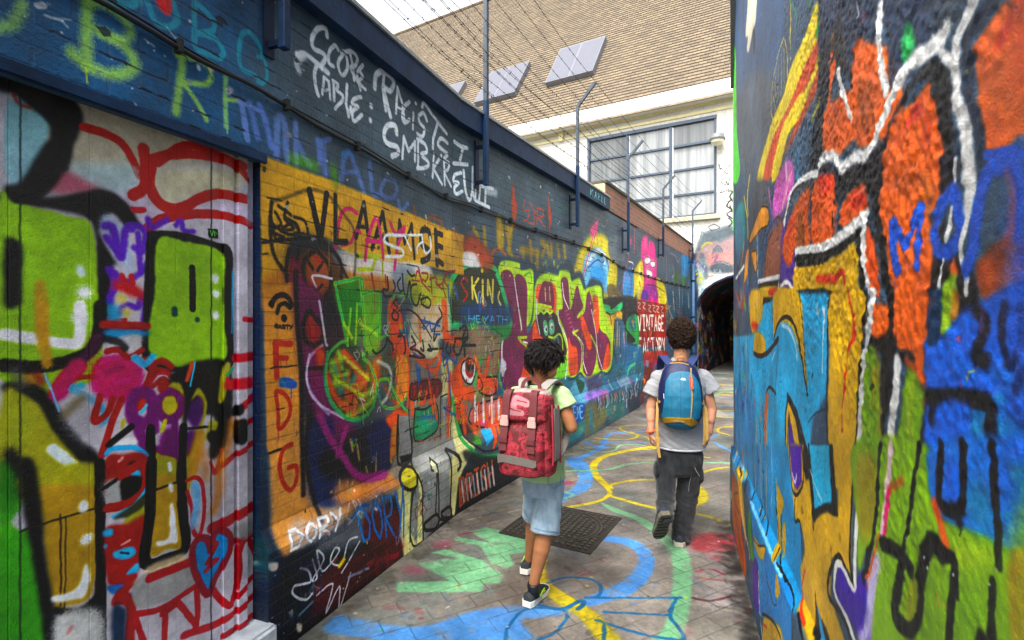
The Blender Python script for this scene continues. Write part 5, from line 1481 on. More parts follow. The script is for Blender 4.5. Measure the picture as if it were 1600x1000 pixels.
'G': """3 111 159 216 8 100 100 -967 2681 -933 2759 -778 2706 -569 2656 -408 2676 -237 2786 -18 2841 267 2813 295 2772 137 2732 44 2706 126 2515 -15 2429 -432 2471 -736 2560 -955 2607
3 111 159 216 6 100 100 267 2813 410 2929 600 3055 761 3228 845 3422 807 3596 641 3689 696 3762 890 3689 953 3464 888 3228 721 2991 499 2870 362 2813
2 140 192 150 7 100 100 -701 3105 -370 3115 -622 3342 -368 3422 -551 3485 -462 3551 -134 3342 -225 3596 -417 3689 -403 3747 -146 3642 -326 3838 -201 3917 103 3737 116 3507 -22 3464 17 3323 -39 3265 -213 3402 -56 3192 -71 3088 -176 3088 -170 2991 -675 2991
3 140 192 150 7 100 100 771 4437 910 4270 1070 4057 1120 3838 1186 3642 1191 3422 1072 3055 927 2706 798 2493 657 2493 790 2656 913 2929 1027 3265 1076 3551 1041 3787 979 4057 832 4238
1 212 192 42 47 12 100 207 3382 176 3157 267 2991 394 2813
3 212 192 42 8 100 100 200 3422 224 3088 344 2929 464 2759 554 2471 457 2471 367 2732 257 2870 154 3088
1 212 192 42 45 10 100 485 4335 752 4472 887 4655 933 4895 1190 5051 1394 5069
1 212 192 42 51 10 100 880 4617 1087 4402 1211 4316
1 212 192 42 81 10 100 917 4812 854 5257 922 5676 1185 6038 1753 6376
1 212 192 42 47 10 100 1465 4207 1595 4116 1706 3945
3 212 192 42 9 100 100 1759 4895 1794 4732 1721 4507 1595 4369 1545 4369
1 212 192 42 46 10 100 1904 5257 2168 5438 2379 5501
3 111 159 216 10 100 100 695 5912 811 5792 825 5257 728 4812 479 4507 418 4402 409 4580 603 4895 677 5257 603 5676
1 111 159 216 80 10 100 609 5733 828 5912 1096 6305
1 140 192 150 48 12 95 509 5356 1000 5407 1293 5620 1689 5676 2445 5654
1 140 192 150 40 20 80 423 4732 547 4655 483 4543
1 31 106 156 18 20 90 -30 2544 -17 2656 77 2813 267 2813 290 2732 218 2607 127 2544
1 31 106 156 22 20 90 207 3088 335 3157 475 3139 531 3055 495 2944 443 2929 921 2929 932 2914 852 2759 864 2607 857 2544
1 31 106 156 19 20 90 500 2786 852 2759
1 31 106 156 27 20 100 127 2870 267 2813 390 2899 402 2870 362 2813
1 31 106 156 20 20 90 456 2544 481 2681 455 2706 681 2583 843 2544
3 160 64 72 21 100 80 1361 3787 1638 3787 1517 3507 1248 3529
3 184 176 176 48 100 60 1359 3507 1518 3464 1390 3055 1286 2759 1090 2813 1192 3122
3 200 90 100 26 100 80 1323 3464 1403 3422 1359 3362
1 176 64 80 19 50 70 1160 3228 1265 3265 1327 3192
1 96 40 48 20 50 70 1036 2929 1123 2899 1257 2944
1 184 90 84 18 60 60 1134 3157 1280 3122
3 176 80 108 28 100 60 -555 3642 -459 3689 -427 3596 -521 3551
3 176 80 108 25 100 60 -690 3303 -571 3265 -577 3192 -674 3228
1 200 60 72 18 30 80 -396 3787 -261 3838
3 200 112 124 20 100 30 881 2706 848 2560 922 2607
3 176 64 112 14 100 70 506 5025 615 4998 520 4895
1 160 72 88 9 40 60 393 3192 473 3247 519 3192
1 160 72 88 9 40 60 418 3174 467 3210 499 3181
1 200 200 176 16 50 60 -345 4057 -257 4116
1 90 128 160 15 50 60 -294 3901 -209 3956
1 176 160 80 15 50 60 -265 4023 -177 4080
1 64 88 112 16 50 60 -234 4152 -142 4213
1 200 200 176 15 50 60 -186 3989 -98 4046
1 90 128 160 16 50 60 -153 4116 -61 4176
1 176 160 80 16 50 60 -117 4251 -22 4316
1 64 88 112 17 50 60 -79 4396 20 4465
1 200 200 176 16 50 60 -36 4213 60 4277
1 90 128 160 17 50 60 5 4355 104 4423
1 176 160 80 17 50 60 48 4507 152 4580
1 64 88 112 18 50 60 94 4670 203 4748
1 200 200 176 17 50 60 133 4465 237 4536
1 90 128 160 18 50 60 182 4624 291 4701
3 106 74 72 114 100 35 -141 2759 90 3265 325 3055 116 2991 -18 2813
1 111 159 216 72 12 100 617 5740 738 5792 940 6066 1114 6368 1311 6995 1502 7151 1880 7232
1 111 159 216 55 15 100 945 6632 1072 6305 1194 6368
1 111 159 216 45 15 100 1198 6564 1426 6632 1732 6598
1 111 159 216 49 15 100 2609 6564 2611 6368 2628 6184
1 111 159 216 31 20 100 2964 7853 2798 7314 2798 6995 2513 6702
1 111 159 216 35 30 80 4031 10079 4352 10240
1 111 159 216 32 30 80 3706 9209 4018 9343
1 111 159 216 24 30 80 2085 8258 2093 8050
1 212 192 42 37 12 100 1095 6845 1287 6772 1558 6772 1714 6995 1573 7314 1628 7574 1916 7665 1981 7619
1 212 192 42 34 12 100 1663 7232 1749 6995 1814 6845 1766 6305 1561 6244
1 212 192 42 41 12 100 3221 8591 3509 8828 3796 8828
1 212 192 42 39 12 100 3097 8258 3304 8312 3551 8258
1 212 192 42 40 12 100 3257 7574 3050 7485 2911 7232 2973 6995
1 212 192 42 45 20 100 2182 5899 2261 5872
1 140 192 150 32 15 100 776 6337 1041 6124 1237 6184 1351 6432 1527 6497 1672 6432""",
'T': """2 42 60 84 17 100 100 -117 3396 119 3381 119 -2651 -117 -2687
3 92 108 120 40 100 90 105 3669 323 3966 591 4000 984 4049 1035 3322 105 3065
3 207 154 150 28 100 95 187 3577 458 3699 723 3651 1035 3822 1489 3839 1489 2883 132 2949
1 96 108 116 96 50 80 132 3495 458 3728 776 3815 1035 3905
1 224 204 44 63 40 90 215 3546 323 3653 458 3643
3 108 120 128 35 100 100 485 3357 618 3574 750 3368 618 3292
1 48 56 64 14 40 100 485 3357 618 3574 750 3368 618 3292 485 3357
3 96 106 116 17 100 80 160 3378 269 3371 296 3027 187 3032
1 58 64 72 23 30 80 404 4101 538 4146 671 4049 565 4002 431 3985
1 58 64 72 23 30 60 485 3952 377 4104
1 86 112 124 29 30 80 187 3835 215 3976 283 3884
1 44 48 52 17 20 90 657 5768 684 5623 710 5662 763 5584
1 44 48 52 17 20 90 958 5722 802 5550 893 5467
1 44 48 52 17 20 90 802 5382 710 5282 828 5182
1 44 48 52 17 20 90 932 5336 880 5175 828 5294 958 5109
1 44 48 52 17 20 90 671 4978 802 5018 984 5078
1 44 48 52 17 20 90 697 4975 723 5084
1 160 80 72 14 20 80 618 4914 828 4888 958 4970
1 160 80 72 14 20 80 618 4674 854 4731 1009 4797
1 42 42 46 39 40 85 958 4775 854 4620 984 4494 854 4396 984 4271
1 42 42 46 39 40 85 906 4279 984 4160 906 4056
1 42 42 46 39 40 85 932 4611 984 4438
1 42 42 46 39 40 85 893 5006 1009 4991 932 4862 1009 4713
1 122 44 52 22 30 50 538 3354 1035 3308
3 108 116 120 56 100 40 132 3782 458 3983 1137 4035 1137 2900 132 2949
3 138 176 184 49 100 60 76 3168 404 3150 404 2807 217 2495 76 2375
1 216 200 44 32 30 100 52 2798 170 2842 194 2668 99 2697 123 2547 241 2691
3 208 144 136 34 100 80 358 3300 611 3381 1516 3322 1516 2946 860 2931 404 3003
3 74 92 102 24 100 85 427 2928 520 3095 725 3132 949 3047 1016 2924 994 2829 634 2821
1 154 176 184 15 30 90 497 3071 725 3095 927 3012
0 168 188 196 15 30 100 531 2935 543 2825
0 168 188 196 15 30 100 610 2927 541 2874 621 2811
0 168 188 196 15 30 100 647 2807 683 2918 725 2793
0 168 188 196 15 30 100 661 2845 709 2838
1 192 112 76 29 50 70 381 2734 520 2753
3 56 68 80 25 100 50 241 3036 334 3031 381 2734 288 2665""",
'B2': """3 42 116 144 2 100 100 0 166 69 156 115 83 133 -46 120 -138 69 -166 0 -147 -69 -152 -115 -166 -129 -120 -110 9 -101 101 -69 152
3 35 102 126 3 100 100 -97 -193 0 -179 78 -184 69 -221 0 -248 -69 -235
3 177 138 68 2 100 100 -138 -184 -97 -145 0 -138 69 -145 115 -184 69 -204 0 -173 -87 -184 -122 -207
1 22 34 74 6 30 100 -69 152 0 169 69 156 117 83 133 -46 122 -138
1 22 34 74 6 30 100 -69 152 -102 97 -113 0 -128 -129
1 177 138 68 6 20 100 -87 204 -51 215 0 219 51 208
0 28 92 116 4 40 100 -6 156 -9 -138
0 28 92 116 4 50 60 -60 138 -67 -138
0 28 92 116 4 50 50 97 120 104 -129
3 238 242 244 1 100 100 -8 112 -1 118 3 125 10 120 16 123 27 112 16 108 5 109
0 216 200 160 3 30 90 -45 -158 -48 -160 -48 -163 -45 -166 -42 -164 -42 -161 -45 -158
0 216 200 160 3 30 90 -44 -164 -42 -166
0 216 200 160 3 30 90 -39 -159 -39 -165 -36 -166 -32 -165 -32 -159
0 216 200 160 3 30 90 -23 -160 -30 -159 -30 -167 -23 -167
0 216 200 160 3 30 90 -30 -163 -25 -163
0 216 200 160 3 30 90 -13 -161 -16 -160 -19 -161 -20 -164 -19 -166 -16 -167 -13 -167
0 216 200 160 3 30 90 -11 -160 -11 -168
0 216 200 160 3 30 90 -3 -161 -3 -168
0 216 200 160 3 30 90 -11 -164 -3 -165
0 216 200 160 3 30 90 -1 -161 -1 -167 3 -169 6 -167 6 -161
0 216 200 160 3 30 90 8 -169 12 -162 16 -169
0 216 200 160 3 30 90 10 -166 14 -167
1 232 232 234 4 30 100 -115 13 -113 -17
1 200 80 60 8 30 100 52 138 55 83 60 46""",
'B1': """3 219 168 172 2 100 100 -47 212 42 187 34 155 -21 163 -23 144 13 136 8 110 -81 110 -71 136 -38 136 -64 153
1 184 68 80 5 20 100 -30 187 26 177
1 184 68 80 5 20 100 -38 136 -4 132
3 200 188 180 3 100 100 -123 234 -38 240 132 234 132 195 106 221 -38 224 -115 204""",
}

# ------------------------------------------------------------------ paint rasteriser (all coordinates are metres on the surface)
def hexc(s): return np.array([int(s[i:i+2],16)/255. for i in (0,2,4)],np.float32)
def cat_rom(P,closed,n=5):
    if len(P)<3: return P
    out=[];N=len(P)
    for i in range(N if closed else N-1):
        if closed: a,b,c,d=P[(i-1)%N],P[i],P[(i+1)%N],P[(i+2)%N]
        else: a,b,c,d=P[max(i-1,0)],P[i],P[i+1],P[min(i+2,N-1)]
        for k in range(n):
            t=k/n
            out.append(.5*((2*b)+(c-a)*t+(2*a-5*b+4*c-d)*t*t+(-a+3*b-3*c+d)*t**3))
    if not closed: out.append(P[-1])
    return np.array(out)
def vnoise(h,w,cell,seed):
    r=np.random.default_rng(seed)
    gh,gw=int(h/cell)+3,int(w/cell)+3
    g=r.random((gh,gw)).astype(np.float32)
    y=np.arange(h)/cell; x=np.arange(w)/cell
    yi=y.astype(int); xi=x.astype(int); fy=(y-yi).astype(np.float32); fx=(x-xi).astype(np.float32)
    fy=fy*fy*(3-2*fy); fx=fx*fx*(3-2*fx)
    rows=g[yi]*(1-fy)[:,None]+g[yi+1]*fy[:,None]
    return rows[:,xi]*(1-fx)+rows[:,xi+1]*fx
def fbm(h,w,cell,seed,octs=4):
    o=np.zeros((h,w),np.float32); a=1;s=0
    for k in range(octs):
        if cell<1.2: break
        o+=a*vnoise(h,w,cell,seed+k); s+=a; a*=.55; cell/=2.1
    return o/s
class Canvas:
    def __init__(s,u0,u1,v0,v1,res,base,seed=1,warp=.004):
        s.u0,s.v0,s.u1,s.v1,s.res=u0,v0,u1,v1,res
        s.w=int((u1-u0)/res); s.h=int((v1-v0)/res)
        s.im=np.empty((s.h,s.w,3),np.float32); s.im[:]=hexc(base)
        s.wx=(fbm(s.h,s.w,.03/res,seed,3)-.5)*warp*4; s.wy=(fbm(s.h,s.w,.03/res,seed+9,3)-.5)*warp*4
        s.grain=rng.random((s.h,s.w)).astype(np.float32)
        s.wear=fbm(s.h,s.w,.06/res,seed+20,4)
        s.al=np.zeros((s.h,s.w),np.float32)
        s.wearamt=0
    def box(s,lo,hi):
        x0=max(0,int((lo[0]-s.u0)/s.res)); x1=min(s.w,int((hi[0]-s.u0)/s.res)+2)
        y0=max(0,int((lo[1]-s.v0)/s.res)); y1=min(s.h,int((hi[1]-s.v0)/s.res)+2)
        return x0,x1,y0,y1
    def comp(s,b,al,c):
        x0,x1,y0,y1=b
        if s.wearamt:
            al=al*np.clip(1-(s.wear[y0:y1,x0:x1]-.55)*s.wearamt,0.15,1)
        v=s.im[y0:y1,x0:x1]; v+=(c-v)*al[:,:,None]
    def stroke(s,P,w,soft,a,c):
        m=w/2+soft*w*.6+.012
        b=s.box(P.min(0)-m,P.max(0)+m); x0,x1,y0,y1=b
        if x1<=x0 or y1<=y0: return
        D=np.full((y1-y0,x1-x0),9.,np.float32)
        for i in range(max(1,len(P)-1)):
            p=P[i]; q=P[min(i+1,len(P)-1)]
            X0,X1,Y0,Y1=s.box(np.minimum(p,q)-m,np.maximum(p,q)+m)
            if X1<=X0 or Y1<=Y0: continue
            X=(s.u0+(np.arange(X0,X1)+.5)*s.res)[None,:]+s.wx[Y0:Y1,X0:X1]; Y=(s.v0+(np.arange(Y0,Y1)+.5)*s.res)[:,None]+s.wy[Y0:Y1,X0:X1]
            dx,dy=q-p; L=dx*dx+dy*dy
            t=np.clip(((X-p[0])*dx+(Y-p[1])*dy)/L,0,1) if L>1e-9 else 0
            d=np.hypot(X-p[0]-t*dx,Y-p[1]-t*dy)
            v=D[Y0-y0:Y1-y0,X0-x0:X1-x0]; np.minimum(v,d,out=v)
        sw=max(s.res*1.1,soft*w)
        al=np.clip((w/2-D)/sw+.5,0,1)
        if soft>.3: al=np.clip(al*1.0+(s.grain[y0:y1,x0:x1]-.5)*.5*(al>0.02)*(al<.98),0,1)
        s.comp(b,(al*a).astype(np.float32),c)
    def fill(s,P,soft,a,c):
        m=soft+.012
        b=s.box(P.min(0)-m,P.max(0)+m); x0,x1,y0,y1=b
        if x1<=x0 or y1<=y0: return
        X=((s.u0+(np.arange(x0,x1)+.5)*s.res)[None,:]+s.wx[y0:y1,x0:x1]).astype(np.float32)
        Yb=(s.v0+(np.arange(y0,y1)+.5)*s.res)[:,None]; Y=(Yb+s.wy[y0:y1,x0:x1]).astype(np.float32)
        M=np.zeros(X.shape,bool)
        N=len(P)
        for i in range(N):
            p=P[i]; q=P[(i+1)%N]
            if p[1]==q[1]: continue
            r0=max(0,int((min(p[1],q[1])-.015-s.v0)/s.res)-y0); r1=min(y1-y0,int((max(p[1],q[1])+.015-s.v0)/s.res)+1-y0)
            if r1<=r0: continue
            Yr=Y[r0:r1]; 
            M[r0:r1]^=((p[1]>Yr)!=(q[1]>Yr))&(X[r0:r1]<(q[0]-p[0])*(Yr-p[1])/(q[1]-p[1])+p[0])
        al=M.astype(np.float32)
        k=int(round(soft/s.res))
        if k>=1:
            for _ in range(2):
                for ax in (0,1):
                    pad=[(0,0),(0,0)]; pad[ax]=(k+1,k)
                    cs=np.cumsum(np.pad(al,pad,mode='edge'),axis=ax,dtype=np.float64)
                    n=al.shape[ax]
                    al=((cs[2*k+1:2*k+1+n]-cs[:n]) if ax==0 else (cs[:,2*k+1:2*k+1+n]-cs[:,:n])).astype(np.float32)/(2*k+1)
        if k>=3: al=np.clip(al+(s.grain[y0:y1,x0:x1]-.5)*.45*(al>.03)*(al<.97),0,1)
        s.comp(b,al*a,c)
    def draw(s,txt,sat=1.):
        for ln in txt.split('\n'):
            f=ln.split()
            if len(f)<9: continue
            v=[float(t) for t in f]; k=int(v[0]); c=np.array(v[1:4],np.float32)/255; w,soft,a=v[4]/1000,v[5]/100,v[6]/100
            P=np.array(v[7:]).reshape(-1,2)/1000
            if P.min()<-60 or P.max()>90: continue
            if k%2: P=cat_rom(P,k>1)
            if k<2: s.stroke(P,w,soft,a,c)
            else: s.fill(P,w,a,c)
    def splat(s,n,rmin,rmax,cols,box,seed=3,a=.9):
        r=np.random.default_rng(seed)
        for i in range(n):
            x=box[0]+r.random()*(box[1]-box[0]); y=box[2]+r.random()*(box[3]-box[2])
            rr=rmin+(rmax-rmin)*r.random()**4
            P=np.array([[x,y],[x+r.normal()*rr,y+r.normal()*rr]])
            s.stroke(P,rr*2,.15,a,hexc(cols[r.integers(len(cols))]))
    def grime(s,amt=.22,seed=5,cell=.25):
        n=fbm(s.h,s.w,cell/s.res,seed,6); s.im*=(1-amt*.5+amt*(n-.5)*2)[:,:,None]
        s.im*=(1+(s.grain-.5)*.10)[:,:,None]
        n2=fbm(s.h,s.w,.02/s.res,seed+3,3); s.im*=(1+(n2-.5)*.18)[:,:,None]
    def image(s,name):
        im=bpy.data.images.new(name,s.w,s.h)
        a=np.ones((s.h,s.w,4),np.float32); a[:,:,:3]=np.clip((s.im-.45)*1.2+.435,0,1)
        im.pixels.foreach_set(a.ravel()); im.update(); im.pack(); return im
# ------------------------------------------------------------------ materials
def newmat(n):
    m=bpy.data.materials.new(n); m.use_nodes=True; nt=m.node_tree; b=nt.nodes['Principled BSDF']; return m,nt,b
def nd(nt,t,**k):
    n=nt.nodes.new(t)
    for a,v in k.items():
        if a in n.inputs: n.inputs[a].default_value=v
        else: setattr(n,a,v)
    return n
def lk(nt,a,b): nt.links.new(a,b)
def mixc(nt,fac,a,b,mode='MIX'):
    n=nt.nodes.new('ShaderNodeMix'); n.data_type='RGBA'; n.blend_type=mode
    for i,v in ((0,fac),(6,a),(7,b)):
        if hasattr(v,'links'): lk(nt,v,n.inputs[i])
        else: n.inputs[i].default_value=v if i==0 else (*v,1)
    return n.outputs[2]
def mathn(nt,op,a,b=0.,clamp=False):
    n=nt.nodes.new('ShaderNodeMath'); n.operation=op; n.use_clamp=clamp
    for i,v in ((0,a),(1,b)):
        if hasattr(v,'links'): lk(nt,v,n.inputs[i])
        else: n.inputs[i].default_value=v
    return n.outputs[0]
def S2L(h):
    c=hexc(h); return tuple(float(x) for x in np.where(c<=.04045,c/12.92,((c+.055)/1.055)**2.4))
def simple(name,hexcol,rough=.6,metal=0,var=.15,scale=20,bump=.0,bscale=200,gain=1.,spec=.4):
    m,nt,b=newmat(name)
    tc=nd(nt,'ShaderNodeTexCoord'); n=nd(nt,'ShaderNodeTexNoise',Scale=scale,Detail=6.,Roughness=.6); lk(nt,tc.outputs['Object'],n.inputs['Vector'])
    c=tuple(v*gain for v in S2L(hexcol))
    f=mathn(nt,'MULTIPLY_ADD',n.outputs['Fac'],1.)
    mr=nd(nt,'ShaderNodeMapRange'); mr.inputs[1].default_value=.25; mr.inputs[2].default_value=.75; mr.inputs[3].default_value=1-var; mr.inputs[4].default_value=1+var; lk(nt,n.outputs['Fac'],mr.inputs[0])
    col=mixc(nt,1.,c,(1,1,1),'MULTIPLY'); mx=col.node
    cmb=nd(nt,'ShaderNodeCombineColor'); 
    for i in range(3): lk(nt,mr.outputs[0],cmb.inputs[i])
    lk(nt,cmb.outputs[0],mx.inputs[7]); lk(nt,col,b.inputs['Base Color'])
    b.inputs['Roughness'].default_value=rough; b.inputs['Metallic'].default_value=metal; b.inputs['Specular IOR Level'].default_value=spec
    if bump:
        n2=nd(nt,'ShaderNodeTexNoise',Scale=bscale,Detail=4.); lk(nt,tc.outputs['Object'],n2.inputs['Vector'])
        bp=nd(nt,'ShaderNodeBump',Strength=1.,Distance=bump); lk(nt,n2.outputs['Fac'],bp.inputs['Height']); lk(nt,bp.outputs[0],b.inputs['Normal'])
    return m
def imgnode(nt,uv,img,cv,ext='EXTEND'):
    mp=nd(nt,'ShaderNodeMapping'); mp.vector_type='POINT'
    sx,sy=1/(cv.w*cv.res),1/(cv.h*cv.res)
    mp.inputs['Scale'].default_value=(sx,sy,1); mp.inputs['Location'].default_value=(-cv.u0*sx,-cv.v0*sy,0)
    lk(nt,uv,mp.inputs[0]); t=nd(nt,'ShaderNodeTexImage'); t.image=img; t.extension=ext; t.interpolation='Linear'; lk(nt,mp.outputs[0],t.inputs[0]); return t
def uvm(nt):
    n=nd(nt,'ShaderNodeUVMap'); n.uv_map='m'; return n.outputs[0]
def painted(name,img,cv,gain=.8,rough=.55,brick=None,bd=.004,nb=((60,.003),(350,.001)),mort_dark=.35,sat=1.,spec=.4,brot=0,distort=.004,ext='EXTEND',base=None):
    m,nt,b=newmat(name); uv=uvm(nt); t=imgnode(nt,uv,img,cv,ext)
    col=t.outputs['Color']
    if base is not None: col=mixc(nt,t.outputs['Alpha'],base,col)
    hs=nd(nt,'ShaderNodeHueSaturation',Saturation=sat,Value=gain); lk(nt,col,hs.inputs['Color']); col=hs.outputs[0]
    h=None
    def addh(a,bv):
        return a if bv is None else mathn(nt,'ADD',a,bv)
    for s_,d_ in nb:
        n=nd(nt,'ShaderNodeTexNoise',Scale=float(s_),Detail=5.,Roughness=.62); lk(nt,uv,n.inputs['Vector']); h=addh(mathn(nt,'MULTIPLY',n.outputs['Fac'],d_*1000),h)
    if brick:
        bw,bh,ms=brick
        dn=nd(nt,'ShaderNodeTexNoise',Scale=25.,Detail=3.); lk(nt,uv,dn.inputs['Vector'])
        dv=nd(nt,'ShaderNodeVectorMath'); dv.operation='MULTIPLY_ADD'; dv.inputs[1].default_value=(distort*2.5,distort*2.5,0); lk(nt,dn.outputs['Color'],dv.inputs[0])
        if brot:
            mp=nd(nt,'ShaderNodeMapping'); mp.inputs['Rotation'].default_value=(0,0,brot); lk(nt,uv,mp.inputs[0]); lk(nt,mp.outputs[0],dv.inputs[2])
        else: lk(nt,uv,dv.inputs[2])
        bt=nd(nt,'ShaderNodeTexBrick'); bt.offset=.5
        for k,v in (('Scale',1.),('Mortar Size',ms),('Mortar Smooth',.35),('Brick Width',bw),('Row Height',bh)): bt.inputs[k].default_value=v
        bt.inputs['Color1'].default_value=(.9,.9,.9,1); bt.inputs['Color2'].default_value=(1.06,1.06,1.06,1); bt.inputs['Mortar'].default_value=(1,1,1,1); bt.inputs['Bias'].default_value=0
        lk(nt,dv.outputs[0],bt.inputs['Vector'])
        # uneven filling of the joints under many coats of paint
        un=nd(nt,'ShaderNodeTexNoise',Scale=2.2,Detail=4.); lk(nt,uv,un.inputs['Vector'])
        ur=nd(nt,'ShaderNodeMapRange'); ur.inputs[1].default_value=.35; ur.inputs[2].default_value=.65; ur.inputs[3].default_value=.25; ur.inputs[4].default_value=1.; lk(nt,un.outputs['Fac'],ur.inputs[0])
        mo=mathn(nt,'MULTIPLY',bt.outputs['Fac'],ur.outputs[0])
        col=mixc(nt,mathn(nt,'MULTIPLY',mo,mort_dark),col,(.02,.02,.02))  # darker joint colour, partly standing in for the weak shade in the joints
        col=mixc(nt,.8,col,bt.outputs['Color'],'MULTIPLY')
        h=addh(mathn(nt,'MULTIPLY',mo,-bd*1000),h)
    bp=nd(nt,'ShaderNodeBump',Strength=1.,Distance=.001); lk(nt,h,bp.inputs['Height']); lk(nt,bp.outputs[0],b.inputs['Normal'])
    lk(nt,col,b.inputs['Base Color']); b.inputs['Roughness'].default_value=rough; b.inputs['Specular IOR Level'].default_value=spec
    return m
# ------------------------------------------------------------------ mesh helpers
def link(name,bm,mat=None,parent=None,smooth=False,uvf=None):
    me=bpy.data.meshes.new(name); bm.to_mesh(me); bm.free()
    o=bpy.data.objects.new(name,me); COL.objects.link(o)
    if mat: me.materials.append(mat)
    if parent: o.parent=parent
    if smooth: me.polygons.foreach_set('use_smooth',[True]*len(me.polygons))
    if uvf:
        uv=me.uv_layers.new(name='m')
        for p in me.polygons:
            for li in p.loop_indices:
                uv.data[li].uv=uvf(me.vertices[me.loops[li].vertex_index].co,p)
    return o
def tag(o,label=None,cat=None,group=None,kind=None):
    if label: o['label']=label
    if cat: o['category']=cat
    if group: o['group']=group
    if kind: o['kind']=kind
    return o
def empty(name,loc,label,cat,group=None):
    o=bpy.data.objects.new(name,None); COL.objects.link(o); o.location=loc; o.empty_display_size=.1
    return tag(o,label,cat,group)
def adopt(o,root):
    # parts are modelled in world coordinates: shift their meshes to the thing's base
    M=Matrix.Translation(-Vector(root.location)); o.data.transform(M); o.parent=root
    return o
def quad(bm,*P):
    vs=[bm.verts.new(p) for p in P]; return bm.faces.new(vs)
def box(bm,o,ax,ay,az):
    o,ax,ay,az=map(Vector,(o,ax,ay,az))
    v=[bm.verts.new(o+i*ax+j*ay+k*az) for k in (0,1) for j in (0,1) for i in (0,1)]
    fs=[(0,2,3,1),(4,5,7,6),(0,1,5,4),(2,6,7,3),(0,4,6,2),(1,3,7,5)]
    for f in fs: bm.faces.new([v[i] for i in f])
    return v
def tube(bm,P,r,n=8,cap=True):
    P=[Vector(p) for p in P]; rs=r if isinstance(r,(list,tuple)) else [r]*len(P)
    prev=None; up=Vector((0,0,1)); rings=[]
    for i,p in enumerate(P):
        d=(P[min(i+1,len(P)-1)]-P[max(i-1,0)])
        d=d.normalized() if d.length>1e-9 else Vector((0,0,1))
        if prev is None:
            a=d.cross(up if abs(d.z)<.95 else Vector((1,0,0))).normalized()
        else: a=(prev-d*prev.dot(d)).normalized()
        prev=a; b=d.cross(a)
        rings.append([bm.verts.new(p+rs[i]*(math.cos(t)*a+math.sin(t)*b)) for t in (2*math.pi*k/n for k in range(n))])
    for A,B in zip(rings,rings[1:]):
        for k in range(n): bm.faces.new((A[k],A[(k+1)%n],B[(k+1)%n],B[k]))
    if cap:
        bm.faces.new(rings[0][::-1]); bm.faces.new(rings[-1])
def ell(bm,c,r,rot=None,seg=20,rin=12):
    M=Matrix.Translation(Vector(c))@((rot.to_matrix().to_4x4() if rot else Matrix()))@Matrix.Diagonal((*r,1))
    bmesh.ops.create_uvsphere(bm,u_segments=seg,v_segments=rin,radius=1,matrix=M)
def capsule(bm,a,b,ra,rb,flat=None,seg=16,n=7):
    """tapered round limb piece; flat=(axis vector, factor) squashes the section along an axis"""
    a,b=Vector(a),Vector(b); d=(b-a); L=d.length; d=d.normalized() if L>1e-6 else Vector((0,0,1))
    x=d.cross(Vector((0,1,0)) if abs(d.y)<.9 else Vector((1,0,0))).normalized(); y=d.cross(x)
    if flat: 
        fx=Vector(flat[0]); fx=(fx-d*fx.dot(d)).normalized(); y=fx; x=y.cross(d).normalized()
        fy=flat[1]
    else: fy=1
    prof=[]
    for k in range(5): t=math.pi/2*k/4; prof.append((-ra*math.cos(t),ra*math.sin(t)))
    for k in range(1,n): t=k/n; prof.append((L*t,ra+(rb-ra)*t))
    for k in range(5): t=math.pi/2*k/4; prof.append((L+rb*math.sin(t),rb*math.cos(t)))
    rings=[]
    for s,r in prof:
        if r<1e-4: r=1e-4
        rings.append([bm.verts.new(a+d*s+r*(math.cos(t)*x+fy*math.sin(t)*y)) for t in (2*math.pi*k/seg for k in range(seg))])
    for A,B in zip(rings,rings[1:]):
        for k in range(seg): bm.faces.new((A[k],A[(k+1)%seg],B[(k+1)%seg],B[k]))
    bm.faces.new(rings[0][::-1]); bm.faces.new(rings[-1])
def loft(bm,rings,cap=True):
    V=[[bm.verts.new(p) for p in r] for r in rings]; n=len(V[0])
    for A,B in zip(V,V[1:]):
        for k in range(n): bm.faces.new((A[k],A[(k+1)%n],B[(k+1)%n],B[k]))
    if cap: bm.faces.new(V[0][::-1]); bm.faces.new(V[-1])
def oval(c,rx,ry,ang=0,n=28,p=2.,tilt=None):
    c=Vector(c);out=[]
    for k in range(n):
        t=2*math.pi*k/n; cs,sn=math.cos(t),math.sin(t)
        x=rx*math.copysign(abs(cs)**(2/p),cs); y=ry*math.copysign(abs(sn)**(2/p),sn)
        v=Vector((x*math.cos(ang)-y*math.sin(ang),x*math.sin(ang)+y*math.cos(ang),0))
        if tilt: v=tilt@v
        out.append(c+v)
    return out
def meld(bm,voxel=.006,it=6,disp=None,fac=.5):
    """fuse overlapping solids into one continuous skin"""
    bmesh.ops.recalc_face_normals(bm,faces=bm.faces)
    me=bpy.data.meshes.new('t'); bm.to_mesh(me); bm.free(); o=bpy.data.objects.new('t',me); COL.objects.link(o)
    m=o.modifiers.new('r','REMESH'); m.mode='VOXEL'; m.voxel_size=voxel; m.use_smooth_shade=True
    if it: s=o.modifiers.new('s','SMOOTH'); s.factor=fac; s.iterations=it
    dg=bpy.context.evaluated_depsgraph_get(); ev=o.evaluated_get(dg); nm=bpy.data.meshes.new_from_object(ev)
    bpy.data.objects.remove(o); bpy.data.meshes.remove(me)
    b=bmesh.new(); b.from_mesh(nm); bpy.data.meshes.remove(nm)
    if disp:
        b.normal_update()
        ds=[(v,v.normal*disp(v.co,v.normal)) for v in b.verts]
        for v,d in ds: v.co+=d
    return b
def n3(p,s,seed=0): return mnoise.noise(Vector(p)*s+Vector((seed*7.1,seed*3.3,seed*1.7)))
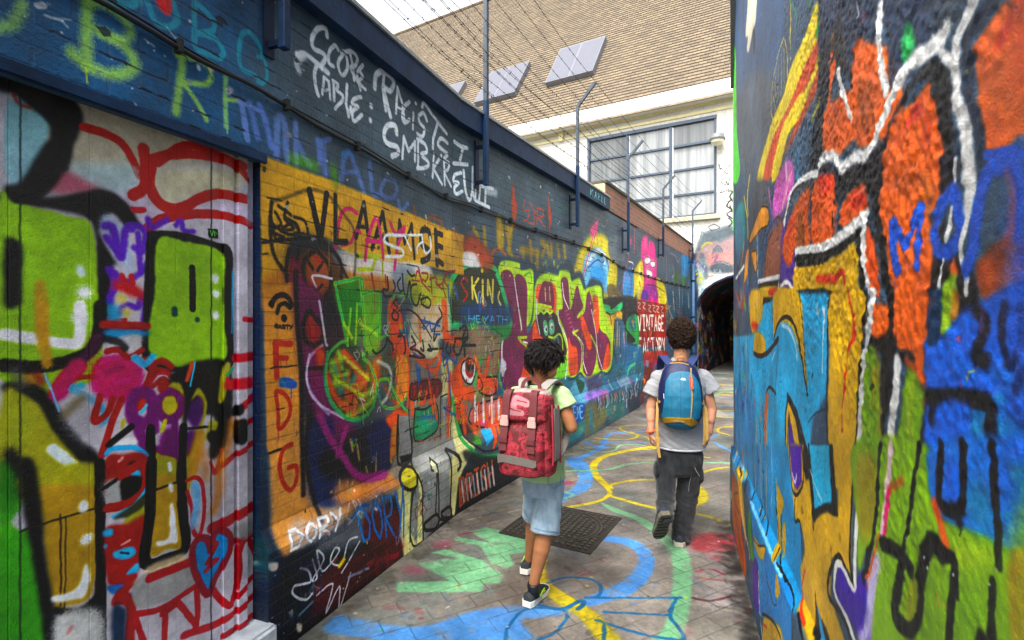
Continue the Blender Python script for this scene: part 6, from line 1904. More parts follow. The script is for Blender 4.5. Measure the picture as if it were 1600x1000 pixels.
# ------------------------------------------------------------------ plan of the alley
BEND=Vector((-.444,4.185,0))
DN=Vector((-.38,-1,0)).normalized(); DF=Vector((.547,1,0)).normalized()
NN=Vector((1,-.38,0)).normalized(); NF=Vector((1,-.547,0)).normalized()
NB=(NN+NF).normalized()/((NN+NF).normalized().dot(NN))
def LW(u,z,off=0.):
    """point on the left wall: u metres along it from the bend, off metres out from the plinth face"""
    if u<0: p=BEND+DN*(-u); n=NN
    elif u>0: p=BEND+DF*u; n=NF
    else: p=BEND; n=NB
    v=p+n*off; return Vector((v.x,v.y,z))
CO=Vector((5.04,14.2,0)); CD=Vector((.8601,-.5101,0)); CN=Vector((-.5101,-.8601,0))
def FA(t,z,off=0.):
    v=CO+CD*t+CN*off; return Vector((v.x,v.y,z))
RD=Vector((.323,1,0)).normalized(); RN=Vector((-1,.323,0)).normalized()
def RW(u,z,off=0.):
    v=Vector((.45,0,0))+RD*u+RN*off; return Vector((v.x,v.y,z))
# ------------------------------------------------------------------ canvases
cl=Canvas(-4.6,11.2,-.02,3.3,.0036,'4a5b69',1,.0015)
cl.draw(PAINT['L'])
def scribbles(c,n,box,cols,seed,wmin=.006,wmax=.02,size=(.05,.2),a=.75,clump=3):
    r=np.random.default_rng(seed)
    for i in range(n):
        x=box[0]+r.random()*(box[1]-box[0]); y=box[2]+r.random()*(box[3]-box[2]); s_=size[0]+(size[1]-size[0])*r.random()**2
        col=hexc(cols[r.integers(len(cols))]); w=wmin+(wmax-wmin)*r.random()
        for k in range(r.integers(1,clump+1)):
            m=r.integers(3,6); P=np.array([[x+(r.random()-.5)*s_*.9+k*s_*.6,y+(r.random()-.5)*s_*1.3] for _ in range(m)])
            c.stroke(cat_rom(P,False),w,.25+.3*r.random(),a,col)
MIX=['1b1d22','d8d8dc','b03a38','2f62a8','e0b030','3f8c6c','7a4a9a','e06a3a','5fa8c8','c85a8c']
scribbles(cl,60,(2.9,5.7,.1,.75),MIX,11,.005,.014,(.05,.14),.6)
scribbles(cl,60,(5.9,10.8,.05,2.2),MIX,12,.01,.03,(.08,.3),.75)
scribbles(cl,30,(-4.4,-3.5,.1,3.0),['7d93d0','9fcb7a','3f93a8','b03a38','d8d8dc'],13,.02,.04,(.2,.5),.6)
scribbles(cl,26,(-1.9,-.4,.1,.5),['1b1d22','6a1820','c8d0da','1c5450','2a3a60'],14,.006,.015,(.05,.16),.5)
scribbles(cl,40,(-1.3,.9,.75,1.75),['1b1d22','b03a38','2f62a8','d8ccc0','f2643c'],15,.005,.011,(.04,.12),.55)
scribbles(cl,110,(-1.3,1.1,.7,1.8),['f2643c','9be84a','2fae6c','1f5aa6','d8588e','141414','e8e8f0','e0d040'],115,.004,.008,(.04,.15),.8,2)
scribbles(cl,90,(1.0,5.8,.62,2.35),['141414','e8e8f0','f05a2c','b4dc28','2f6fc0','d8588e'],116,.004,.009,(.03,.10),.6,2)
cl.splat(260,.002,.012,['cfd4d8','d8d0c0','20262c','2a3440'],(-4.4,3.6,1.9,3.2),21,.8)
cl.splat(240,.002,.010,['e0dcd4','14181e','c8a83c','b04a44','4a7ab0'],(-2,5.8,0,.7),22,.8)
# open joints, hairline cracks and flaked spots in the brickwork
r_=np.random.default_rng(33)
for i in range(420):
    x=-2.9+r_.random()*8.6; z=.068*round((1.9+r_.random()*1.3 if r_.random()<.7 else .7+r_.random()*1.2)/.068); L_=.03+.16*r_.random()**2
    P=np.array([[x+L_*k/5,z+(r_.random()-.5)*.008] for k in range(6)]); cl.stroke(P,.003+.005*r_.random(),.2,.85,hexc('0c1016'))
for i in range(26):
    x=-2.8+r_.random()*8; z=.7+r_.random()*2.3; P=[[x,z]]
    for k in range(9): P.append([P[-1][0]+(r_.random()-.35)*.05,P[-1][1]+(r_.random()-.5)*.06])
    cl.stroke(np.array(P),.003,.2,.8,hexc('0c1016'))
for i in range(150):
    x=-2.9+r_.random()*8.6; z=1.9+r_.random()*1.2; s_=.006+.022*r_.random()**3; A_=np.linspace(0,6.28,8)[:-1]
    cl.fill(np.stack([x+np.cos(A_)*s_*(.6+r_.random(7)),z+np.sin(A_)*s_*.6*(.6+r_.random(7))],-1),.001,.8,hexc(['b8bcc0','c8c0b4','232c36','8a9098'][i%4]))
# drips running from fresh paint
r_=np.random.default_rng(31)
for i in range(90):
    x=-1.9+r_.random()*7; z=.5+r_.random()*1.6; xi=int((x-cl.u0)/cl.res); yi=int((z-cl.v0)/cl.res); c=cl.im[yi,xi].copy()
    if c.max()-c.min()<.25: continue
    cl.stroke(np.array([[x,z],[x+.003,z-.05-.16*r_.random()]]),.0045,.2,.85,c)
cl.grime(.26,41)
im_l=cl.image('left_wall_paint')
cd=Canvas(-4.5,-1.85,-.02,2.4,.003,'d6d4de',3,.0015); cd.draw(PAINT['D'])
scribbles(cd,24,(-4.4,-3.5,.1,2.2),MIX,16,.03,.06,(.2,.5),.8); cd.grime(.24,43); im_d=cd.image('door_paint')
cr_=Canvas(.3,4.6,-.02,4.6,.0026,'44586c',5,.0018); cr_.draw(PAINT['R'])
scribbles(cr_,50,(3.3,4.5,.0,1.9),['1b1d22','cfa51e','58aad4','5a3c9c','d8d8dc','c85a28'],17,.01,.025,(.06,.2),.6)
cr_.splat(260,.002,.008,['cfd4d8','14181e','d8b040','6a90b0'],(.8,4.2,0,4.2),24,.6)
cr_.grime(.26,45); im_r=cr_.image('right_wall_paint')
cg=Canvas(-2.6,7.4,1.6,15.,.0052,'908c82',7,.003)
# worn stains and old colour before the fresh bands
n_=fbm(cg.h,cg.w,.5/cg.res,77,5)
for k,c in enumerate(['6e6a62','96928a','8a7e76','727a78','948a84']):
    m_=np.clip((fbm(cg.h,cg.w,.7/cg.res,80+k,5)-.52)*7,0,.55)[:,:,None]; cg.im+=(hexc(c)-cg.im)*m_
cg.splat(2600,.003,.022,['5a6a78','9a5a5a','8aa08c','b0a860','50402e','b8b4ac','6f86a8','3c3a3a','a07080'],(-2.2,3,1.6,9),25,.4)
scribbles(cg,70,(-1.2,2.6,2.2,8),['5a7890','a8685c','8aa080','b8ac50','b8b8b4','4a4a50'],18,.01,.03,(.06,.3),.28)
cg.wearamt=2.6
cg.draw(PAINT['G'])
r_=np.random.default_rng(5)
for i in range(16):   # bands of paint continue down the alley
    y=8.5+i*.42; x=.35*y+r_.random()*1.6; P=np.array([[x+k*.45-.6,y+.5*math.sin(k*1.3+i)] for k in range(6)])
    cg.stroke(cat_rom(P,False),.09,.15,.75,hexc(['6f9fd8','d4c02a','8cc096'][i%3]))
cg.wearamt=0
# soft dark strokes scattered along both wall feet
r_=np.random.default_rng(91)
for i in range(700):
    if i%2:
        u=-2.2+11*r_.random(); q=LW(u,0,.02+.10*r_.random()**2)
    else:
        u=1.5+2.7*r_.random(); q=RW(u,0,.05+.10*r_.random()**2)
    cg.stroke(np.array([[q.x,q.y],[q.x+.03*r_.normal(),q.y+.05*r_.random()]]),.01+.05*r_.random(),.7,.26,hexc(['2a2620','34342a','201e1c','4a4638'][i%4]))
cg.splat(1800,.0015,.009,['3c3c3c','e0dcd0','b04a50','e0d040','3a6a9c','c8c4bc','4a9a5c'],(-2.2,3,1.6,9),26,.7)
cg.grime(.34,47,.4); im_g=cg.image('paving_paint')
ct=Canvas(-1,3.2,-.02,7.5,.008,'e9e6da',9,.006); ct.draw(PAINT['T'])
ct.splat(90,.004,.02,['c8c0a8','a8a498'],(-1,3.2,4.2,7.4),27,.3)
scribbles(ct,60,(-.2,3,.1,3.3),MIX,19,.02,.04,(.1,.4),.6); ct.grime(.12,49); im_t=ct.image('facade_paint')
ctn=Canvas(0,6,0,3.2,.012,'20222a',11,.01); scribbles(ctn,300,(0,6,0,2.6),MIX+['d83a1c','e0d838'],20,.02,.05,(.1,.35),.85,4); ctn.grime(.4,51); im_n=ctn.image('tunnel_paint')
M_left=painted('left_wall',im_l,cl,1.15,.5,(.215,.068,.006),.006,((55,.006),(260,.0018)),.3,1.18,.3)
M_door=painted('door_panel',im_d,cd,1.25,.4,None,0,((40,.005),(180,.004),(500,.001)),0,1.25,.3)
M_right=painted('right_wall',im_r,cr_,1.1,.4,None,0,((200,.003),(500,.0015)),0,1.12,.45)
M_ground=painted('painted_paving',im_g,cg,.74,.62,(.26,.13,.005),.004,((30,.002),(300,.0015)),.5,1.1,brot=R(-28),distort=.003,ext='CLIP',base=(.18,.17,.15))
M_fac=painted('facade_render',im_t,ct,.62,.7,None,0,((12,.002),(150,.001)),0,1.0)
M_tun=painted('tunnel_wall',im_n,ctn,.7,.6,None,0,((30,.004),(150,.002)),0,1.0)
M_blue=simple('blue_paint','112a48',.6,0,.5,7,.003,40,1.,.2)
M_bluedark=simple('navy_paint','101f38',.6,0,.3,9,.0015,90,1.,.2)
M_steel=simple('grey_blue_steel','3a424c',.5,.2,.2,15,.0004,200)
M_wire=simple('rusty_wire','2c2a28',.6,.5,.3,40)
M_flash=simple('grey_flashing','8c9092',.5,0,.25,12,.001,60)
M_black=simple('black_rubber','0e0e10',.55,0,.2,30,.0006,200)
M_dark=simple('tar_edge','1e2020',.8,0,.4,30,.004,70)
# ------------------------------------------------------------------ ground
bm=bmesh.new(); xs=[-60,-2.6,7.4,60]; ys=[-40,1.6,15.,90]
for i in range(3):
    for j in range(3): quad(bm,(xs[i],ys[j],0),(xs[i+1],ys[j],0),(xs[i+1],ys[j+1],0),(xs[i],ys[j+1],0))
bmesh.ops.remove_doubles(bm,verts=bm.verts,dist=1e-5)
g=link('paved_ground',bm,M_ground,uvf=lambda c,p:(c.x,c.y)); tag(g,kind='structure')
# ------------------------------------------------------------------ left wall
wall=empty('graffiti_wall',LW(0,0),'long slate blue brick wall covered in graffiti with yellow panel and purple lettering','wall')
PROF=[(0,0.),(.50,0.),(.60,-.05),(3.21,-.05)]   # (z, off)
def extr(us,prof,name,mat,root,uo=None):
    bm=bmesh.new(); luv=bm.loops.layers.uv.new('m')
    grid=[[None]*len(prof) for _ in us]
    for i,u in enumerate(us):
        for j,(z,off) in enumerate(prof): grid[i][j]=bm.verts.new(LW(u,z,off))
    for i in range(len(us)-1):
        for j in range(len(prof)-1):
            f=bm.faces.new((grid[i][j],grid[i+1][j],grid[i+1][j+1],grid[i][j+1]))
            for l,(a,b) in zip(f.loops,((i,j),(i+1,j),(i+1,j+1),(i,j+1))): l[luv].uv=(us[a],prof[b][0])
    o=link(name,bm,mat); adopt(o,root); return o
def span(a,b,n): return [a+(b-a)*k/n for k in range(n+1)]
DU0,DU1,DZ=-4.45,-1.935,2.33
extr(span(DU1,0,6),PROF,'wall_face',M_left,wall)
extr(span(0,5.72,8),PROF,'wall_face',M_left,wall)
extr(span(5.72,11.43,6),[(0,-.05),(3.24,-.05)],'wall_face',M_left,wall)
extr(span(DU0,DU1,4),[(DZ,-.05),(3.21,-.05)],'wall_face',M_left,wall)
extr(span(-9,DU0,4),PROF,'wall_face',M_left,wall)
bm=bmesh.new(); luv=bm.loops.layers.uv.new('m')
# end of the plinth, door reveals and wall back/top
def qz(P,uvs):
    f=quad(bm,*P)
    for l,q in zip(f.loops,uvs): l[luv].uv=q
f=bm.faces.new([bm.verts.new(LW(5.72,z,o)) for z,o in ((0,0),(.5,0),(.6,-.05),(0,-.05))])
for l,q in zip(f.loops,((5.7,0),(5.7,.5),(5.75,.6),(5.8,0))): l[luv].uv=q
qz([LW(DU1,.6,-.05),LW(DU1,DZ,-.05),LW(DU1,DZ,-.3),LW(DU1,.6,-.3)],[(-1.95,.6),(-1.95,2.33),(-1.9,2.33),(-1.9,.6)])
f=bm.faces.new([bm.verts.new(LW(DU1,z,o)) for z,o in ((0,0),(.5,0),(.6,-.05),(.6,-.3),(0,-.3))])
for l,q in zip(f.loops,((-1.95,0),(-1.95,.5),(-1.94,.6),(-1.9,.6),(-1.9,0))): l[luv].uv=q
qz([LW(DU0,DZ,-.05),LW(DU1,DZ,-.05),LW(DU1,DZ,-.3),LW(DU0,DZ,-.3)],[(-4,2.34)]*4)
for a,b in ((-9,0),(0,11.43)):
    h=3.2
    qz([LW(a,h,-.05),LW(b,h,-.05),LW(b,h,-.5),LW(a,h,-.5)],[(-4,3.2)]*4); qz([LW(a,0,-.5),LW(b,0,-.5),LW(b,h,-.5),LW(a,h,-.5)],[(-4,3.2)]*4)
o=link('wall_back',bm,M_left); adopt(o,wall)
# lintel over the garage door
bm=bmesh.new(); box(bm,LW(DU0-.1,2.325,-.05),LW(DU1+.03,2.325,-.05)-LW(DU0-.1,2.325,-.05),NN*.02,(0,0,.045))
bmesh.ops.bevel(bm,geom=bm.edges[:],offset=.006,segments=2,affect='EDGES')
o=link('lintel',bm,M_blue); adopt(o,wall)
# garage door
dr=empty('garage_door',LW(-3.2,0,-.09),'white boarded garage door sprayed with green block letters and red outlines','door')
bm=bmesh.new(); luv=bm.loops.layers.uv.new('m')
seams=[DU0,-4.2,-3.95,-3.7,-3.45,-3.2,-2.99,-2.84,-2.62,-2.42,-2.31,-2.11,DU1-.002]
for a,b in zip(seams,seams[1:]):
    g_=.006; pr=[(a,-.0925),(a+.0025,-.09),(b-.0025,-.09),(b,-.0925)]
    for (u0,o0),(u1,o1) in zip(pr,pr[1:]):
        f=quad(bm,LW(u0,.19,o0),LW(u1,.19,o1),LW(u1,DZ,o1),LW(u0,DZ,o0))
        for l,q in zip(f.loops,((u0,.19),(u1,.19),(u1,DZ),(u0,DZ))): l[luv].uv=q
o=link('door_panel',bm,M_door); adopt(o,dr)
bm=bmesh.new(); luv=bm.loops.layers.uv.new('m')
for a,b,of in ((-2.10,-2.05,-.082),(-2.03,-1.985,-.072)):
    bx=box(bm,LW(a,.19,-.12),LW(b,.19,-.12)-LW(a,.19,-.12),NN*(of+.12),(0,0,DZ-.19))
for f in bm.faces:
    for l in f.loops:
        c=l.vert.co; l[luv].uv=(-(Vector((c.x,c.y,0))-BEND).dot(DN)+0,c.z)
o=link('door_frame',bm,M_door); adopt(o,dr)
bm=bmesh.new(); quad(bm,*[LW(u,z,-.086) for u,z in ((-2.169,1.945),(-2.125,1.945),(-2.125,1.983),(-2.169,1.983))])
M_stick=simple('sticker_black','101412',.4); st=link('sticker',bm,M_stick); adopt(st,dr)
bm=bmesh.new()
for p in (((-2.165,1.976),(-2.157,1.952),(-2.149,1.976)),((-2.143,1.954),(-2.143,1.974),(-2.130,1.964))):
    tube(bm,[LW(u,z,-.084) for u,z in p],.0017,5)
M_green=simple('sticker_green','4ab83c',.5); o=link('lettering',bm,M_green); o.data.transform(Matrix.Translation(-Vector(dr.location))); o.parent=st
# door step
bm=bmesh.new(); box(bm,LW(DU0-.04,0,-.3),LW(DU1+.02,0,-.3)-LW(DU0-.04,0,-.3),NN*.345,(0,0,.185))
bmesh.ops.bevel(bm,geom=bm.edges[:],offset=.015,segments=3,affect='EDGES')
M_step=simple('worn_white_stone','a8b0b8',.6,0,.45,9,.004,30)
o=link('door_step',bm,M_step); adopt(o,dr)
# coping: blue band with a grey metal edge and a tarry crust
cp=empty('coping',LW(1,3.2),'blue painted coping band with grey metal edge along the top of wall','coping')
def ribbon(us,prof,name,mat,root,cap=True,jit=0):
    bm=bmesh.new(); rings=[]
    rr=random.Random(3)
    for u in us:
        rings.append([bm.verts.new(LW(u,z+rr.uniform(-jit,jit),o+rr.uniform(-jit,jit))) for z,o in prof])
    n=len(prof)
    for A,B in zip(rings,rings[1:]):
        for k in range(n): bm.faces.new((A[k],B[k],B[(k+1)%n],A[(k+1)%n]))
    if cap: bm.faces.new(rings[0]); bm.faces.new(rings[-1][::-1])
    bmesh.ops.recalc_face_normals(bm,faces=bm.faces)
    o=link(name,bm,mat); adopt(o,root); return o
us=span(-7,0,14)[:-1]+span(0,3.9,12)
ribbon(us,[(3.2,-.05),(3.2,.03),(3.375,.03),(3.375,-.05)],'coping_band',M_blue,cp)
ribbon(us,[(3.377,-.5),(3.377,.045),(3.40,.045),(3.43,-.02),(3.43,-.5)],'metal_edge',M_flash,cp)
us2=span(-7,0,120)[:-1]+span(0,3.9,70)
ribbon(us2,[(3.432,-.4),(3.432,-.03),(3.452,-.05),(3.462,-.12),(3.455,-.4)],'tar_crust',M_dark,cp,True,.008)
bm=bmesh.new()
TXC=[("K",0),("A",.13),("R",.26),("L",.39),("L",.50)]
for k,(p) in enumerate([((0,0),(0,.09)),((.06,0),(.01,.05),(.07,.09)),((.13,.09),(.16,0),(.19,.09)),((.145,.05),(.18,.05)),((.24,.09),(.24,0),(.29,.02),(.25,.05),(.3,.09)),((.35,0),(.35,.09),(.39,.09)),((.44,0),(.44,.09),(.48,.09))]):
    tube(bm,[LW(3.05+a*1.3,3.33-b,.034) for a,b in p],.006,5)
M_teal=simple('teal_chalk','6fa8b0',.7); o=link('lettering',bm,M_teal); adopt(o,cp)
# red brick parapet standing on the far stretch
M_brick,nt,b=newmat('red_brick'); uv=uvm(nt)
bt=nd(nt,'ShaderNodeTexBrick'); 
for k,v in (('Scale',1.),('Mortar Size',.006),('Mortar Smooth',.2),('Brick Width',.22),('Row Height',.072)): bt.inputs[k].default_value=v
bt.inputs['Color1'].default_value=(*S2L('9a5236'),1); bt.inputs['Color2'].default_value=(*S2L('6e4436'),1); bt.inputs['Mortar'].default_value=(*S2L('8f8878'),1); lk(nt,uv,bt.inputs['Vector'])
n=nd(nt,'ShaderNodeTexNoise',Scale=9.,Detail=6.); lk(nt,uv,n.inputs['Vector']); cc=mixc(nt,mathn(nt,'MULTIPLY',n.outputs['Fac'],.6),bt.outputs['Color'],S2L('8c7468')); lk(nt,cc,b.inputs['Base Color']); b.inputs['Roughness'].default_value=.85
bp=nd(nt,'ShaderNodeBump',Strength=1.,Distance=.004); lk(nt,mathn(nt,'SUBTRACT',n.outputs['Fac'],bt.outputs['Fac']),bp.inputs['Height']); lk(nt,bp.outputs[0],b.inputs['Normal'])
pa=empty('brick_parapet',LW(4,3.24),'bare red brick parapet with dark cap and pale yellow end above far graffiti','wall')
def wbox(us,z0,z1,o0,o1,name,mat,root):
    bm=bmesh.new(); luv=bm.loops.layers.uv.new('m')
    for a,b_ in zip(us,us[1:]): box(bm,LW(a,z0,o0),LW(b_,z0,o0)-LW(a,z0,o0),LW(a,z0,o1)-LW(a,z0,o0),(0,0,z1-z0))
    for f in bm.faces:
        for l in f.loops:
            c=l.vert.co; l[luv].uv=((Vector((c.x,c.y,0))-BEND).dot(DF),c.z)
    o=link(name,bm,mat); adopt(o,root); return o
wbox([3.93,11.43],3.245,3.62,-.5,-.048,'brick_face',M_brick,pa)
wbox([3.905,11.43],3.622,3.66,-.52,-.02,'cap',simple('dark_cap','4a463c',.8,0,.3,20,.002,60),pa)
wbox([3.912,3.928],3.25,3.62,-.5,-.055,'end_render',simple('pale_yellow_render','e2c98c',.8,0,.15,8,.001,60,.85),pa)
# black cable sagging along the wall, with clips
cb=[(-5,2.68),(-2.86,2.68),(-2.28,2.655),(-1.94,2.65),(-1.25,2.61),(-.97,2.595),(-.26,2.56),(0,2.555),(.72,2.56),(1.32,2.54),(2.77,2.55),(3.78,2.51),(4.92,2.41),(5.72,2.41),(7.72,2.38),(11.0,2.42)]
P=cat_rom(np.array(cb),False,4); bm=bmesh.new(); tube(bm,[LW(a,z+.006*math.sin(a*9),-.03+.006*math.sin(a*5)) for a,z in P],.0095,6)
cbl=empty('wall_cable',LW(0,2.55),'black cable sagging along the graffiti wall below the white writing','cable')
o=link('cable_sheath',bm,M_black,smooth=True); adopt(o,cbl)
P2=[(a,z+.02+.01*math.sin(a*4)) for a,z in P]; bm=bmesh.new(); tube(bm,[LW(a,z,-.033) for a,z in P2],.005,5); o=link('cable_sheath',bm,M_black,smooth=True); adopt(o,cbl)
bm=bmesh.new()
for a in np.arange(-4,11,.55): 
    z=np.interp(a,[c[0] for c in cb],[c[1] for c in cb]); box(bm,LW(a,z-.018,-.052),LW(a+.02,z,-.05)-LW(a,z,-.05),NF*.04,(0,0,.05))
o=link('clip',bm,M_dark); adopt(o,cbl); o['kind']='stuff'
# ------------------------------------------------------------------ barbed wire posts
posts=[(-4.2,2.86,4.35),(-1.89,2.86,4.36),(.36,2.76,4.37),(2.54,2.74,4.24),(4.8,2.69,4.21),(7.38,2.88,4.28),(10.98,3.07,4.49)]
plab=[None,'blue steel post and bracket nearest the camera, cut off by the top edge','tall steel post in front of the two big roof windows, bracket by the white tag','steel post with bent arm in front of left edge of the white window','third bent post along the wall, standing over the pink creature','thin bent post in front of the middle window bar','farthest and shortest bent post, at the corner beside the downpipe']
for i,(u,z0,z1) in enumerate(posts):
    if i==0: continue
    r=empty('wire_post',LW(u,z0,.05),plab[i],'post','barbed wire posts on the wall')
    n=NN if u<0 else NF; d=DF if u>0 else -DN
    tip=n*.24+Vector((0,0,.26)); s=.021
    bm=bmesh.new(); c=LW(u,0,.05)
    fr=[]
    for zz,sh in ((z0,0),(z0+.3,0),(z1-.3,0),(z1,0)): fr.append(zz)
    # square tube with a bend
    for (p0,p1) in ((c+Vector((0,0,z0)),c+Vector((0,0,3.5))),):
        box(bm,p0-d*s-n*s,d*2*s,n*2*s,p1-p0)
    bmesh.ops.bevel(bm,geom=bm.edges[:],offset=.004,segments=1,affect='EDGES'); o=link('lower_tube',bm,M_blue if i<5 else M_bluedark); adopt(o,r)
    bm=bmesh.new(); box(bm,c+Vector((0,0,3.5))-d*s*.85-n*s*.85,d*1.7*s,n*1.7*s,(0,0,z1-3.5)); o=link('upper_tube',bm,M_steel); adopt(o,r)
    bm=bmesh.new(); pp=c+Vector((0,0,z1)); ax=tip.normalized(); bx=d; cx=ax.cross(bx)
    box(bm,pp-bx*s*.8-cx*s*.8-ax*.01,bx*1.6*s,cx*1.6*s,tip); o=link('arm',bm,M_steel); adopt(o,r)
    bm=bmesh.new()   # open bracket bolted to the wall
    box(bm,LW(u,z0+.02,-.05)-d*.012,d*.024,n*.085,(0,0,.03)); box(bm,LW(u,z0+.33,-.05)-d*.012,d*.024,n*.085,(0,0,.03)); box(bm,LW(u-.001,z0-.02,-.05)-d*.03,d*.06,n*.012,(0,0,.42))
    o=link('bracket',bm,M_bluedark); adopt(o,r)
# strands
wz=[('v',3.56),('v',3.68),('v',3.8),('v',3.92),('v',4.04),('v',4.14),('a',.15),('a',.55),('a',.95),('v',3.62),('v',3.86),('v',3.98)]
bpost=[(-8.5,2.86,4.35)]+posts
for k,(ty,val) in enumerate(wz):
    rr=random.Random(k); pts=[]
    for i,(u,z0,z1) in enumerate(bpost):
        n=NN if u<0 else NF
        if ty=='v': p=LW(u,min(val,z1-.02)+rr.uniform(-.03,.03),.075 if k<9 else .028)
        else: p=LW(u,z1,.05)+n*.24*val+Vector((0,0,.26*val+.02))
        if pts:
            a=pts[-1]; sag=rr.uniform(.012,.05)
            for t in (.1,.2,.3,.4,.5,.6,.7,.8,.9):
                pts.append(a.lerp(p,t)-Vector((0,0,sag*4*t*(1-t))))
        pts.append(p)
    bm=bmesh.new(); tube(bm,pts,.0028,4)
    acc=0
    for a,b_ in zip(pts,pts[1:]):
        L=(b_-a).length; m=int(L/.1)
        if a.y<1: continue
        for q in range(m):
            c=a.lerp(b_,(q+.5)/max(m,1)); 
            for w_ in (Vector((rr.uniform(-1,1),rr.uniform(-1,1),rr.uniform(-1,1))).normalized()*.014,):
                tube(bm,[c-w_,c+w_],.0022,3)
                e=Vector((w_.z,w_.x,w_.y)); tube(bm,[c-e*.8,c+e*.8],.002,3)
    o=link('barbed_wire',bm,M_wire); o.data.transform(Matrix.Translation(-pts[10])); o.location=pts[10]
    tag(o,'thin rusty barbed wire strand stretched between the bent steel posts','barbed wire','barbed wire strands above the wall')
# ------------------------------------------------------------------ right wall
rw=empty('rough_render_wall',RW(2,0),'thickly painted rough wall close on the right with sky blue and mustard lettering','wall')
bm=bmesh.new(); luv=bm.loops.layers.uv.new('m')
UE=4.31; prof=[(0,.036),(.54,.036),(.60,0),(5.6,0)]
us=[-3,0]+span(.4,UE,26)
rnd=random.Random(4)
bm.free()
def slab(name,ua,ub,za,zb,step,amp,mat,root,fine=True):
    nu=int((ub-ua)/step)+1; nz=int((zb-za)/step)+1
    U=np.linspace(ua,ub,nu); Z=np.linspace(za,zb,nz)
    off=np.interp(Z,[0,.54,.60,9],[.036,.036,0,0])[:,None]+np.zeros((1,nu))
    if fine:
        g1=fbm(nz,nu,.015/step,301,3); g2=fbm(nz,nu,.2/step,311,3); g3=fbm(nz,nu,.011/step,321,2)
        sm_=np.clip((fbm(nz,nu,.6/step,331,3)-.3)*3,.25,1)*np.clip((3.6-U)/1.8,.22,1.)[None,:]
        off=off+((g1-.5)*.0075+(g3-.5)*.005)*amp*sm_+(g2-.5)*.005
        cr1=np.abs(fbm(nz,nu,.35/step,341,4)-.5); off=off-np.clip(.012-cr1,0,1)*.2*(fbm(nz,nu,.8/step,351,2)>.55)
    UU=np.broadcast_to(U[None,:],off.shape).copy()
    UU[:, -1]=np.where(Z<.57,ub-.12,ub) if ub>4.2 else UU[:,-1]
    if ub>4.2:
        k=U>ub-.14; UU[np.ix_(Z<.57,k)]=np.minimum(UU[np.ix_(Z<.57,k)],ub-.12)
    X=.45+RD.x*UU+RN.x*off; Y=RD.y*UU+RN.y*off; ZZ=np.broadcast_to(Z[:,None],off.shape)
    co_=np.stack([X,Y,ZZ],-1).reshape(-1,3)
    i0=(np.arange(nz-1)[:,None]*nu+np.arange(nu-1)[None,:]).ravel(); F=np.stack([i0,i0+nu,i0+nu+1,i0+1],-1)
    me=bpy.data.meshes.new(name); me.vertices.add(len(co_)); me.vertices.foreach_set('co',co_.astype(np.float32).ravel())
    me.loops.add(F.size); me.loops.foreach_set('vertex_index',F.ravel().astype(np.int32)); me.polygons.add(len(F)); me.polygons.foreach_set('loop_start',np.arange(0,F.size,4,dtype=np.int32))
    me.update(calc_edges=True); me.polygons.foreach_set('use_smooth',[True]*len(F))
    uv=me.uv_layers.new(name='m'); uvv=np.stack([UU.ravel(),ZZ.ravel()],-1)[F.ravel()]; uv.data.foreach_set('uv',uvv.astype(np.float32).ravel())
    me.validate(); me.materials.append(mat); o=bpy.data.objects.new(name,me); COL.objects.link(o); adopt(o,root); return o
slab('wall_face',.5,UE,0,3.9,.0048,1.,M_right,rw)
slab('wall_face',-3,.5,0,5.6,.2,0,M_right,rw,False); slab('wall_face',.5,UE,3.9,5.6,.1,0,M_right,rw,False)
bm=bmesh.new(); luv=bm.loops.layers.uv.new('m')
for pts in ([RW(UE,.6,0),RW(UE,.6,-4),RW(UE,5.6,-4),RW(UE,5.6,0)],[RW(UE-.12,0,.036),RW(UE-.12,0,-4),RW(UE-.12,.6,-4),RW(UE-.12,.6,.03)],[RW(UE-.12,.6,0.03),RW(UE,.6,0),RW(UE,.6,-4),RW(UE-.12,.6,-4)],[RW(-3,5.6,0),RW(UE,5.6,0),RW(UE,5.6,-4),RW(-3,5.6,-4)]):
    f=quad(bm,*pts)
    for l in f.loops: l[luv].uv=(4.25,l.vert.co.z)
o=link('wall_end',bm,M_right); adopt(o,rw)
M_lime=simple('lime_paint','56c83a',.5,0,.2,20,.003,120)
bm=bmesh.new(); 
pr=[]
rr=random.Random(8)
for k in range(26):
    z=2.3+k*.06; pr.append(z)
for a,b_ in zip(pr,pr[1:]):
    quad(bm,RW(UE-.0,a,.004+rr.uniform(0,.004)),RW(UE+.006,a,-.03),RW(UE+.006,b_,-.03),RW(UE,b_,.004))
o=link('edge_paint',bm,M_lime); adopt(o,rw)
bm=bmesh.new()   # tarred edge strip near the top of the corner
z0,z1=3.45,5.2
box(bm,RW(UE-.05,z0,.004),RD*.07,RN*.012,(0,0,.004)); bm.clear()
A=RW(UE-.02,z0,-.05); 
box(bm,A,RD*.04,RN*.07,RW(UE-.20,z0+.75,-.03)-RW(UE-.02,z0,-.05))
box(bm,RW(UE-.02,z0,-.5),RD*.04,RN*.46,(0,0,.03))
o=link('flashing',bm,M_dark); adopt(o,rw)
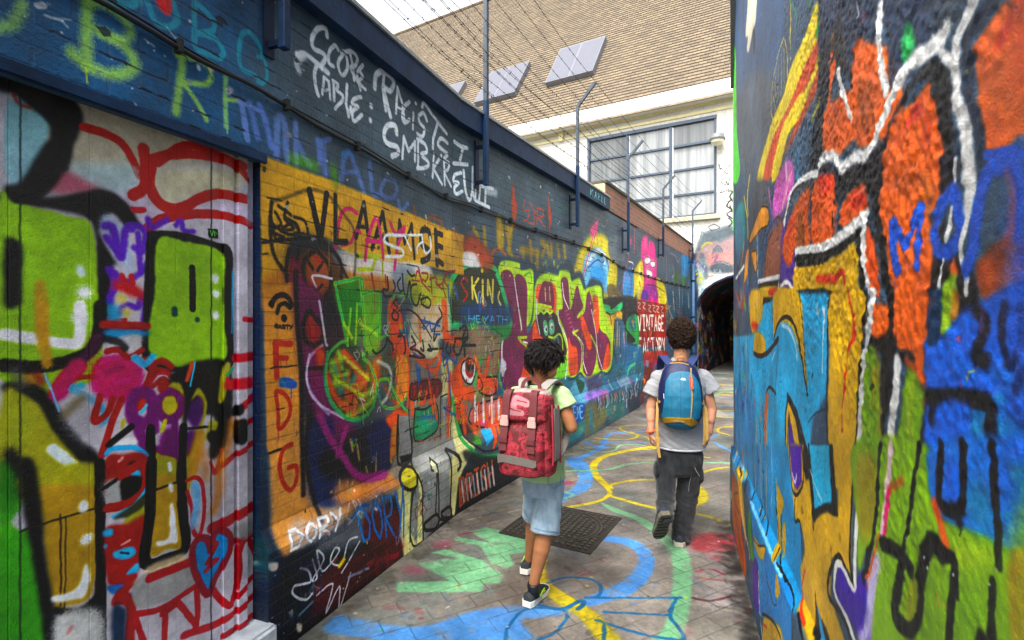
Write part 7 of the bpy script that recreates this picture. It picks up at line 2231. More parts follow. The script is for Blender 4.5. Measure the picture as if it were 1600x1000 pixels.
# ------------------------------------------------------------------ far building
bd=empty('white_building',FA(0,0),'white rendered building with steep tiled roof, wide window and dark archway','building')
bm=bmesh.new()
arch=[(.12,0),(.12,1.95)]
for k in range(1,12):
    t=math.pi*k/12; arch.append((1.62-1.5*math.cos(t),1.95+.85*math.sin(t)))
arch+=[(3.12,1.95),(3.12,0)]
TL,TR,ZE=-17.5,7.,7.5
bm.faces.new([bm.verts.new(FA(t,z)) for t,z in [(-.05,0)]+arch+[(TR,0),(TR,4.0),(-.05,4.0)]])
WT0,WT1,WZ0,WZ1=-3.15,.6,4.42,7.12
for t0,t1,z0,z1 in ((TL,-.05,0,4.0),(TL,WT0,4.0,ZE),(WT1,TR,4.0,ZE),(WT0,WT1,4.0,WZ0),(WT0,WT1,WZ1,ZE)):
    quad(bm,FA(t0,z0),FA(t1,z0),FA(t1,z1),FA(t0,z1))
def favuv(c,p): 
    v=Vector((c.x,c.y,0))-CO; return (v.dot(CD),c.z)
# window reveals
for P in ((FA(WT0,WZ0),FA(WT1,WZ0),FA(WT1,WZ0,-.2),FA(WT0,WZ0,-.2)),(FA(WT0,WZ1),FA(WT1,WZ1),FA(WT1,WZ1,-.2),FA(WT0,WZ1,-.2)),(FA(WT0,WZ0),FA(WT0,WZ1),FA(WT0,WZ1,-.2),FA(WT0,WZ0,-.2)),(FA(WT1,WZ0),FA(WT1,WZ1),FA(WT1,WZ1,-.2),FA(WT1,WZ0,-.2))): quad(bm,*P)
o=link('facade_wall',bm,M_fac,uvf=favuv); adopt(o,bd)
M_white=simple('white_render','f2efe4',.75,0,.06,6,.001,80,.7); M_cream=simple('cream_trim','d8cc98',.75,0,.15,10,.001,80,.9)
def fbox(t0,t1,z0,z1,o0,o1,name,mat,root,bev=0):
    bm=bmesh.new(); box(bm,FA(t0,z0,o0),CD*(t1-t0),CN*(o1-o0),(0,0,z1-z0))
    if bev: bmesh.ops.bevel(bm,geom=bm.edges[:],offset=bev,segments=2,affect='EDGES')
    o=link(name,bm,mat); adopt(o,root); return o
fbox(TL,TR,7.5,7.93,0,.28,'eaves',M_white,bd,.01)
fbox(TL,TR,7.43,7.498,0,.05,'string_course',M_cream,bd)
fbox(TL,TR,7.22,7.3,0,.035,'string_course',M_cream,bd)
fbox(-6.1,-6.0,5.5,7.2,0,.07,'downpipe',M_cream,bd)
fbox(-4.1,-3.95,7.2,7.45,0,.1,'bracket',M_cream,bd)
# tunnel
bm=bmesh.new(); luv=bm.loops.layers.uv.new('m'); dep=[0,-3,-6]
for a,b_ in zip(dep,dep[1:]):
    for k,(p,q) in enumerate(zip(arch,arch[1:])):
        f=quad(bm,FA(p[0],p[1],a),FA(q[0],q[1],a),FA(q[0],q[1],b_),FA(p[0],p[1],b_))
        for l,(s_,t_) in zip(f.loops,((a,k),(a,k+1),(b_,k+1),(b_,k))): l[luv].uv=(-s_,(0,1.95)[min(t_,1)]+max(0,t_-1)*.1)
f=quad(bm,FA(.1,0,-6),FA(3.2,0,-6),FA(3.2,3,-6),FA(.1,3,-6))
for l,q in zip(f.loops,((0,0),(3,0),(3,3),(0,3))): l[luv].uv=q
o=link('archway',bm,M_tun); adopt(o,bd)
bm=bmesh.new(); pts=[FA(t,z,.03) for t,z in arch[1:-1]]; tube(bm,pts,.035,6); o=link('arch_rim',bm,M_bluedark); adopt(o,bd)
# window
M_frame=simple('blue_grey_frame','3a4654',.4,.2,.1,15)
wf=fbox(WT0,WT1,WZ1-.09,WZ1,-.12,.03,'window',M_frame,bd)
def wpart(t0,t1,z0,z1,o0,o1,name,mat):
    o=fbox(t0,t1,z0,z1,o0,o1,name,mat,bd); o.parent=wf; return o
cols=[WT0,-1.89,-.63,WT1]; zr=[WZ0,5.03,5.73,6.42,WZ1-.1]
for t in (WT0,-1.93,-.67,WT1-.07): wpart(t,t+.07,WZ0,WZ1-.09,-.1,0.02 if t in(WT0,) else .0,'mullion',M_frame)
for z in zr[:-1]:
    for a,b_ in zip(cols,cols[1:]): wpart(a+.072,b_-.05,z,z+.055,-.09,-.01,'transom',M_frame)
wpart(-.55,.5,6.40,6.46,-.05,.03,'transom',M_frame)
def glassm(nm,c0,c1):
    m,nt,b=newmat(nm); tc=nd(nt,'ShaderNodeTexCoord'); mp=nd(nt,'ShaderNodeMapping'); mp.inputs['Rotation'].default_value=(0,0,R(31)); mp.inputs['Scale'].default_value=(7,.3,.25); lk(nt,tc.outputs['Object'],mp.inputs[0])
    n=nd(nt,'ShaderNodeTexNoise',Scale=1.,Detail=3.); lk(nt,mp.outputs[0],n.inputs['Vector']); r=nd(nt,'ShaderNodeMapRange'); r.inputs[1].default_value=.35; r.inputs[2].default_value=.65; lk(nt,n.outputs['Fac'],r.inputs[0])
    lk(nt,mixc(nt,r.outputs[0],c0,c1),b.inputs['Base Color']); b.inputs['Roughness'].default_value=.1; b.inputs['Specular IOR Level'].default_value=.6; return m
M_glass=glassm('curtained_glass',(.28,.29,.29),(.12,.13,.13)); M_glassd=glassm('dim_glass',(.12,.13,.13),(.04,.045,.045))
for ci,(a,b_) in enumerate(zip(cols,cols[1:])):
    for ri,(z0,z1) in enumerate(zip(zr,zr[1:])):
        bm=bmesh.new(); quad(bm,FA(a+.06,z0+.05,-.06),FA(b_-.04,z0+.05,-.06),FA(b_-.04,z1+.01,-.06),FA(a+.06,z1+.01,-.06)); o=link('pane',bm,M_glassd if (ri==3 and ci!=1) or (ri==2 and ci==0) else M_glass); adopt(o,bd); o.parent=wf
fbox(WT0-.1,WT1+.1,WZ0-.13,WZ0-.002,-.1,.12,'sill',simple('stone_sill','a8a088',.8,0,.2,12,.002,50),bd,.01)
# roof
K_=1.4; DRG=7.0; ZR=7.95
def RO(t,d,h=0):
    nrm=(Vector((0,0,1))*1-(-CN)*K_).normalized()
    v=CO+CD*t-CN*d; return Vector((v.x,v.y,ZR+K_*d))+nrm*h
bm=bmesh.new(); luv=bm.loops.layers.uv.new('m')
rows=int(DRG/.1/1.0); sl=math.sqrt(1+K_*K_)
nr=int((DRG+.45)*sl/.16)
ts=span(-26,9,2)
for i in range(nr):     # each tile course overlaps the one below
    d0=-.35+i*.16/sl; d1=d0+.16/sl
    for a,b_ in zip(ts,ts[1:]):
        f=quad(bm,RO(a,d0,.022),RO(b_,d0,.022),RO(b_,d1,.004),RO(a,d1,.004))
        for l,q in zip(f.loops,((a,i*.16),(b_,i*.16),(b_,(i+1)*.16),(a,(i+1)*.16))): l[luv].uv=q
        f=quad(bm,RO(a,d0,.022),RO(b_,d0,.022),RO(b_,d0,.004),RO(a,d0,.004))
        for l in f.loops: l[luv].uv=(a,i*.16)
M_tile,nt,b=newmat('tan_roof_tiles'); uv=uvm(nt)
bt=nd(nt,'ShaderNodeTexBrick'); bt.offset=.5
for k,v in (('Scale',1.),('Mortar Size',.009),('Mortar Smooth',.3),('Brick Width',.24),('Row Height',.16)): bt.inputs[k].default_value=v
bt.inputs['Color1'].default_value=(*S2L('786850'),1); bt.inputs['Color2'].default_value=(*S2L('54483a'),1); bt.inputs['Mortar'].default_value=(*S2L('33291e'),1); lk(nt,uv,bt.inputs['Vector'])
n=nd(nt,'ShaderNodeTexNoise',Scale=3.,Detail=8.,Roughness=.7); lk(nt,uv,n.inputs['Vector']); cc=mixc(nt,mathn(nt,'MULTIPLY',n.outputs['Fac'],.55),bt.outputs['Color'],S2L('625642')); lk(nt,cc,b.inputs['Base Color']); b.inputs['Roughness'].default_value=.8
bp=nd(nt,'ShaderNodeBump',Strength=1.,Distance=.02); lk(nt,mathn(nt,'SUBTRACT',n.outputs['Fac'],bt.outputs['Fac']),bp.inputs['Height']); lk(nt,bp.outputs[0],b.inputs['Normal'])
o=link('roof',bm,M_tile); adopt(o,bd)
bm=bmesh.new(); tube(bm,[RO(-26,DRG,.03),RO(9,DRG,.03)],.09,8); 
quad(bm,RO(-26,DRG),RO(9,DRG),RO(9,DRG+4)-Vector((0,0,11)),RO(-26,DRG+4)-Vector((0,0,11)))
o=link('ridge',bm,M_tile,uvf=lambda c,p:(c.x,c.z)); adopt(o,bd)
M_sky=simple('roof_window_glass','5c5d66',.6,0,.06,5,0,1,1.0,.2); M_skf=simple('lead_frame','6a6c74',.5,.3)
for t0,t1,d0,d1 in ((-5.15,-3.4,1.2,2.43),(-8.12,-6.36,1.16,2.3),(-11.2,-9.3,1.2,2.25)):
    bm=bmesh.new(); o_=RO(t0,d0,.02); box(bm,o_,RO(t1,d0,.02)-o_,RO(t0,d1,.02)-o_,RO(t0,d0,.2)-o_); f_=link('roof_window',bm,M_skf); adopt(f_,bd)
    tm=(t0+t1)/2
    for a,b_ in ((t0+.04,tm-.03),(tm+.03,t1-.04)):
        bm=bmesh.new(); quad(bm,RO(a,d0+.03,.204),RO(b_,d0+.03,.204),RO(b_,d1-.03,.204),RO(a,d1-.03,.204)); p_=link('pane',bm,M_sky); adopt(p_,bd); p_.parent=f_
# lamp on the facade
lm=empty('wall_lamp',FA(.78,6.35,0),'grey shaded wall lamp on the white facade beside the window','lamp')
bm=bmesh.new(); loft(bm,[oval(FA(.66,6.5,.28),.08,.1,R(-31)),oval(FA(.66,6.47,.28),.17,.2,R(-31)),oval(FA(.66,6.36,.28),.2,.24,R(-31)),oval(FA(.66,6.33,.28),.19,.23,R(-31))]); o=link('shade',bm,simple('lamp_grey','6c6e70',.5),smooth=False); adopt(o,lm)
bm=bmesh.new(); loft(bm,[oval(FA(.66,6.33,.28),.17,.2,R(-31)),oval(FA(.66,6.26,.28),.15,.18,R(-31)),oval(FA(.66,6.21,.28),.08,.1,R(-31))]); o=link('diffuser',bm,simple('lamp_glass','d0ccb0',.3)); adopt(o,lm)
bm=bmesh.new(); tube(bm,[FA(.72,6.42,0),FA(.7,6.42,.15)],.025,8); o=link('arm',bm,M_steel); adopt(o,lm)
# downpipe in the corner
dp=empty('downpipe',FA(.02,0,.1),'narrow blue painted downpipe in the corner beside the archway','pipe')
bm=bmesh.new(); tube(bm,[FA(.0,.02,.09),FA(.0,3.2,.09)],.05,12); o=link('pipe',bm,simple('pipe_blue','36587c',.4,0,.3,20),smooth=True); adopt(o,dp)
for z in (.6,1.6,2.6):
    bm=bmesh.new(); tube(bm,[FA(.0,z,.09),FA(.0,z+.05,.09)],.058,12); o=link('collar',bm,M_bluedark); adopt(o,dp)
# ------------------------------------------------------------------ manhole
c=Vector((.39,3.95,0)); ax=Vector((.84,-.54,0)).normalized(); ay=Vector((.5,.53,0)); ax=Vector((.72,-.69,0)) ; ax=(Vector((.86,4.142,0))-Vector((.422,4.384,0))).normalized(); ay=Vector((-ax.y,ax.x,0)); hs=.36
mh=empty('manhole_cover',(c.x,c.y,0),'square cast iron manhole frame with round waffle cover beside the barefoot shorts','manhole')
mh['label']='square cast iron manhole frame with a round waffle cover in the paving'
M_iron=simple('cast_iron','3a3632',.45,.6,.35,12,.001,120); 
bm=bmesh.new(); 
def mb(x0,x1,y0,y1,z0,z1): box(bm,c+ax*x0+ay*y0+Vector((0,0,z0)),ax*(x1-x0),ay*(y1-y0),(0,0,z1-z0))
mb(-hs,hs,-hs,hs,.0,.006)
bmx=bm; o=link('frame',bm,M_iron); adopt(o,mh)
bm=bmesh.new()
st_=.044
for i in range(-8,9):
    for j in range(-8,9):
        x,y=i*st_,j*st_; rr_=math.hypot(x,y)
        if max(abs(x),abs(y))>hs-.02 or .255<rr_<.315: continue
        s_=st_*.30; mb(x-s_,x+s_,y-s_,y+s_,.006,.014)
M_ironl=simple('worn_iron','5a5650',.4,.7,.3,20,.0006,160); o=link('tread_pattern',bm,M_ironl); adopt(o,mh)
bm=bmesh.new(); N=48
for r0,r1,z in ((.262,.275,.010),(.292,.305,.012)):
    for k in range(N):
        a,b_=2*math.pi*k/N,2*math.pi*(k+1)/N
        q=[c+ax*(r*math.cos(t))+ay*(r*math.sin(t))+Vector((0,0,z)) for r,t in ((r0,a),(r1,a),(r1,b_),(r0,b_))]; quad(bm,*q)
o=link('ring',bm,M_ironl); adopt(o,mh)
# ------------------------------------------------------------------ people
def skin_mat(name,hexcol):
    m=simple(name,hexcol,.5,0,.22,11,.0012,240,1.,.35); b=m.node_tree.nodes['Principled BSDF']; b.inputs['Subsurface Weight'].default_value=.12; b.inputs['Subsurface Radius'].default_value=(.02,.008,.005); b.inputs['Subsurface Scale'].default_value=.5; return m
def heather(name,a,c,sx=(30,30,240),amt=.5,bump=.0006):
    m,nt,b=newmat(name); tc=nd(nt,'ShaderNodeTexCoord'); mp=nd(nt,'ShaderNodeMapping'); mp.inputs['Scale'].default_value=sx; lk(nt,tc.outputs['Object'],mp.inputs[0])
    n=nd(nt,'ShaderNodeTexNoise',Scale=1.,Detail=5.,Roughness=.7); lk(nt,mp.outputs[0],n.inputs['Vector'])
    r=nd(nt,'ShaderNodeMapRange'); r.inputs[1].default_value=.35; r.inputs[2].default_value=.65; lk(nt,n.outputs['Fac'],r.inputs[0])
    lk(nt,mixc(nt,mathn(nt,'MULTIPLY',r.outputs[0],amt),S2L(a),S2L(c)),b.inputs['Base Color']); b.inputs['Roughness'].default_value=.85; b.inputs['Specular IOR Level'].default_value=.2; b.inputs['Sheen Weight'].default_value=.15
    w=nd(nt,'ShaderNodeTexNoise',Scale=900.,Detail=2.); lk(nt,tc.outputs['Object'],w.inputs['Vector'])
    w2=nd(nt,'ShaderNodeTexNoise',Scale=14.,Detail=4.,Distortion=.6); lk(nt,tc.outputs['Object'],w2.inputs['Vector'])
    h=mathn(nt,'ADD',mathn(nt,'MULTIPLY',w.outputs['Fac'],bump*1000),mathn(nt,'MULTIPLY',w2.outputs['Fac'],6.))
    bp=nd(nt,'ShaderNodeBump',Strength=1.,Distance=.001); lk(nt,h,bp.inputs['Height']); lk(nt,bp.outputs[0],b.inputs['Normal']); return m
def hairmat(name,a,c):
    m,nt,b=newmat(name); tc=nd(nt,'ShaderNodeTexCoord'); n=nd(nt,'ShaderNodeTexNoise',Scale=70.,Detail=3.); lk(nt,tc.outputs['Object'],n.inputs['Vector'])
    lk(nt,mixc(nt,n.outputs['Fac'],S2L(a),S2L(c)),b.inputs['Base Color']); b.inputs['Roughness'].default_value=.6; b.inputs['Specular IOR Level'].default_value=.25; return m
def hair(c,r,front,mats,parent,curl,n,length,thick,seed,low=-.35,tilt=None):
    """cap of hair plus separate tufts; front = direction the face looks"""
    rr=random.Random(seed); c=Vector(c); front=Vector(front).normalized(); side=front.cross(Vector((0,0,1))); up=side.cross(front)
    bm=bmesh.new(); bmesh.ops.create_icosphere(bm,subdivisions=5,radius=1)
    def on(d): # below the hairline nothing grows
        return not ((d.dot(front)>.35 and d.dot(up)<.45) or d.dot(up)<low-.25*max(0,d.dot(front)))
    def S(d,k=1.): return c+Vector((0,0,0))+side*d.dot(side)*r[0]*k+front*d.dot(front)*r[1]*k+up*d.dot(up)*r[2]*k
    rem=[]
    for v in bm.verts:
        d=v.co.normalized(); k=1.06+.07*n3(d,5,seed)+.05*n3(d,13,seed+1)
        if not on(d): k=.9
        v.co=S(d,k)
    o=link('hair',bm,mats,smooth=True); adopt(o,parent)
    bm=bmesh.new()
    k=0
    while k<n:
        d=Vector((rr.gauss(0,1),rr.gauss(0,1),rr.gauss(0,1))).normalized()
        if not on(d): continue
        k+=1
        p=S(d,1.02); nrm=d
        down=(-up*.9+front*rr.uniform(-.6,.9)*(1 if d.dot(up)>.5 else .1)+side*rr.uniform(-.6,.6)); tg=(down-nrm*down.dot(nrm)).normalized(); bt_=nrm.cross(tg)
        cl_=1+1.1*n3(d,4,seed+5); L=length*rr.uniform(.5,1.4)*cl_; ph=rr.uniform(0,6.28); pts=[];rad=[]
        m=9 if curl else 6
        for j in range(m):
            t=j/(m-1)
            if curl: q=p+tg*L*t*.55+nrm*(.003+.012*cl_*math.sin(t*2.6))+ (bt_*math.cos(ph+t*(9 if curl>.004 else 4))+nrm*math.sin(ph+t*(9 if curl>.004 else 4)))*curl
            else: q=p+tg*L*t+nrm*(L*(.38*t-.42*t*t)+.002)+bt_*.006*math.sin(ph+t*3)
            pts.append(q); rad.append(thick*(1-.75*t**1.5) if not curl else thick*(1-.4*t))
        tube(bm,pts,rad,5)
    o2=link('hair_tufts',bm,mats,smooth=True); adopt(o2,parent); o2['kind']='stuff'; return o
def face(bm,c,r,f,tiltdown=0):
    """nose, brow, lips, chin, ears added to a head solid before it is melded"""
    c=Vector(c); f=Vector(f).normalized(); s=f.cross(Vector((0,0,1))).normalized(); u=s.cross(f)
    capsule(bm,c+f*(r[1]*.88)+u*.005,c+f*(r[1]*1.08)-u*.022,.007,.012)          # nose
    capsule(bm,c+f*(r[1]*.86)-u*.048-s*.018,c+f*(r[1]*.86)-u*.048+s*.018,.009,.009)   # mouth
    ell(bm,c+f*r[1]*.62-u*r[2]*.82,(.032,.035,.028))                              # chin
    capsule(bm,c+f*r[1]*.3-u*r[2]*.6-s*r[0]*.62,c+f*r[1]*.3-u*r[2]*.6+s*r[0]*.62,.035,.035)
    for k in (-1,1):
        e=c+s*k*r[0]*.98-u*.01-f*.005
        q=Matrix((s,f,u)).transposed().to_quaternion()
        ell(bm,e,(.010,.019,.030),q)
def eyes(c,r,f,parent,mw,mk):
    c=Vector(c); f=Vector(f).normalized(); s=f.cross(Vector((0,0,1))).normalized(); u=s.cross(f)
    for k in (-1,1):
        bm=bmesh.new(); ell(bm,c+f*r[1]*.86+s*k*.03+u*.004,(.011,.011,.009)); o=link('eye',bm,mw,smooth=True); adopt(o,parent)
        bm=bmesh.new(); ell(bm,c+f*(r[1]*.86+.008)+s*k*.03+u*.004,(.005,.005,.005)); o2=link('iris',bm,mk,smooth=True); adopt(o2,parent); o2.parent=o
def hand(bm,w,d,palm_n,thumb,scale=1.,curl=.6,pinch=0):
    """w wrist, d pointing direction of the palm, palm_n direction the palm faces, thumb side vector"""
    w=Vector(w); d=Vector(d).normalized(); n=Vector(palm_n); n=(n-d*n.dot(d)).normalized(); t=Vector(thumb); t=(t-d*t.dot(d)-n*t.dot(n)).normalized(); s=scale
    capsule(bm,w,w+d*.03*s,.021*s,.024*s,(n,.75)); 
    for k in (-1.2,-.4,.4,1.2): capsule(bm,w+d*.02*s+t*k*.012*s,w+d*.075*s+t*k*.017*s,.013*s,.011*s)
    lens=[.052,.062,.068,.06]
    for i,k in enumerate((-1.5,-.5,.5,1.5)):
        a=w+d*.078*s+t*k*.0155*s; L=lens[i]*s; c=curl*(1+.12*i-.2*(i==3)*pinch); dd=d
        for seg,fr in enumerate((.42,.32,.26)):
            ang=c*(.6,1.1,.7)[seg]; q=Quaternion(d.cross(n),ang); dd=(q@dd).normalized()
            b=a+dd*L*fr; capsule(bm,a,b,(.0085-.0007*seg)*s,(.0078-.0007*seg)*s,seg=10,n=3); a=b
    a=w+d*.03*s+t*.022*s; dd=(d*.6+t*.7+n*.35).normalized(); b=a+dd*.032*s; capsule(bm,a,b,.0115*s,.010*s,seg=10,n=3)
    dd=(d*.85+t*.1+n*.5).normalized(); c_=b+dd*.026*s; capsule(bm,b,c_,.0095*s,.008*s,seg=10,n=3)
def shoe(heel,toe,up,wid,root,mu,ms,name='shoe',hgt=.075,accent=None):
    heel=Vector(heel); toe=Vector(toe); f=(toe-heel); L=f.length; f.normalize(); u=Vector(up); u=(u-f*u.dot(f)).normalized(); s=f.cross(u)
    prof=[(0,.55,.9),(.08,.78,1.),(.25,.84,1.05),(.45,.82,.82),(.65,.98,.62),(.82,.95,.5),(.94,.7,.4),(1.,.3,.26)]
    bm=bmesh.new(); rings=[]
    for t,w_,h_ in prof:
        r=[]
        for k in range(16):
            a=2*math.pi*k/16; x=math.cos(a); z=math.sin(a)
            zz=.018+ (h_*hgt-.018)*(.5+.5*z); tap=1-.35*max(0,z)
            r.append(heel+f*(t*L)+s*(x*w_*wid/2*tap)+u*zz)
        rings.append(r)
    loft(bm,rings); bm=meld(bm,.004,4); o=link(name,bm,mu,smooth=True); adopt(o,root)
    bm=bmesh.new(); out=[]
    for t,w_,h_ in prof: out.append((t,w_*wid/2*1.06))
    pts=[(t*L-(.006 if i==0 else 0)+(.006 if i==len(out)-1 else 0),w_) for i,(t,w_) in enumerate(out)]
    loop=[(x,y) for x,y in pts]+[(x,-y) for x,y in pts[::-1]]
    lo_=[heel+f*x+s*y+u*0.001 for x,y in loop]; hi=[heel+f*x+s*y+u*(.024+.008*(x/L<.3)) for x,y in loop]
    loft(bm,[lo_,hi]); bmesh.ops.bevel(bm,geom=[e for e in bm.edges if len(e.link_faces)==2 and e.calc_face_angle(0)>.9],offset=.004,segments=2,affect='EDGES'); bmesh.ops.recalc_face_normals(bm,faces=bm.faces)
    so=link('sole',bm,ms); adopt(so,root); so.parent=o
    bm=bmesh.new()   # tread grooves under the sole and collar
    for k in range(7):
        x=L*(.08+.13*k); y=np.interp(x/L,[p[0] for p in out],[p[1] for p in out])*.82
        box(bm,heel+f*x-s*y-u*.003,f*.014,s*2*y,u*.004)
    g_=link('tread',bm,M_black); adopt(g_,root); g_.parent=o
    if accent:
        bm=bmesh.new()
        for sd in (-1,1):
            for x0,x1,z0,z1 in ((.3,.52,.03,.055),(.36,.58,.03,.055),(.3,.62,.042,.038)):
                q=[heel+f*L*x0+s*sd*wid*.455+u*z0,heel+f*L*x1+s*sd*wid*.47+u*z1]; tube(bm,q,.0035,5)
        a_=link('stripe',bm,accent); adopt(a_,root); a_.parent=o
    return o
def canvas_mat(name,cv,gain=.8,rough=.7,bump=.0005):
    im=cv.image(name); m,nt,b=newmat(name); uv=uvm(nt); t=imgnode(nt,uv,im,cv); hs=nd(nt,'ShaderNodeHueSaturation',Value=gain,Saturation=1.2); lk(nt,t.outputs[0],hs.inputs['Color']); lk(nt,hs.outputs[0],b.inputs['Base Color']); b.inputs['Roughness'].default_value=rough
    n=nd(nt,'ShaderNodeTexNoise',Scale=700.,Detail=2.); lk(nt,uv,n.inputs['Vector']); n2=nd(nt,'ShaderNodeTexNoise',Scale=18.,Detail=4.); lk(nt,uv,n2.inputs['Vector'])
    bp=nd(nt,'ShaderNodeBump',Strength=1.,Distance=.001); lk(nt,mathn(nt,'ADD',mathn(nt,'MULTIPLY',n.outputs['Fac'],bump*1000),mathn(nt,'MULTIPLY',n2.outputs['Fac'],5.)),bp.inputs['Height']); lk(nt,bp.outputs[0],b.inputs['Normal']); return m
def strap(bm,P,w,th,nrm):
    """flat webbing along P, w wide across, th thick, facing nrm"""
    P=[Vector(p) for p in P]; rings=[]
    for i,p in enumerate(P):
        d=(P[min(i+1,len(P)-1)]-P[max(i-1,0)]).normalized(); n=Vector(nrm[i] if isinstance(nrm,list) else nrm); n=(n-d*n.dot(d)).normalized(); s=d.cross(n)
        rings.append([p+s*w/2+n*th/2,p-s*w/2+n*th/2,p-s*w/2-n*th/2,p+s*w/2-n*th/2])
    loft(bm,rings); bmesh.ops.recalc_face_normals(bm,faces=bm.faces)
def sm(P,n=5): return [Vector(p) for p in cat_rom(np.array([tuple(p) for p in P],float),False,n)]
M_sk1=skin_mat('skin_tan','9a6440'); M_sk2=skin_mat('skin_light','b07a5c'); M_eyew=simple('eye_white','e0dcd8',.2); M_eyek=simple('eye_dark','1a1008',.2)
# ---- taller boy on the right: grey T-shirt, black cargo trousers
root=empty('person',(1.21,3.63,0),'curly haired boy in grey T-shirt and faded black cargo trousers walking away','person','boys walking down the alley')
F2=Vector((.22,.975,0)).normalized(); S2=Vector((F2.y,-F2.x,0)); UP=Vector((0,0,1))
hc=Vector((1.216,3.670,1.476))
hr=(.076,.094,.102)
bm=bmesh.new(); q=Matrix((S2,F2,UP)).transposed().to_quaternion()
ell(bm,hc,hr,q,24,16); ell(bm,hc+F2*.02-UP*.045,(.062,.07,.07),q); face(bm,hc,hr,F2)
capsule(bm,hc-UP*.06-F2*.02,(1.211,3.670,1.256),.05,.058)
shl=Vector((1.053,3.680,1.163)); shr=Vector((1.372,3.670,1.173)); chest=Vector((1.214,3.680,1.126))
capsule(bm,shl,shr,.05,.05,(F2,.9)); 
for a,b_,ra,rb in ((shl,(0.998,3.680,0.956),.044,.036),((0.998,3.680,0.956),(0.985,3.630,0.797),.036,.024),(shr,(1.427,3.660,0.955),.044,.036),((1.427,3.660,0.955),(1.394,3.620,0.790),.037,.024)): capsule(bm,a,b_,ra,rb)
capsule(bm,(0.995,3.670,0.935),(0.990,3.650,0.879),.034,.031); capsule(bm,(1.423,3.650,0.934),(1.407,3.630,0.874),.034,.031)
loft(bm,[oval((1.208,3.660,0.644),.11,.085,R(-12)),oval((1.211,3.670,0.852),.115,.085,R(-12)),oval((1.214,3.680,1.034),.13,.09,R(-12)),oval((1.214,3.680,1.172),.14,.08,R(-12))])
capsule(bm,(1.135,3.660,0.616),(1.085,3.600,0.381),.055,.042); capsule(bm,(1.085,3.600,0.381),(1.022,3.420,0.279),.042,.032)
capsule(bm,(1.272,3.660,0.616),(1.267,3.700,0.300),.055,.042); capsule(bm,(1.267,3.700,0.300),(1.205,3.650,0.044),.042,.032)
hand(bm,(0.985,3.630,0.788),(.12,.02,-1),(1,.1,0),(-.1,-1,0),.92,.75)
hand(bm,(1.389,3.620,0.781),(-.28,.05,-1),(-1,.1,.1),(.1,-1,0),.95,.8,1)
bm=meld(bm,.0042,5,lambda p,n: .0006*n3(p,40)); o=link('body',bm,M_sk2,smooth=True); adopt(o,root); eyes(hc,hr,F2,root,M_eyew,M_eyek)
M_h2=hairmat('brown_curls','36200f','100804')
hair(hc+UP*.008-F2*.008,(.076,.09,.098),F2,M_h2,root,.0085,1300,.042,.0030,5,-.86)
# T-shirt
bm=bmesh.new()
loft(bm,[oval((1.208,3.660,0.680),.166,.125,R(-12),36),oval((1.208,3.660,0.763),.16,.122,R(-12),36),oval((1.211,3.670,0.898),.152,.115,R(-12),36),oval((1.214,3.680,1.034),.158,.118,R(-12),36),oval((1.214,3.680,1.135),.17,.112,R(-12),36),oval((1.214,3.680,1.204),.15,.09,R(-12),36),oval((1.214,3.680,1.255),.105,.072,R(-12),36),oval((1.214,3.680,1.310),.064,.06,R(-12),36)])
capsule(bm,Vector(shl)+UP*.004,shr+UP*.004,.058,.058,(F2,.95))
for a,e,w1 in ((shl,(0.998,3.680,1.048),.064),(shr,(1.432,3.660,1.078),.064)):
    a=Vector(a);e=Vector(e); d=(e-a).normalized(); s1=d.cross(F2).normalized(); s2=d.cross(s1)
    rings=[[a+d*t*(e-a).length+ (s1*math.cos(x)+s2*math.sin(x))*(.056+(w1-.056)*max(0,t)) for x in (2*math.pi*k/20 for k in range(20))] for t in (-.2,.2,.5,.8,1.)]
    loft(bm,rings)
def wr2(p,n):
    v=Vector((p.x*6,p.y*6,p.z*16+p.x*9)); return .006*(1-2*abs(mnoise.noise(v)))*1.-.003+.004*mnoise.noise(v*2.3)
bm=meld(bm,.006,3,wr2); M_t2=heather('grey_heather','9a9a9c','6c6d71',(26,26,230),.6)
ts_=link('t_shirt',bm,M_t2,smooth=True); adopt(ts_,root)
bm=bmesh.new(); loft(bm,[oval((1.208,3.660,0.674),.167,.126,R(-12),36),oval((1.208,3.660,0.687),.168,.127,R(-12),36)]); o=link('hem',bm,heather('pale_hem','c4c4c6','a0a0a4'),smooth=True); adopt(o,root); o.parent=ts_
bm=bmesh.new(); tube(bm,oval((1.214,3.680,1.308),.060,.057,R(-12),24)+[oval((1.214,3.680,1.308),.060,.057,R(-12),24)[0]],.008,8); o=link('collar',bm,M_t2,smooth=True); adopt(o,root); o.parent=ts_
# trousers
bm=bmesh.new()
loft(bm,[oval((1.203,3.660,0.717),.135,.105,R(-12)),oval((1.203,3.660,0.626),.150,.112,R(-12)),oval((1.199,3.660,0.571),.150,.11,R(-12)),oval((1.195,3.650,0.500),.11,.085,R(-12)),oval((1.195,3.650,0.473),.05,.05,R(-12))])
for P,rad in ((((1.121,3.660,0.616),(1.092,3.640,0.472),(1.077,3.590,0.366),(1.046,3.500,0.309),(1.022,3.420,0.279)),(.084,.076,.066,.058,.057)),(((1.281,3.660,0.616),(1.270,3.680,0.459),(1.263,3.700,0.300),(1.229,3.670,0.155),(1.203,3.645,0.046)),(.084,.084,.075,.066,.069))):
    for k in range(4): capsule(bm,P[k],P[k+1],rad[k],rad[k+1])
for p in ((1.021,3.630,0.529),(1.341,3.650,0.482)): ell(bm,p,(.022,.05,.06))
def wr3(p,n):
    k=2.0 if p.z<.35 else 1.35; v=Vector((p.x*7,p.y*7,p.z*(20 if p.z<.35 else 11)+p.x*6)); return k*(.005*mnoise.noise(v)+.0035*mnoise.noise(v*2.1))
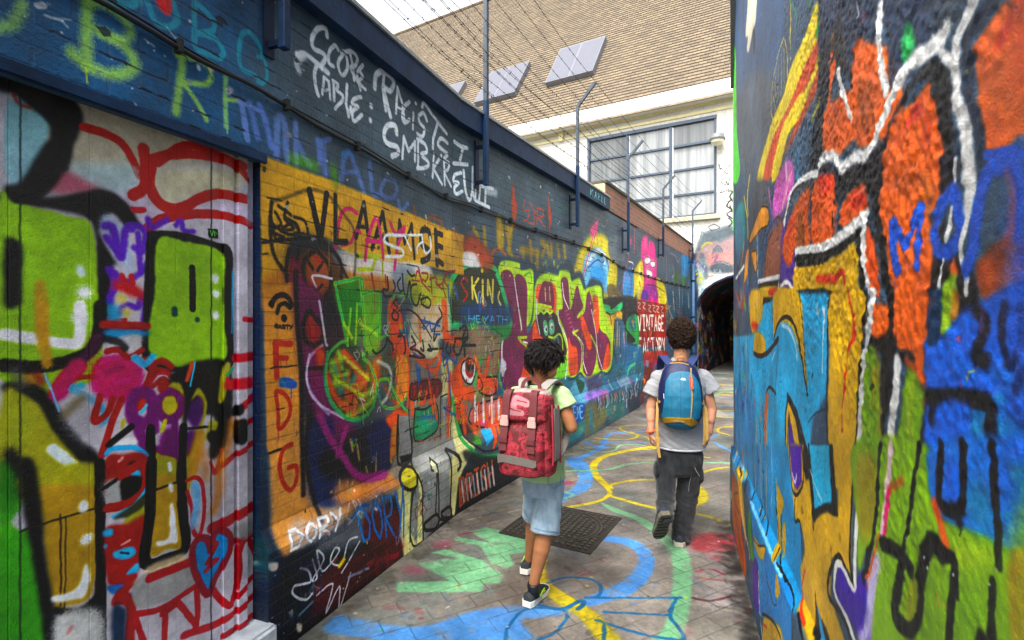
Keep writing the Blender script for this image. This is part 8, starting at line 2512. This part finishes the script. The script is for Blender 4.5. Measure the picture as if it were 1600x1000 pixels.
bm=meld(bm,.006,2,wr3); M_jn=heather('faded_black_denim','121315','303236',(16,16,7),.75); tr=link('trousers',bm,M_jn,smooth=True); adopt(tr,root)
bm=bmesh.new(); M_stitch=simple('pale_stitch','8c8c8e',.8)
tube(bm,sm([(1.261,3.565,0.588),(1.282,3.560,0.536),(1.308,3.570,0.498)]),.0022,5); o=link('stitching',bm,M_stitch); adopt(o,root); o.parent=tr; bm=bmesh.new(); tube(bm,sm([(1.260,3.575,0.523),(1.245,3.595,0.436),(1.244,3.605,0.379)]),.0014,5)
o=link('stitching',bm,M_stitch); adopt(o,root); o.parent=tr
M_nv=simple('navy_shoe','1c2230',.6,0,.3,40,.001,200); M_solew=simple('dirty_white_sole','a8a290',.7,0,.3,40,.001,150); M_soled=simple('dark_sole','5a5648',.75,0,.3,40,.002,120)
o=shoe((1.165,3.575,.002),(1.27,3.80,.002),(0,0,1),.098,root,M_nv,M_solew)
h_=Vector((1.009,3.350,0.306)); t_=Vector((1.002,3.500,0.091))
n_up=Vector((-.1,.93,.5))
o=shoe(h_,t_,n_up,.1,root,M_nv,M_soled); o['label']='lifted shoe showing its worn treaded sole'
bm=bmesh.new(); c0=Vector((0.985,3.630,0.801)); ring=[c0+Vector((.0275*math.cos(a),.0275*math.sin(a),.006*math.cos(a))) for a in (2*math.pi*k/20 for k in range(21))]
tube(bm,ring,.0075,8); o=link('wristband',bm,simple('orange_band','e0562a',.5),smooth=True); adopt(o,root)
bm=bmesh.new(); tube(bm,oval((1.213,3.675,1.329),.0545,.0545,R(-12),20)+[oval((1.213,3.675,1.329),.0545,.0545,R(-12),20)[0]],.0025,6); o=link('necklace',bm,simple('brown_cord','6a3a20',.7)); adopt(o,root)
# ---- blue backpack
bp_c=Vector((1.151,3.500,1.077)); B=-F2
bag=empty('backpack',bp_c-UP*.24,'blue daypack with tan base band and zip worn by boy in grey shirt','backpack')
def BP(x,z,o): return bp_c+S2*x+UP*z+B*o
W_=[(-.235,.05,.05),(-.225,.085,.075),(-.195,.115,.10),(-.15,.135,.12),(-.08,.147,.13),(0,.146,.13),(.06,.140,.118),(.11,.130,.102),(.155,.115,.082),(.19,.092,.062),(.215,.062,.042),(.225,.035,.03)]
rings=[]
for z,w_,d_ in W_:
    r=[]
    for k in range(40):
        a=2*math.pi*k/40; x=w_*math.copysign(abs(math.cos(a))**.75,math.cos(a)); y=math.sin(a); y=d_*(abs(y)**.8) if y>0 else -.045*(abs(y)**.5)
        r.append(BP(x,z,y-.02))
    rings.append(r)
bm=bmesh.new(); loft(bm,rings); bm=meld(bm,.0045,3,lambda p,n:.0025*n3(p,16))
cb2=Canvas(-.16,.16,-.26,.24,.0009,'1c2c58',61,.0008); cb2.draw(PAINT['B2']); cb2.grime(.08,62,.08)
M_b2=canvas_mat('blue_pack_fabric',cb2,.8,.6)
def buv(C_,X_):
    return lambda c,p: ((c+Vector(OFF[0])-C_).dot(X_),(c+Vector(OFF[0])-C_).z)
OFF=[Vector((0,0,0))]
o=link('bag_body',bm,M_b2,smooth=True,uvf=buv(bp_c,S2)); adopt(o,bag); bb=o
M_navy=simple('navy_webbing','1c2c5c',.75,0,.15,60,.0006,500); M_tan=simple('tan_webbing','a5803c',.75,0,.15,60,.0006,500)
bm=bmesh.new(); tube(bm,sm([BP(.062,.188,.058),BP(.0625,.1,.085),BP(.064,0,.108),BP(.06,-.09,.108),BP(.056,-.15,.098)]),.0045,8); o=link('zip',bm,M_tan,smooth=True); adopt(o,bag)
bm=bmesh.new(); strap(bm,[BP(.062,.13,.085),BP(.066,.10,.098),BP(.066,.06,.108)],.008,.004,B); box(bm,BP(.058,.055,.108),S2*.014,UP*.016,B*.006); o=link('zip_pull',bm,simple('coral_cord','c8503c',.6)); adopt(o,bag)
bm=bmesh.new(); tube(bm,sm([BP(-.022,.225,-.01),BP(-.018,.25,.0),BP(0,.258,.003),BP(.018,.25,.0),BP(.022,.225,-.01)]),.005,6); o=link('haul_loop',bm,M_tan,smooth=True); adopt(o,bag)
for sd in (-1,1):
    bm=bmesh.new(); P=sm([BP(sd*.05,.19,-.04),BP(sd*.075,.215,-.06),BP(sd*.10,.245,-.10),BP(sd*.11,.25,-.15),BP(sd*.115,.2,-.235),BP(sd*.12,.05,-.30),BP(sd*.13,-.08,-.24),BP(sd*.135,-.15,-.06)])
    nn=[]
    for p in P:
        v=p-(bp_c-B*.0-Vector((0,0,0))+(-B)*.17+UP*.1); v-=S2*v.dot(S2); nn.append(v.normalized())
    strap(bm,P,.052,.012,nn); o=link('shoulder_strap',bm,M_navy); adopt(o,bag)
    bm=bmesh.new(); strap(bm,[BP(sd*.138,-.045,.06),BP(sd*.15,-.05,.02),BP(sd*.15,-.04,-.03)],.016,.004,S2*sd); o=link('side_tab',bm,M_tan); adopt(o,bag)
    ln=-.37 if sd<0 else -.33
    bm=bmesh.new(); strap(bm,sm([BP(sd*.148,-.06,-.03),BP(sd*.153,-.16,.005),BP(sd*(.15+.004),-.26,.02),BP(sd*.148,ln,.02)]),.019,.003,B+S2*sd*.5)
    if sd<0:
        strap(bm,sm([BP(-.153,-.30,.02),BP(-.148,-.36,.03),BP(-.138,-.43,.03)]),.018,.004,B)
        box(bm,BP(-.168,-.325,.018),S2*.032,UP*.03,B*.012)
    else: strap(bm,sm([BP(.165,-.08,-.03),BP(.172,-.2,.0),BP(.168,-.30,.01)]),.016,.003,B)
    o=link('webbing',bm,M_tan); adopt(o,bag)
# ---- smaller boy on the left: pale green T-shirt, denim shorts
root=empty('person',(.13,2.95,0),'dark haired boy in pale green T-shirt and light denim shorts, head bowed','person','boys walking down the alley')
F1=Vector((.42,.91,0)).normalized(); S1=Vector((F1.y,-F1.x,0))
FH=Vector((.75,.6,-.35)).normalized(); SH=FH.cross(UP).normalized(); UH=SH.cross(FH)
hc=Vector((0.187,2.930,1.358)); hr=(.073,.09,.094)
bm=bmesh.new(); q=Matrix((SH,FH,UH)).transposed().to_quaternion()
ell(bm,hc,hr,q,24,16); ell(bm,hc+FH*.02-UH*.042,(.058,.066,.066),q); face(bm,hc,hr,FH)
capsule(bm,hc-UP*.05-F1*.02,(0.159,2.950,1.213),.046,.055)
shl=Vector((0.034,3.000,1.150)); shr=Vector((0.277,2.880,1.168))
capsule(bm,shl,shr,.045,.045,(F1,.9))
capsule(bm,shr,(0.330,2.840,0.993),.04,.034); capsule(bm,(0.330,2.840,0.993),(0.321,3.060,1.053),.034,.022)
capsule(bm,shl,(0.000,3.020,0.954),.04,.033); capsule(bm,(0.000,3.020,0.954),(0.088,3.200,1.028),.033,.022)
loft(bm,[oval((0.170,2.960,0.682),.10,.08,R(-25)),oval((0.167,2.960,0.849),.10,.08,R(-25)),oval((0.159,2.950,1.036),.115,.085,R(-25)),oval((0.159,2.950,1.146),.12,.075,R(-25))])
capsule(bm,(0.205,2.930,0.666),(0.187,2.880,0.408),.068,.05); capsule(bm,(0.187,2.880,0.416),(0.165,2.865,0.307),.047,.047); capsule(bm,(0.165,2.865,0.307),(0.122,2.875,0.109),.045,.028); capsule(bm,(0.122,2.875,0.109),(0.122,2.880,0.056),.028,.028)
capsule(bm,(0.135,3.000,0.651),(0.133,3.130,0.391),.065,.048); capsule(bm,(0.133,3.130,0.391),(0.123,3.170,0.257),.045,.042); capsule(bm,(0.123,3.170,0.257),(0.105,3.220,0.083),.04,.026); capsule(bm,(0.105,3.220,0.083),(0.105,3.230,0.046),.026,.026)
hand(bm,(0.321,3.060,1.053),(-.3,.6,.5),(-.4,-.6,.6),(.2,.4,.8),.82,.9); hand(bm,(0.088,3.200,1.028),(.6,.4,.3),(0,-.6,.6),(.2,.4,.8),.82,.9)
bm=meld(bm,.0042,5,lambda p,n: .0006*n3(p,40)); o=link('body',bm,M_sk1,smooth=True); adopt(o,root); eyes(hc,hr,FH,root,M_eyew,M_eyek)
M_h1=hairmat('black_brown_hair','1a1210','060505')
hair(hc+UH*.012-FH*.012,(.080,.092,.095),FH,M_h1,root,.0028,1500,.075,.003,9,-.55)
M_t1=heather('pale_green_cotton','a2c488','92b87c',(20,20,20),.4)
bm=bmesh.new()
loft(bm,[oval((0.178,2.960,0.679),.132,.112,R(-25),36),oval((0.174,2.960,0.793),.132,.108,R(-25),36),oval((0.167,2.960,0.923),.128,.102,R(-25),36),oval((0.162,2.950,1.054),.138,.102,R(-25),36),oval((0.159,2.950,1.139),.142,.09,R(-25),36),oval((0.159,2.950,1.198),.11,.07,R(-25),36),oval((0.159,2.950,1.224),.06,.054,R(-25),36)])
capsule(bm,shl,shr,.052,.052,(F1,.95))
for a,e,w1 in ((shl,(0.008,3.020,1.060),.06),(shr,(0.308,2.865,1.102),.062)):
    a=Vector(a);e=Vector(e); d=(e-a).normalized(); s1=d.cross(F1).normalized(); s2=d.cross(s1)
    loft(bm,[[a+d*t*(e-a).length+(s1*math.cos(x)+s2*math.sin(x))*(.051+(w1-.051)*max(0,t)) for x in (2*math.pi*k/20 for k in range(20))] for t in (-.2,.3,.6,1.)])
bm=meld(bm,.006,3,wr2); ts_=link('t_shirt',bm,M_t1,smooth=True); adopt(ts_,root)
bm=bmesh.new(); rg=oval((0.159,2.950,1.222),.056,.053,R(-25),24); tube(bm,rg+[rg[0]],.006,8); o=link('collar',bm,simple('dark_collar','2a2a2a',.8),smooth=True); adopt(o,root); o.parent=ts_
bm=bmesh.new()
loft(bm,[oval((0.178,2.960,0.719),.118,.10,R(-25)),oval((0.178,2.960,0.645),.128,.108,R(-25)),oval((0.177,2.950,0.593),.125,.105,R(-25))])
for P,rad in ((((0.220,2.930,0.618),(0.199,2.900,0.502),(0.183,2.875,0.396)),(.078,.08,.083)),(((0.135,3.000,0.606),(0.138,3.060,0.498),(0.137,3.130,0.399)),(.07,.072,.074))):
    P=[Vector(p) for p in P]
    for (a,ra),(b_,rb) in zip(zip(P,rad),zip(P[1:],rad[1:])):
        d=(b_-a).normalized(); s1=d.cross(F1).normalized(); s2=d.cross(s1)
        loft(bm,[[a+(b_-a)*t+(s1*math.cos(x)+s2*math.sin(x))*(ra+(rb-ra)*t) for x in (2*math.pi*k/24 for k in range(24))] for t in (-.25 if a is P[0] else -.02,.5,1.)])
    ell(bm,P[0],(rad[0],)*3)
bm=meld(bm,.0055,2,wr3); M_sh=heather('light_denim','7890a2','9cb2c0',(22,22,9),.8); tr=link('shorts',bm,M_sh,smooth=True); adopt(tr,root)
bm=bmesh.new()
pk=[BPp for BPp in ((0.203,2.845,0.729),(0.198,2.835,0.682),(0.233,2.825,0.657),(0.268,2.825,0.685),(0.269,2.835,0.725))]; tube(bm,pk,.002,5)
d_=Vector((0.183,2.875,0.396))-Vector((0.199,2.900,0.502)); d_.normalize(); s1=d_.cross(F1).normalized(); s2=d_.cross(s1)
for kk in (0.004,.022):
    c_=Vector((0.183,2.875,0.396))-d_*kk; rg=[c_+(s1*math.cos(x)+s2*math.sin(x))*.083 for x in (2*math.pi*k/24 for k in range(25))]; tube(bm,rg,.0022,5)
o=link('stitching',bm,simple('denim_seam','6e8496',.8)); adopt(o,root); o.parent=tr
M_sg=simple('charcoal_mesh','23282a',.7,0,.3,120,.0015,400); M_lime=simple('lime_stripe','9ccc2a',.5); M_sw=simple('white_sole','c8c6bc',.6,0,.15,40)
shoe((.082,2.83,.003),(.20,3.03,.003),(0,0,1),.088,root,M_sg,M_sw,hgt=.072,accent=M_lime)
shoe((.075,3.175,.012),(.155,3.39,.003),(0,0,1),.086,root,M_sg,M_sw,hgt=.07,accent=M_lime)
for p,r_ in (((0.122,2.875,0.101),.036),((0.105,3.225,0.064),.034)):
    p=Vector(p); bm=bmesh.new(); loft(bm,[oval(p+UP*z,r_*k,r_*1.1*k,R(-25)) for z,k in ((-.06,.95),(-.02,.95),(.0,1.02),(.012,.95))]); o=link('sock',bm,M_black,smooth=True); adopt(o,root)
# ---- red school backpack
pc=Vector((0.089,2.735,0.985)); Bk=-F1
bag=empty('backpack',pc-UP*.24,'red patterned school backpack with two wide brown straps worn by the smaller boy','backpack')
def PP_(x,z,o): return pc+S1*x+UP*(z if z>0 else z*.82)+Bk*o
def rbox(zs,name,mat,uvc,voxel=.005,it=3,seed=0,amp=.003):
    rings=[]
    for z,w_,f_,bk,cx in zs:
        r=[]
        for k in range(44):
            a=2*math.pi*k/44; x=cx+w_*math.copysign(abs(math.cos(a))**.45,math.cos(a)); y=math.sin(a); y=f_*(abs(y)**.5) if y>0 else -bk*(abs(y)**.5)
            r.append(PP_(x,z,y))
        rings.append(r)
    bm=bmesh.new(); loft(bm,rings); bm=meld(bm,voxel,it,lambda p,n:amp*n3(p,14,seed)+amp*.6*n3(p,38,seed))
    o=link(name,bm,mat,smooth=True,uvf=buv(uvc,S1)); adopt(o,bag); return o
cb1=Canvas(-.2,.2,-.29,.27,.0009,'a81c2c',63,.0008); cb1.draw(PAINT['B1'])
r_=np.random.default_rng(77)
cb1.im[:]=hexc('7a0e1e')
for i in range(170):
    x=r_.uniform(-.19,.19); y=r_.uniform(-.28,.26); s_=r_.uniform(.011,.03); a=r_.uniform(0,6.28); P=[]
    for k in range(r_.integers(3,6)): P.append((x+s_*math.cos(a),y+s_*math.sin(a))); a+=r_.uniform(.7,2.2)
    P=cat_rom(np.array(P),False); cb1.stroke(P,.0098,.12,1,np.array([.93,.62,.66],np.float32)); cb1.stroke(P,.0072,.12,1,hexc(['b42030','a81c2c','8c1626','b82030'][i%4]))
cb1.draw(PAINT['B1'])
cb1.grime(.12,64,.1)
M_p1=canvas_mat('red_pattern_fabric',cb1,.52,.75)
M_greyf=simple('grey_pack_fabric','857f78',.75,0,.12,40,.0006,500); M_br=simple('brown_red_webbing','5e2426',.7,0,.12,60,.0006,500); M_bkl=simple('pink_buckle','c89890',.4)
rbox([(-.250,.12,.06,.05,0),(-.243,.145,.085,.07,0),(-.19,.152,.095,.078,0),(-.05,.150,.082,.078,0),(.08,.143,.075,.075,0),(.17,.136,.068,.07,0),(.215,.125,.052,.06,0),(.228,.10,.035,.045,0)],'bag_body',M_p1,pc)
rbox([(-.245,.10,.12,.0,-.006),(-.235,.128,.136,.0,-.006),(-.17,.134,.138,.0,-.006),(-.06,.130,.128,.0,-.006),(.03,.124,.108,.0,-.006),(.055,.11,.085,.0,-.006)],'front_pocket',M_p1,pc,seed=3)
rbox([(.075,.126,.088,.0,0),(.09,.134,.098,.02,0),(.15,.134,.096,.05,0),(.205,.126,.078,.06,0),(.228,.115,.06,.055,0),(.236,.09,.035,.03,0)],'lid',M_p1,pc,seed=5)
bm=bmesh.new()
pf=lambda x,z,o:PP_(x,z,o)
q0=[(-.118,-.105),(-.03,-.110),(.06,-.120),(.10,-.125),(.100,-.160),(.085,-.172),(-.02,-.162),(-.085,-.156),(-.115,-.165)]
bm.faces.new([bm.verts.new(PP_(x,z,.141)) for x,z in q0]); bmesh.ops.solidify(bm,geom=bm.faces[:],thickness=.003)
o=link('reflective_band',bm,M_greyf); adopt(o,bag)
for sd,x in ((-1,-.088),(1,.066)):
    bm=bmesh.new(); P=[PP_(x*.95,.236,.045),PP_(x*.95,.225,.083),PP_(x,.18,.096),PP_(x,.12,.104),PP_(x,.07,.109),PP_(x,.04,.118),PP_(x*1.02,-.03,.130),PP_(x*1.02,-.085,.136)]
    strap(bm,sm(P,4),.042,.005,Bk); o=link('front_strap',bm,M_br); adopt(o,bag)
    bm=bmesh.new(); box(bm,PP_(x-.023,.055,.113),S1*.046,UP*.034,Bk*.012); box(bm,PP_(x-.019,.088,.110),S1*.038,UP*.022,Bk*.012); bmesh.ops.bevel(bm,geom=bm.edges[:],offset=.003,segments=2,affect='EDGES'); o2=link('buckle',bm,M_bkl); adopt(o2,bag); o2.parent=o
    bm=bmesh.new(); box(bm,PP_(x-.024,-.035,.131),S1*.048,UP*.028,Bk*.011); bmesh.ops.bevel(bm,geom=bm.edges[:],offset=.003,segments=2,affect='EDGES'); o2=link('buckle',bm,M_br); adopt(o2,bag); o2.parent=o
bm=bmesh.new(); strap(bm,sm([PP_(.152,.14,-.015),PP_(.158,.05,.0),PP_(.162,-.08,.0),PP_(.16,-.15,.0)]),.075,.006,S1); o=link('side_panel',bm,M_greyf); adopt(o,bag)
bm=bmesh.new(); strap(bm,sm([PP_(.150,.17,.045),PP_(.158,.05,.055),PP_(.162,-.08,.058),PP_(.16,-.17,.058)]),.012,.008,S1); strap(bm,sm([PP_(.146,.15,-.06),PP_(.153,.0,-.065),PP_(.156,-.19,-.065)]),.010,.008,S1); o=link('piping',bm,simple('crimson_piping','8a1c28',.6)); adopt(o,bag)
bm=bmesh.new(); strap(bm,sm([PP_(-.05,.232,-.03),PP_(-.045,.262,-.035),PP_(-.02,.285,-.04),PP_(.02,.285,-.04),PP_(.045,.262,-.035),PP_(.05,.232,-.03)]),.018,.008,Bk); o=link('handle',bm,M_br); adopt(o,bag)
for sd in (-1,1):
    bm=bmesh.new(); P=sm([PP_(sd*.05,.22,-.055),PP_(sd*.07,.25,-.085),PP_(sd*.085,.268,-.13),PP_(sd*.09,.262,-.19),PP_(sd*.095,.20,-.27),PP_(sd*.10,.05,-.31),PP_(sd*.115,-.1,-.26),PP_(sd*.125,-.18,-.08)])
    nn=[]
    for p in P:
        v=p-(pc-Bk*.19+UP*.1); v-=S1*v.dot(S1); nn.append(v.normalized())
    strap(bm,P,.05,.013,nn); o=link('shoulder_strap',bm,M_greyf); adopt(o,bag)

# ------------------------------------------------------------------ camera, light, world
cam=bpy.data.cameras.new('camera'); co=bpy.data.objects.new('camera',cam); COL.objects.link(co); sc.camera=co
co.location=(0,0,1.6); co.rotation_euler=(R(90),0,0); cam.sensor_width=36; cam.lens=18; cam.shift_y=-3/1600; cam.clip_end=500; cam.clip_start=.05
cam.dof.use_dof=True; cam.dof.focus_distance=3.4; cam.dof.aperture_fstop=7
w=bpy.data.worlds.new('World'); sc.world=w; w.use_nodes=True; nt=w.node_tree; bg=nt.nodes['Background']
sk=nd(nt,'ShaderNodeTexSky'); sk.sky_type='NISHITA'; sk.sun_disc=False; EL,AZ=R(56),R(208)
sk.sun_elevation=EL; sk.sun_rotation=AZ; sk.air_density=1.; sk.dust_density=6.; sk.ozone_density=1.
hs_=nd(nt,'ShaderNodeHueSaturation',Saturation=.12,Value=4.0); lk(nt,sk.outputs[0],hs_.inputs['Color']); lk(nt,hs_.outputs[0],bg.inputs[0]); bg.inputs[1].default_value=.15
sl_=bpy.data.lights.new('sun','SUN'); sl_.energy=2.; sl_.angle=R(15); sl_.color=(1,.95,.87); so=bpy.data.objects.new('sun',sl_); COL.objects.link(so)
# sun direction: azimuth measured like the sky texture's rotation
dv=Vector((math.sin(AZ)*math.cos(EL),math.cos(AZ)*math.cos(EL),math.sin(EL)))
so.rotation_euler=dv.to_track_quat('Z','Y').to_euler()
sc.view_settings.view_transform='Standard'; sc.view_settings.look='None'; sc.view_settings.exposure=0; sc.view_settings.gamma=1
sc.render.engine='CYCLES'; sc.cycles.use_denoising=True; sc.cycles.max_bounces=8; sc.cycles.diffuse_bounces=5; sc.cycles.sample_clamp_indirect=6
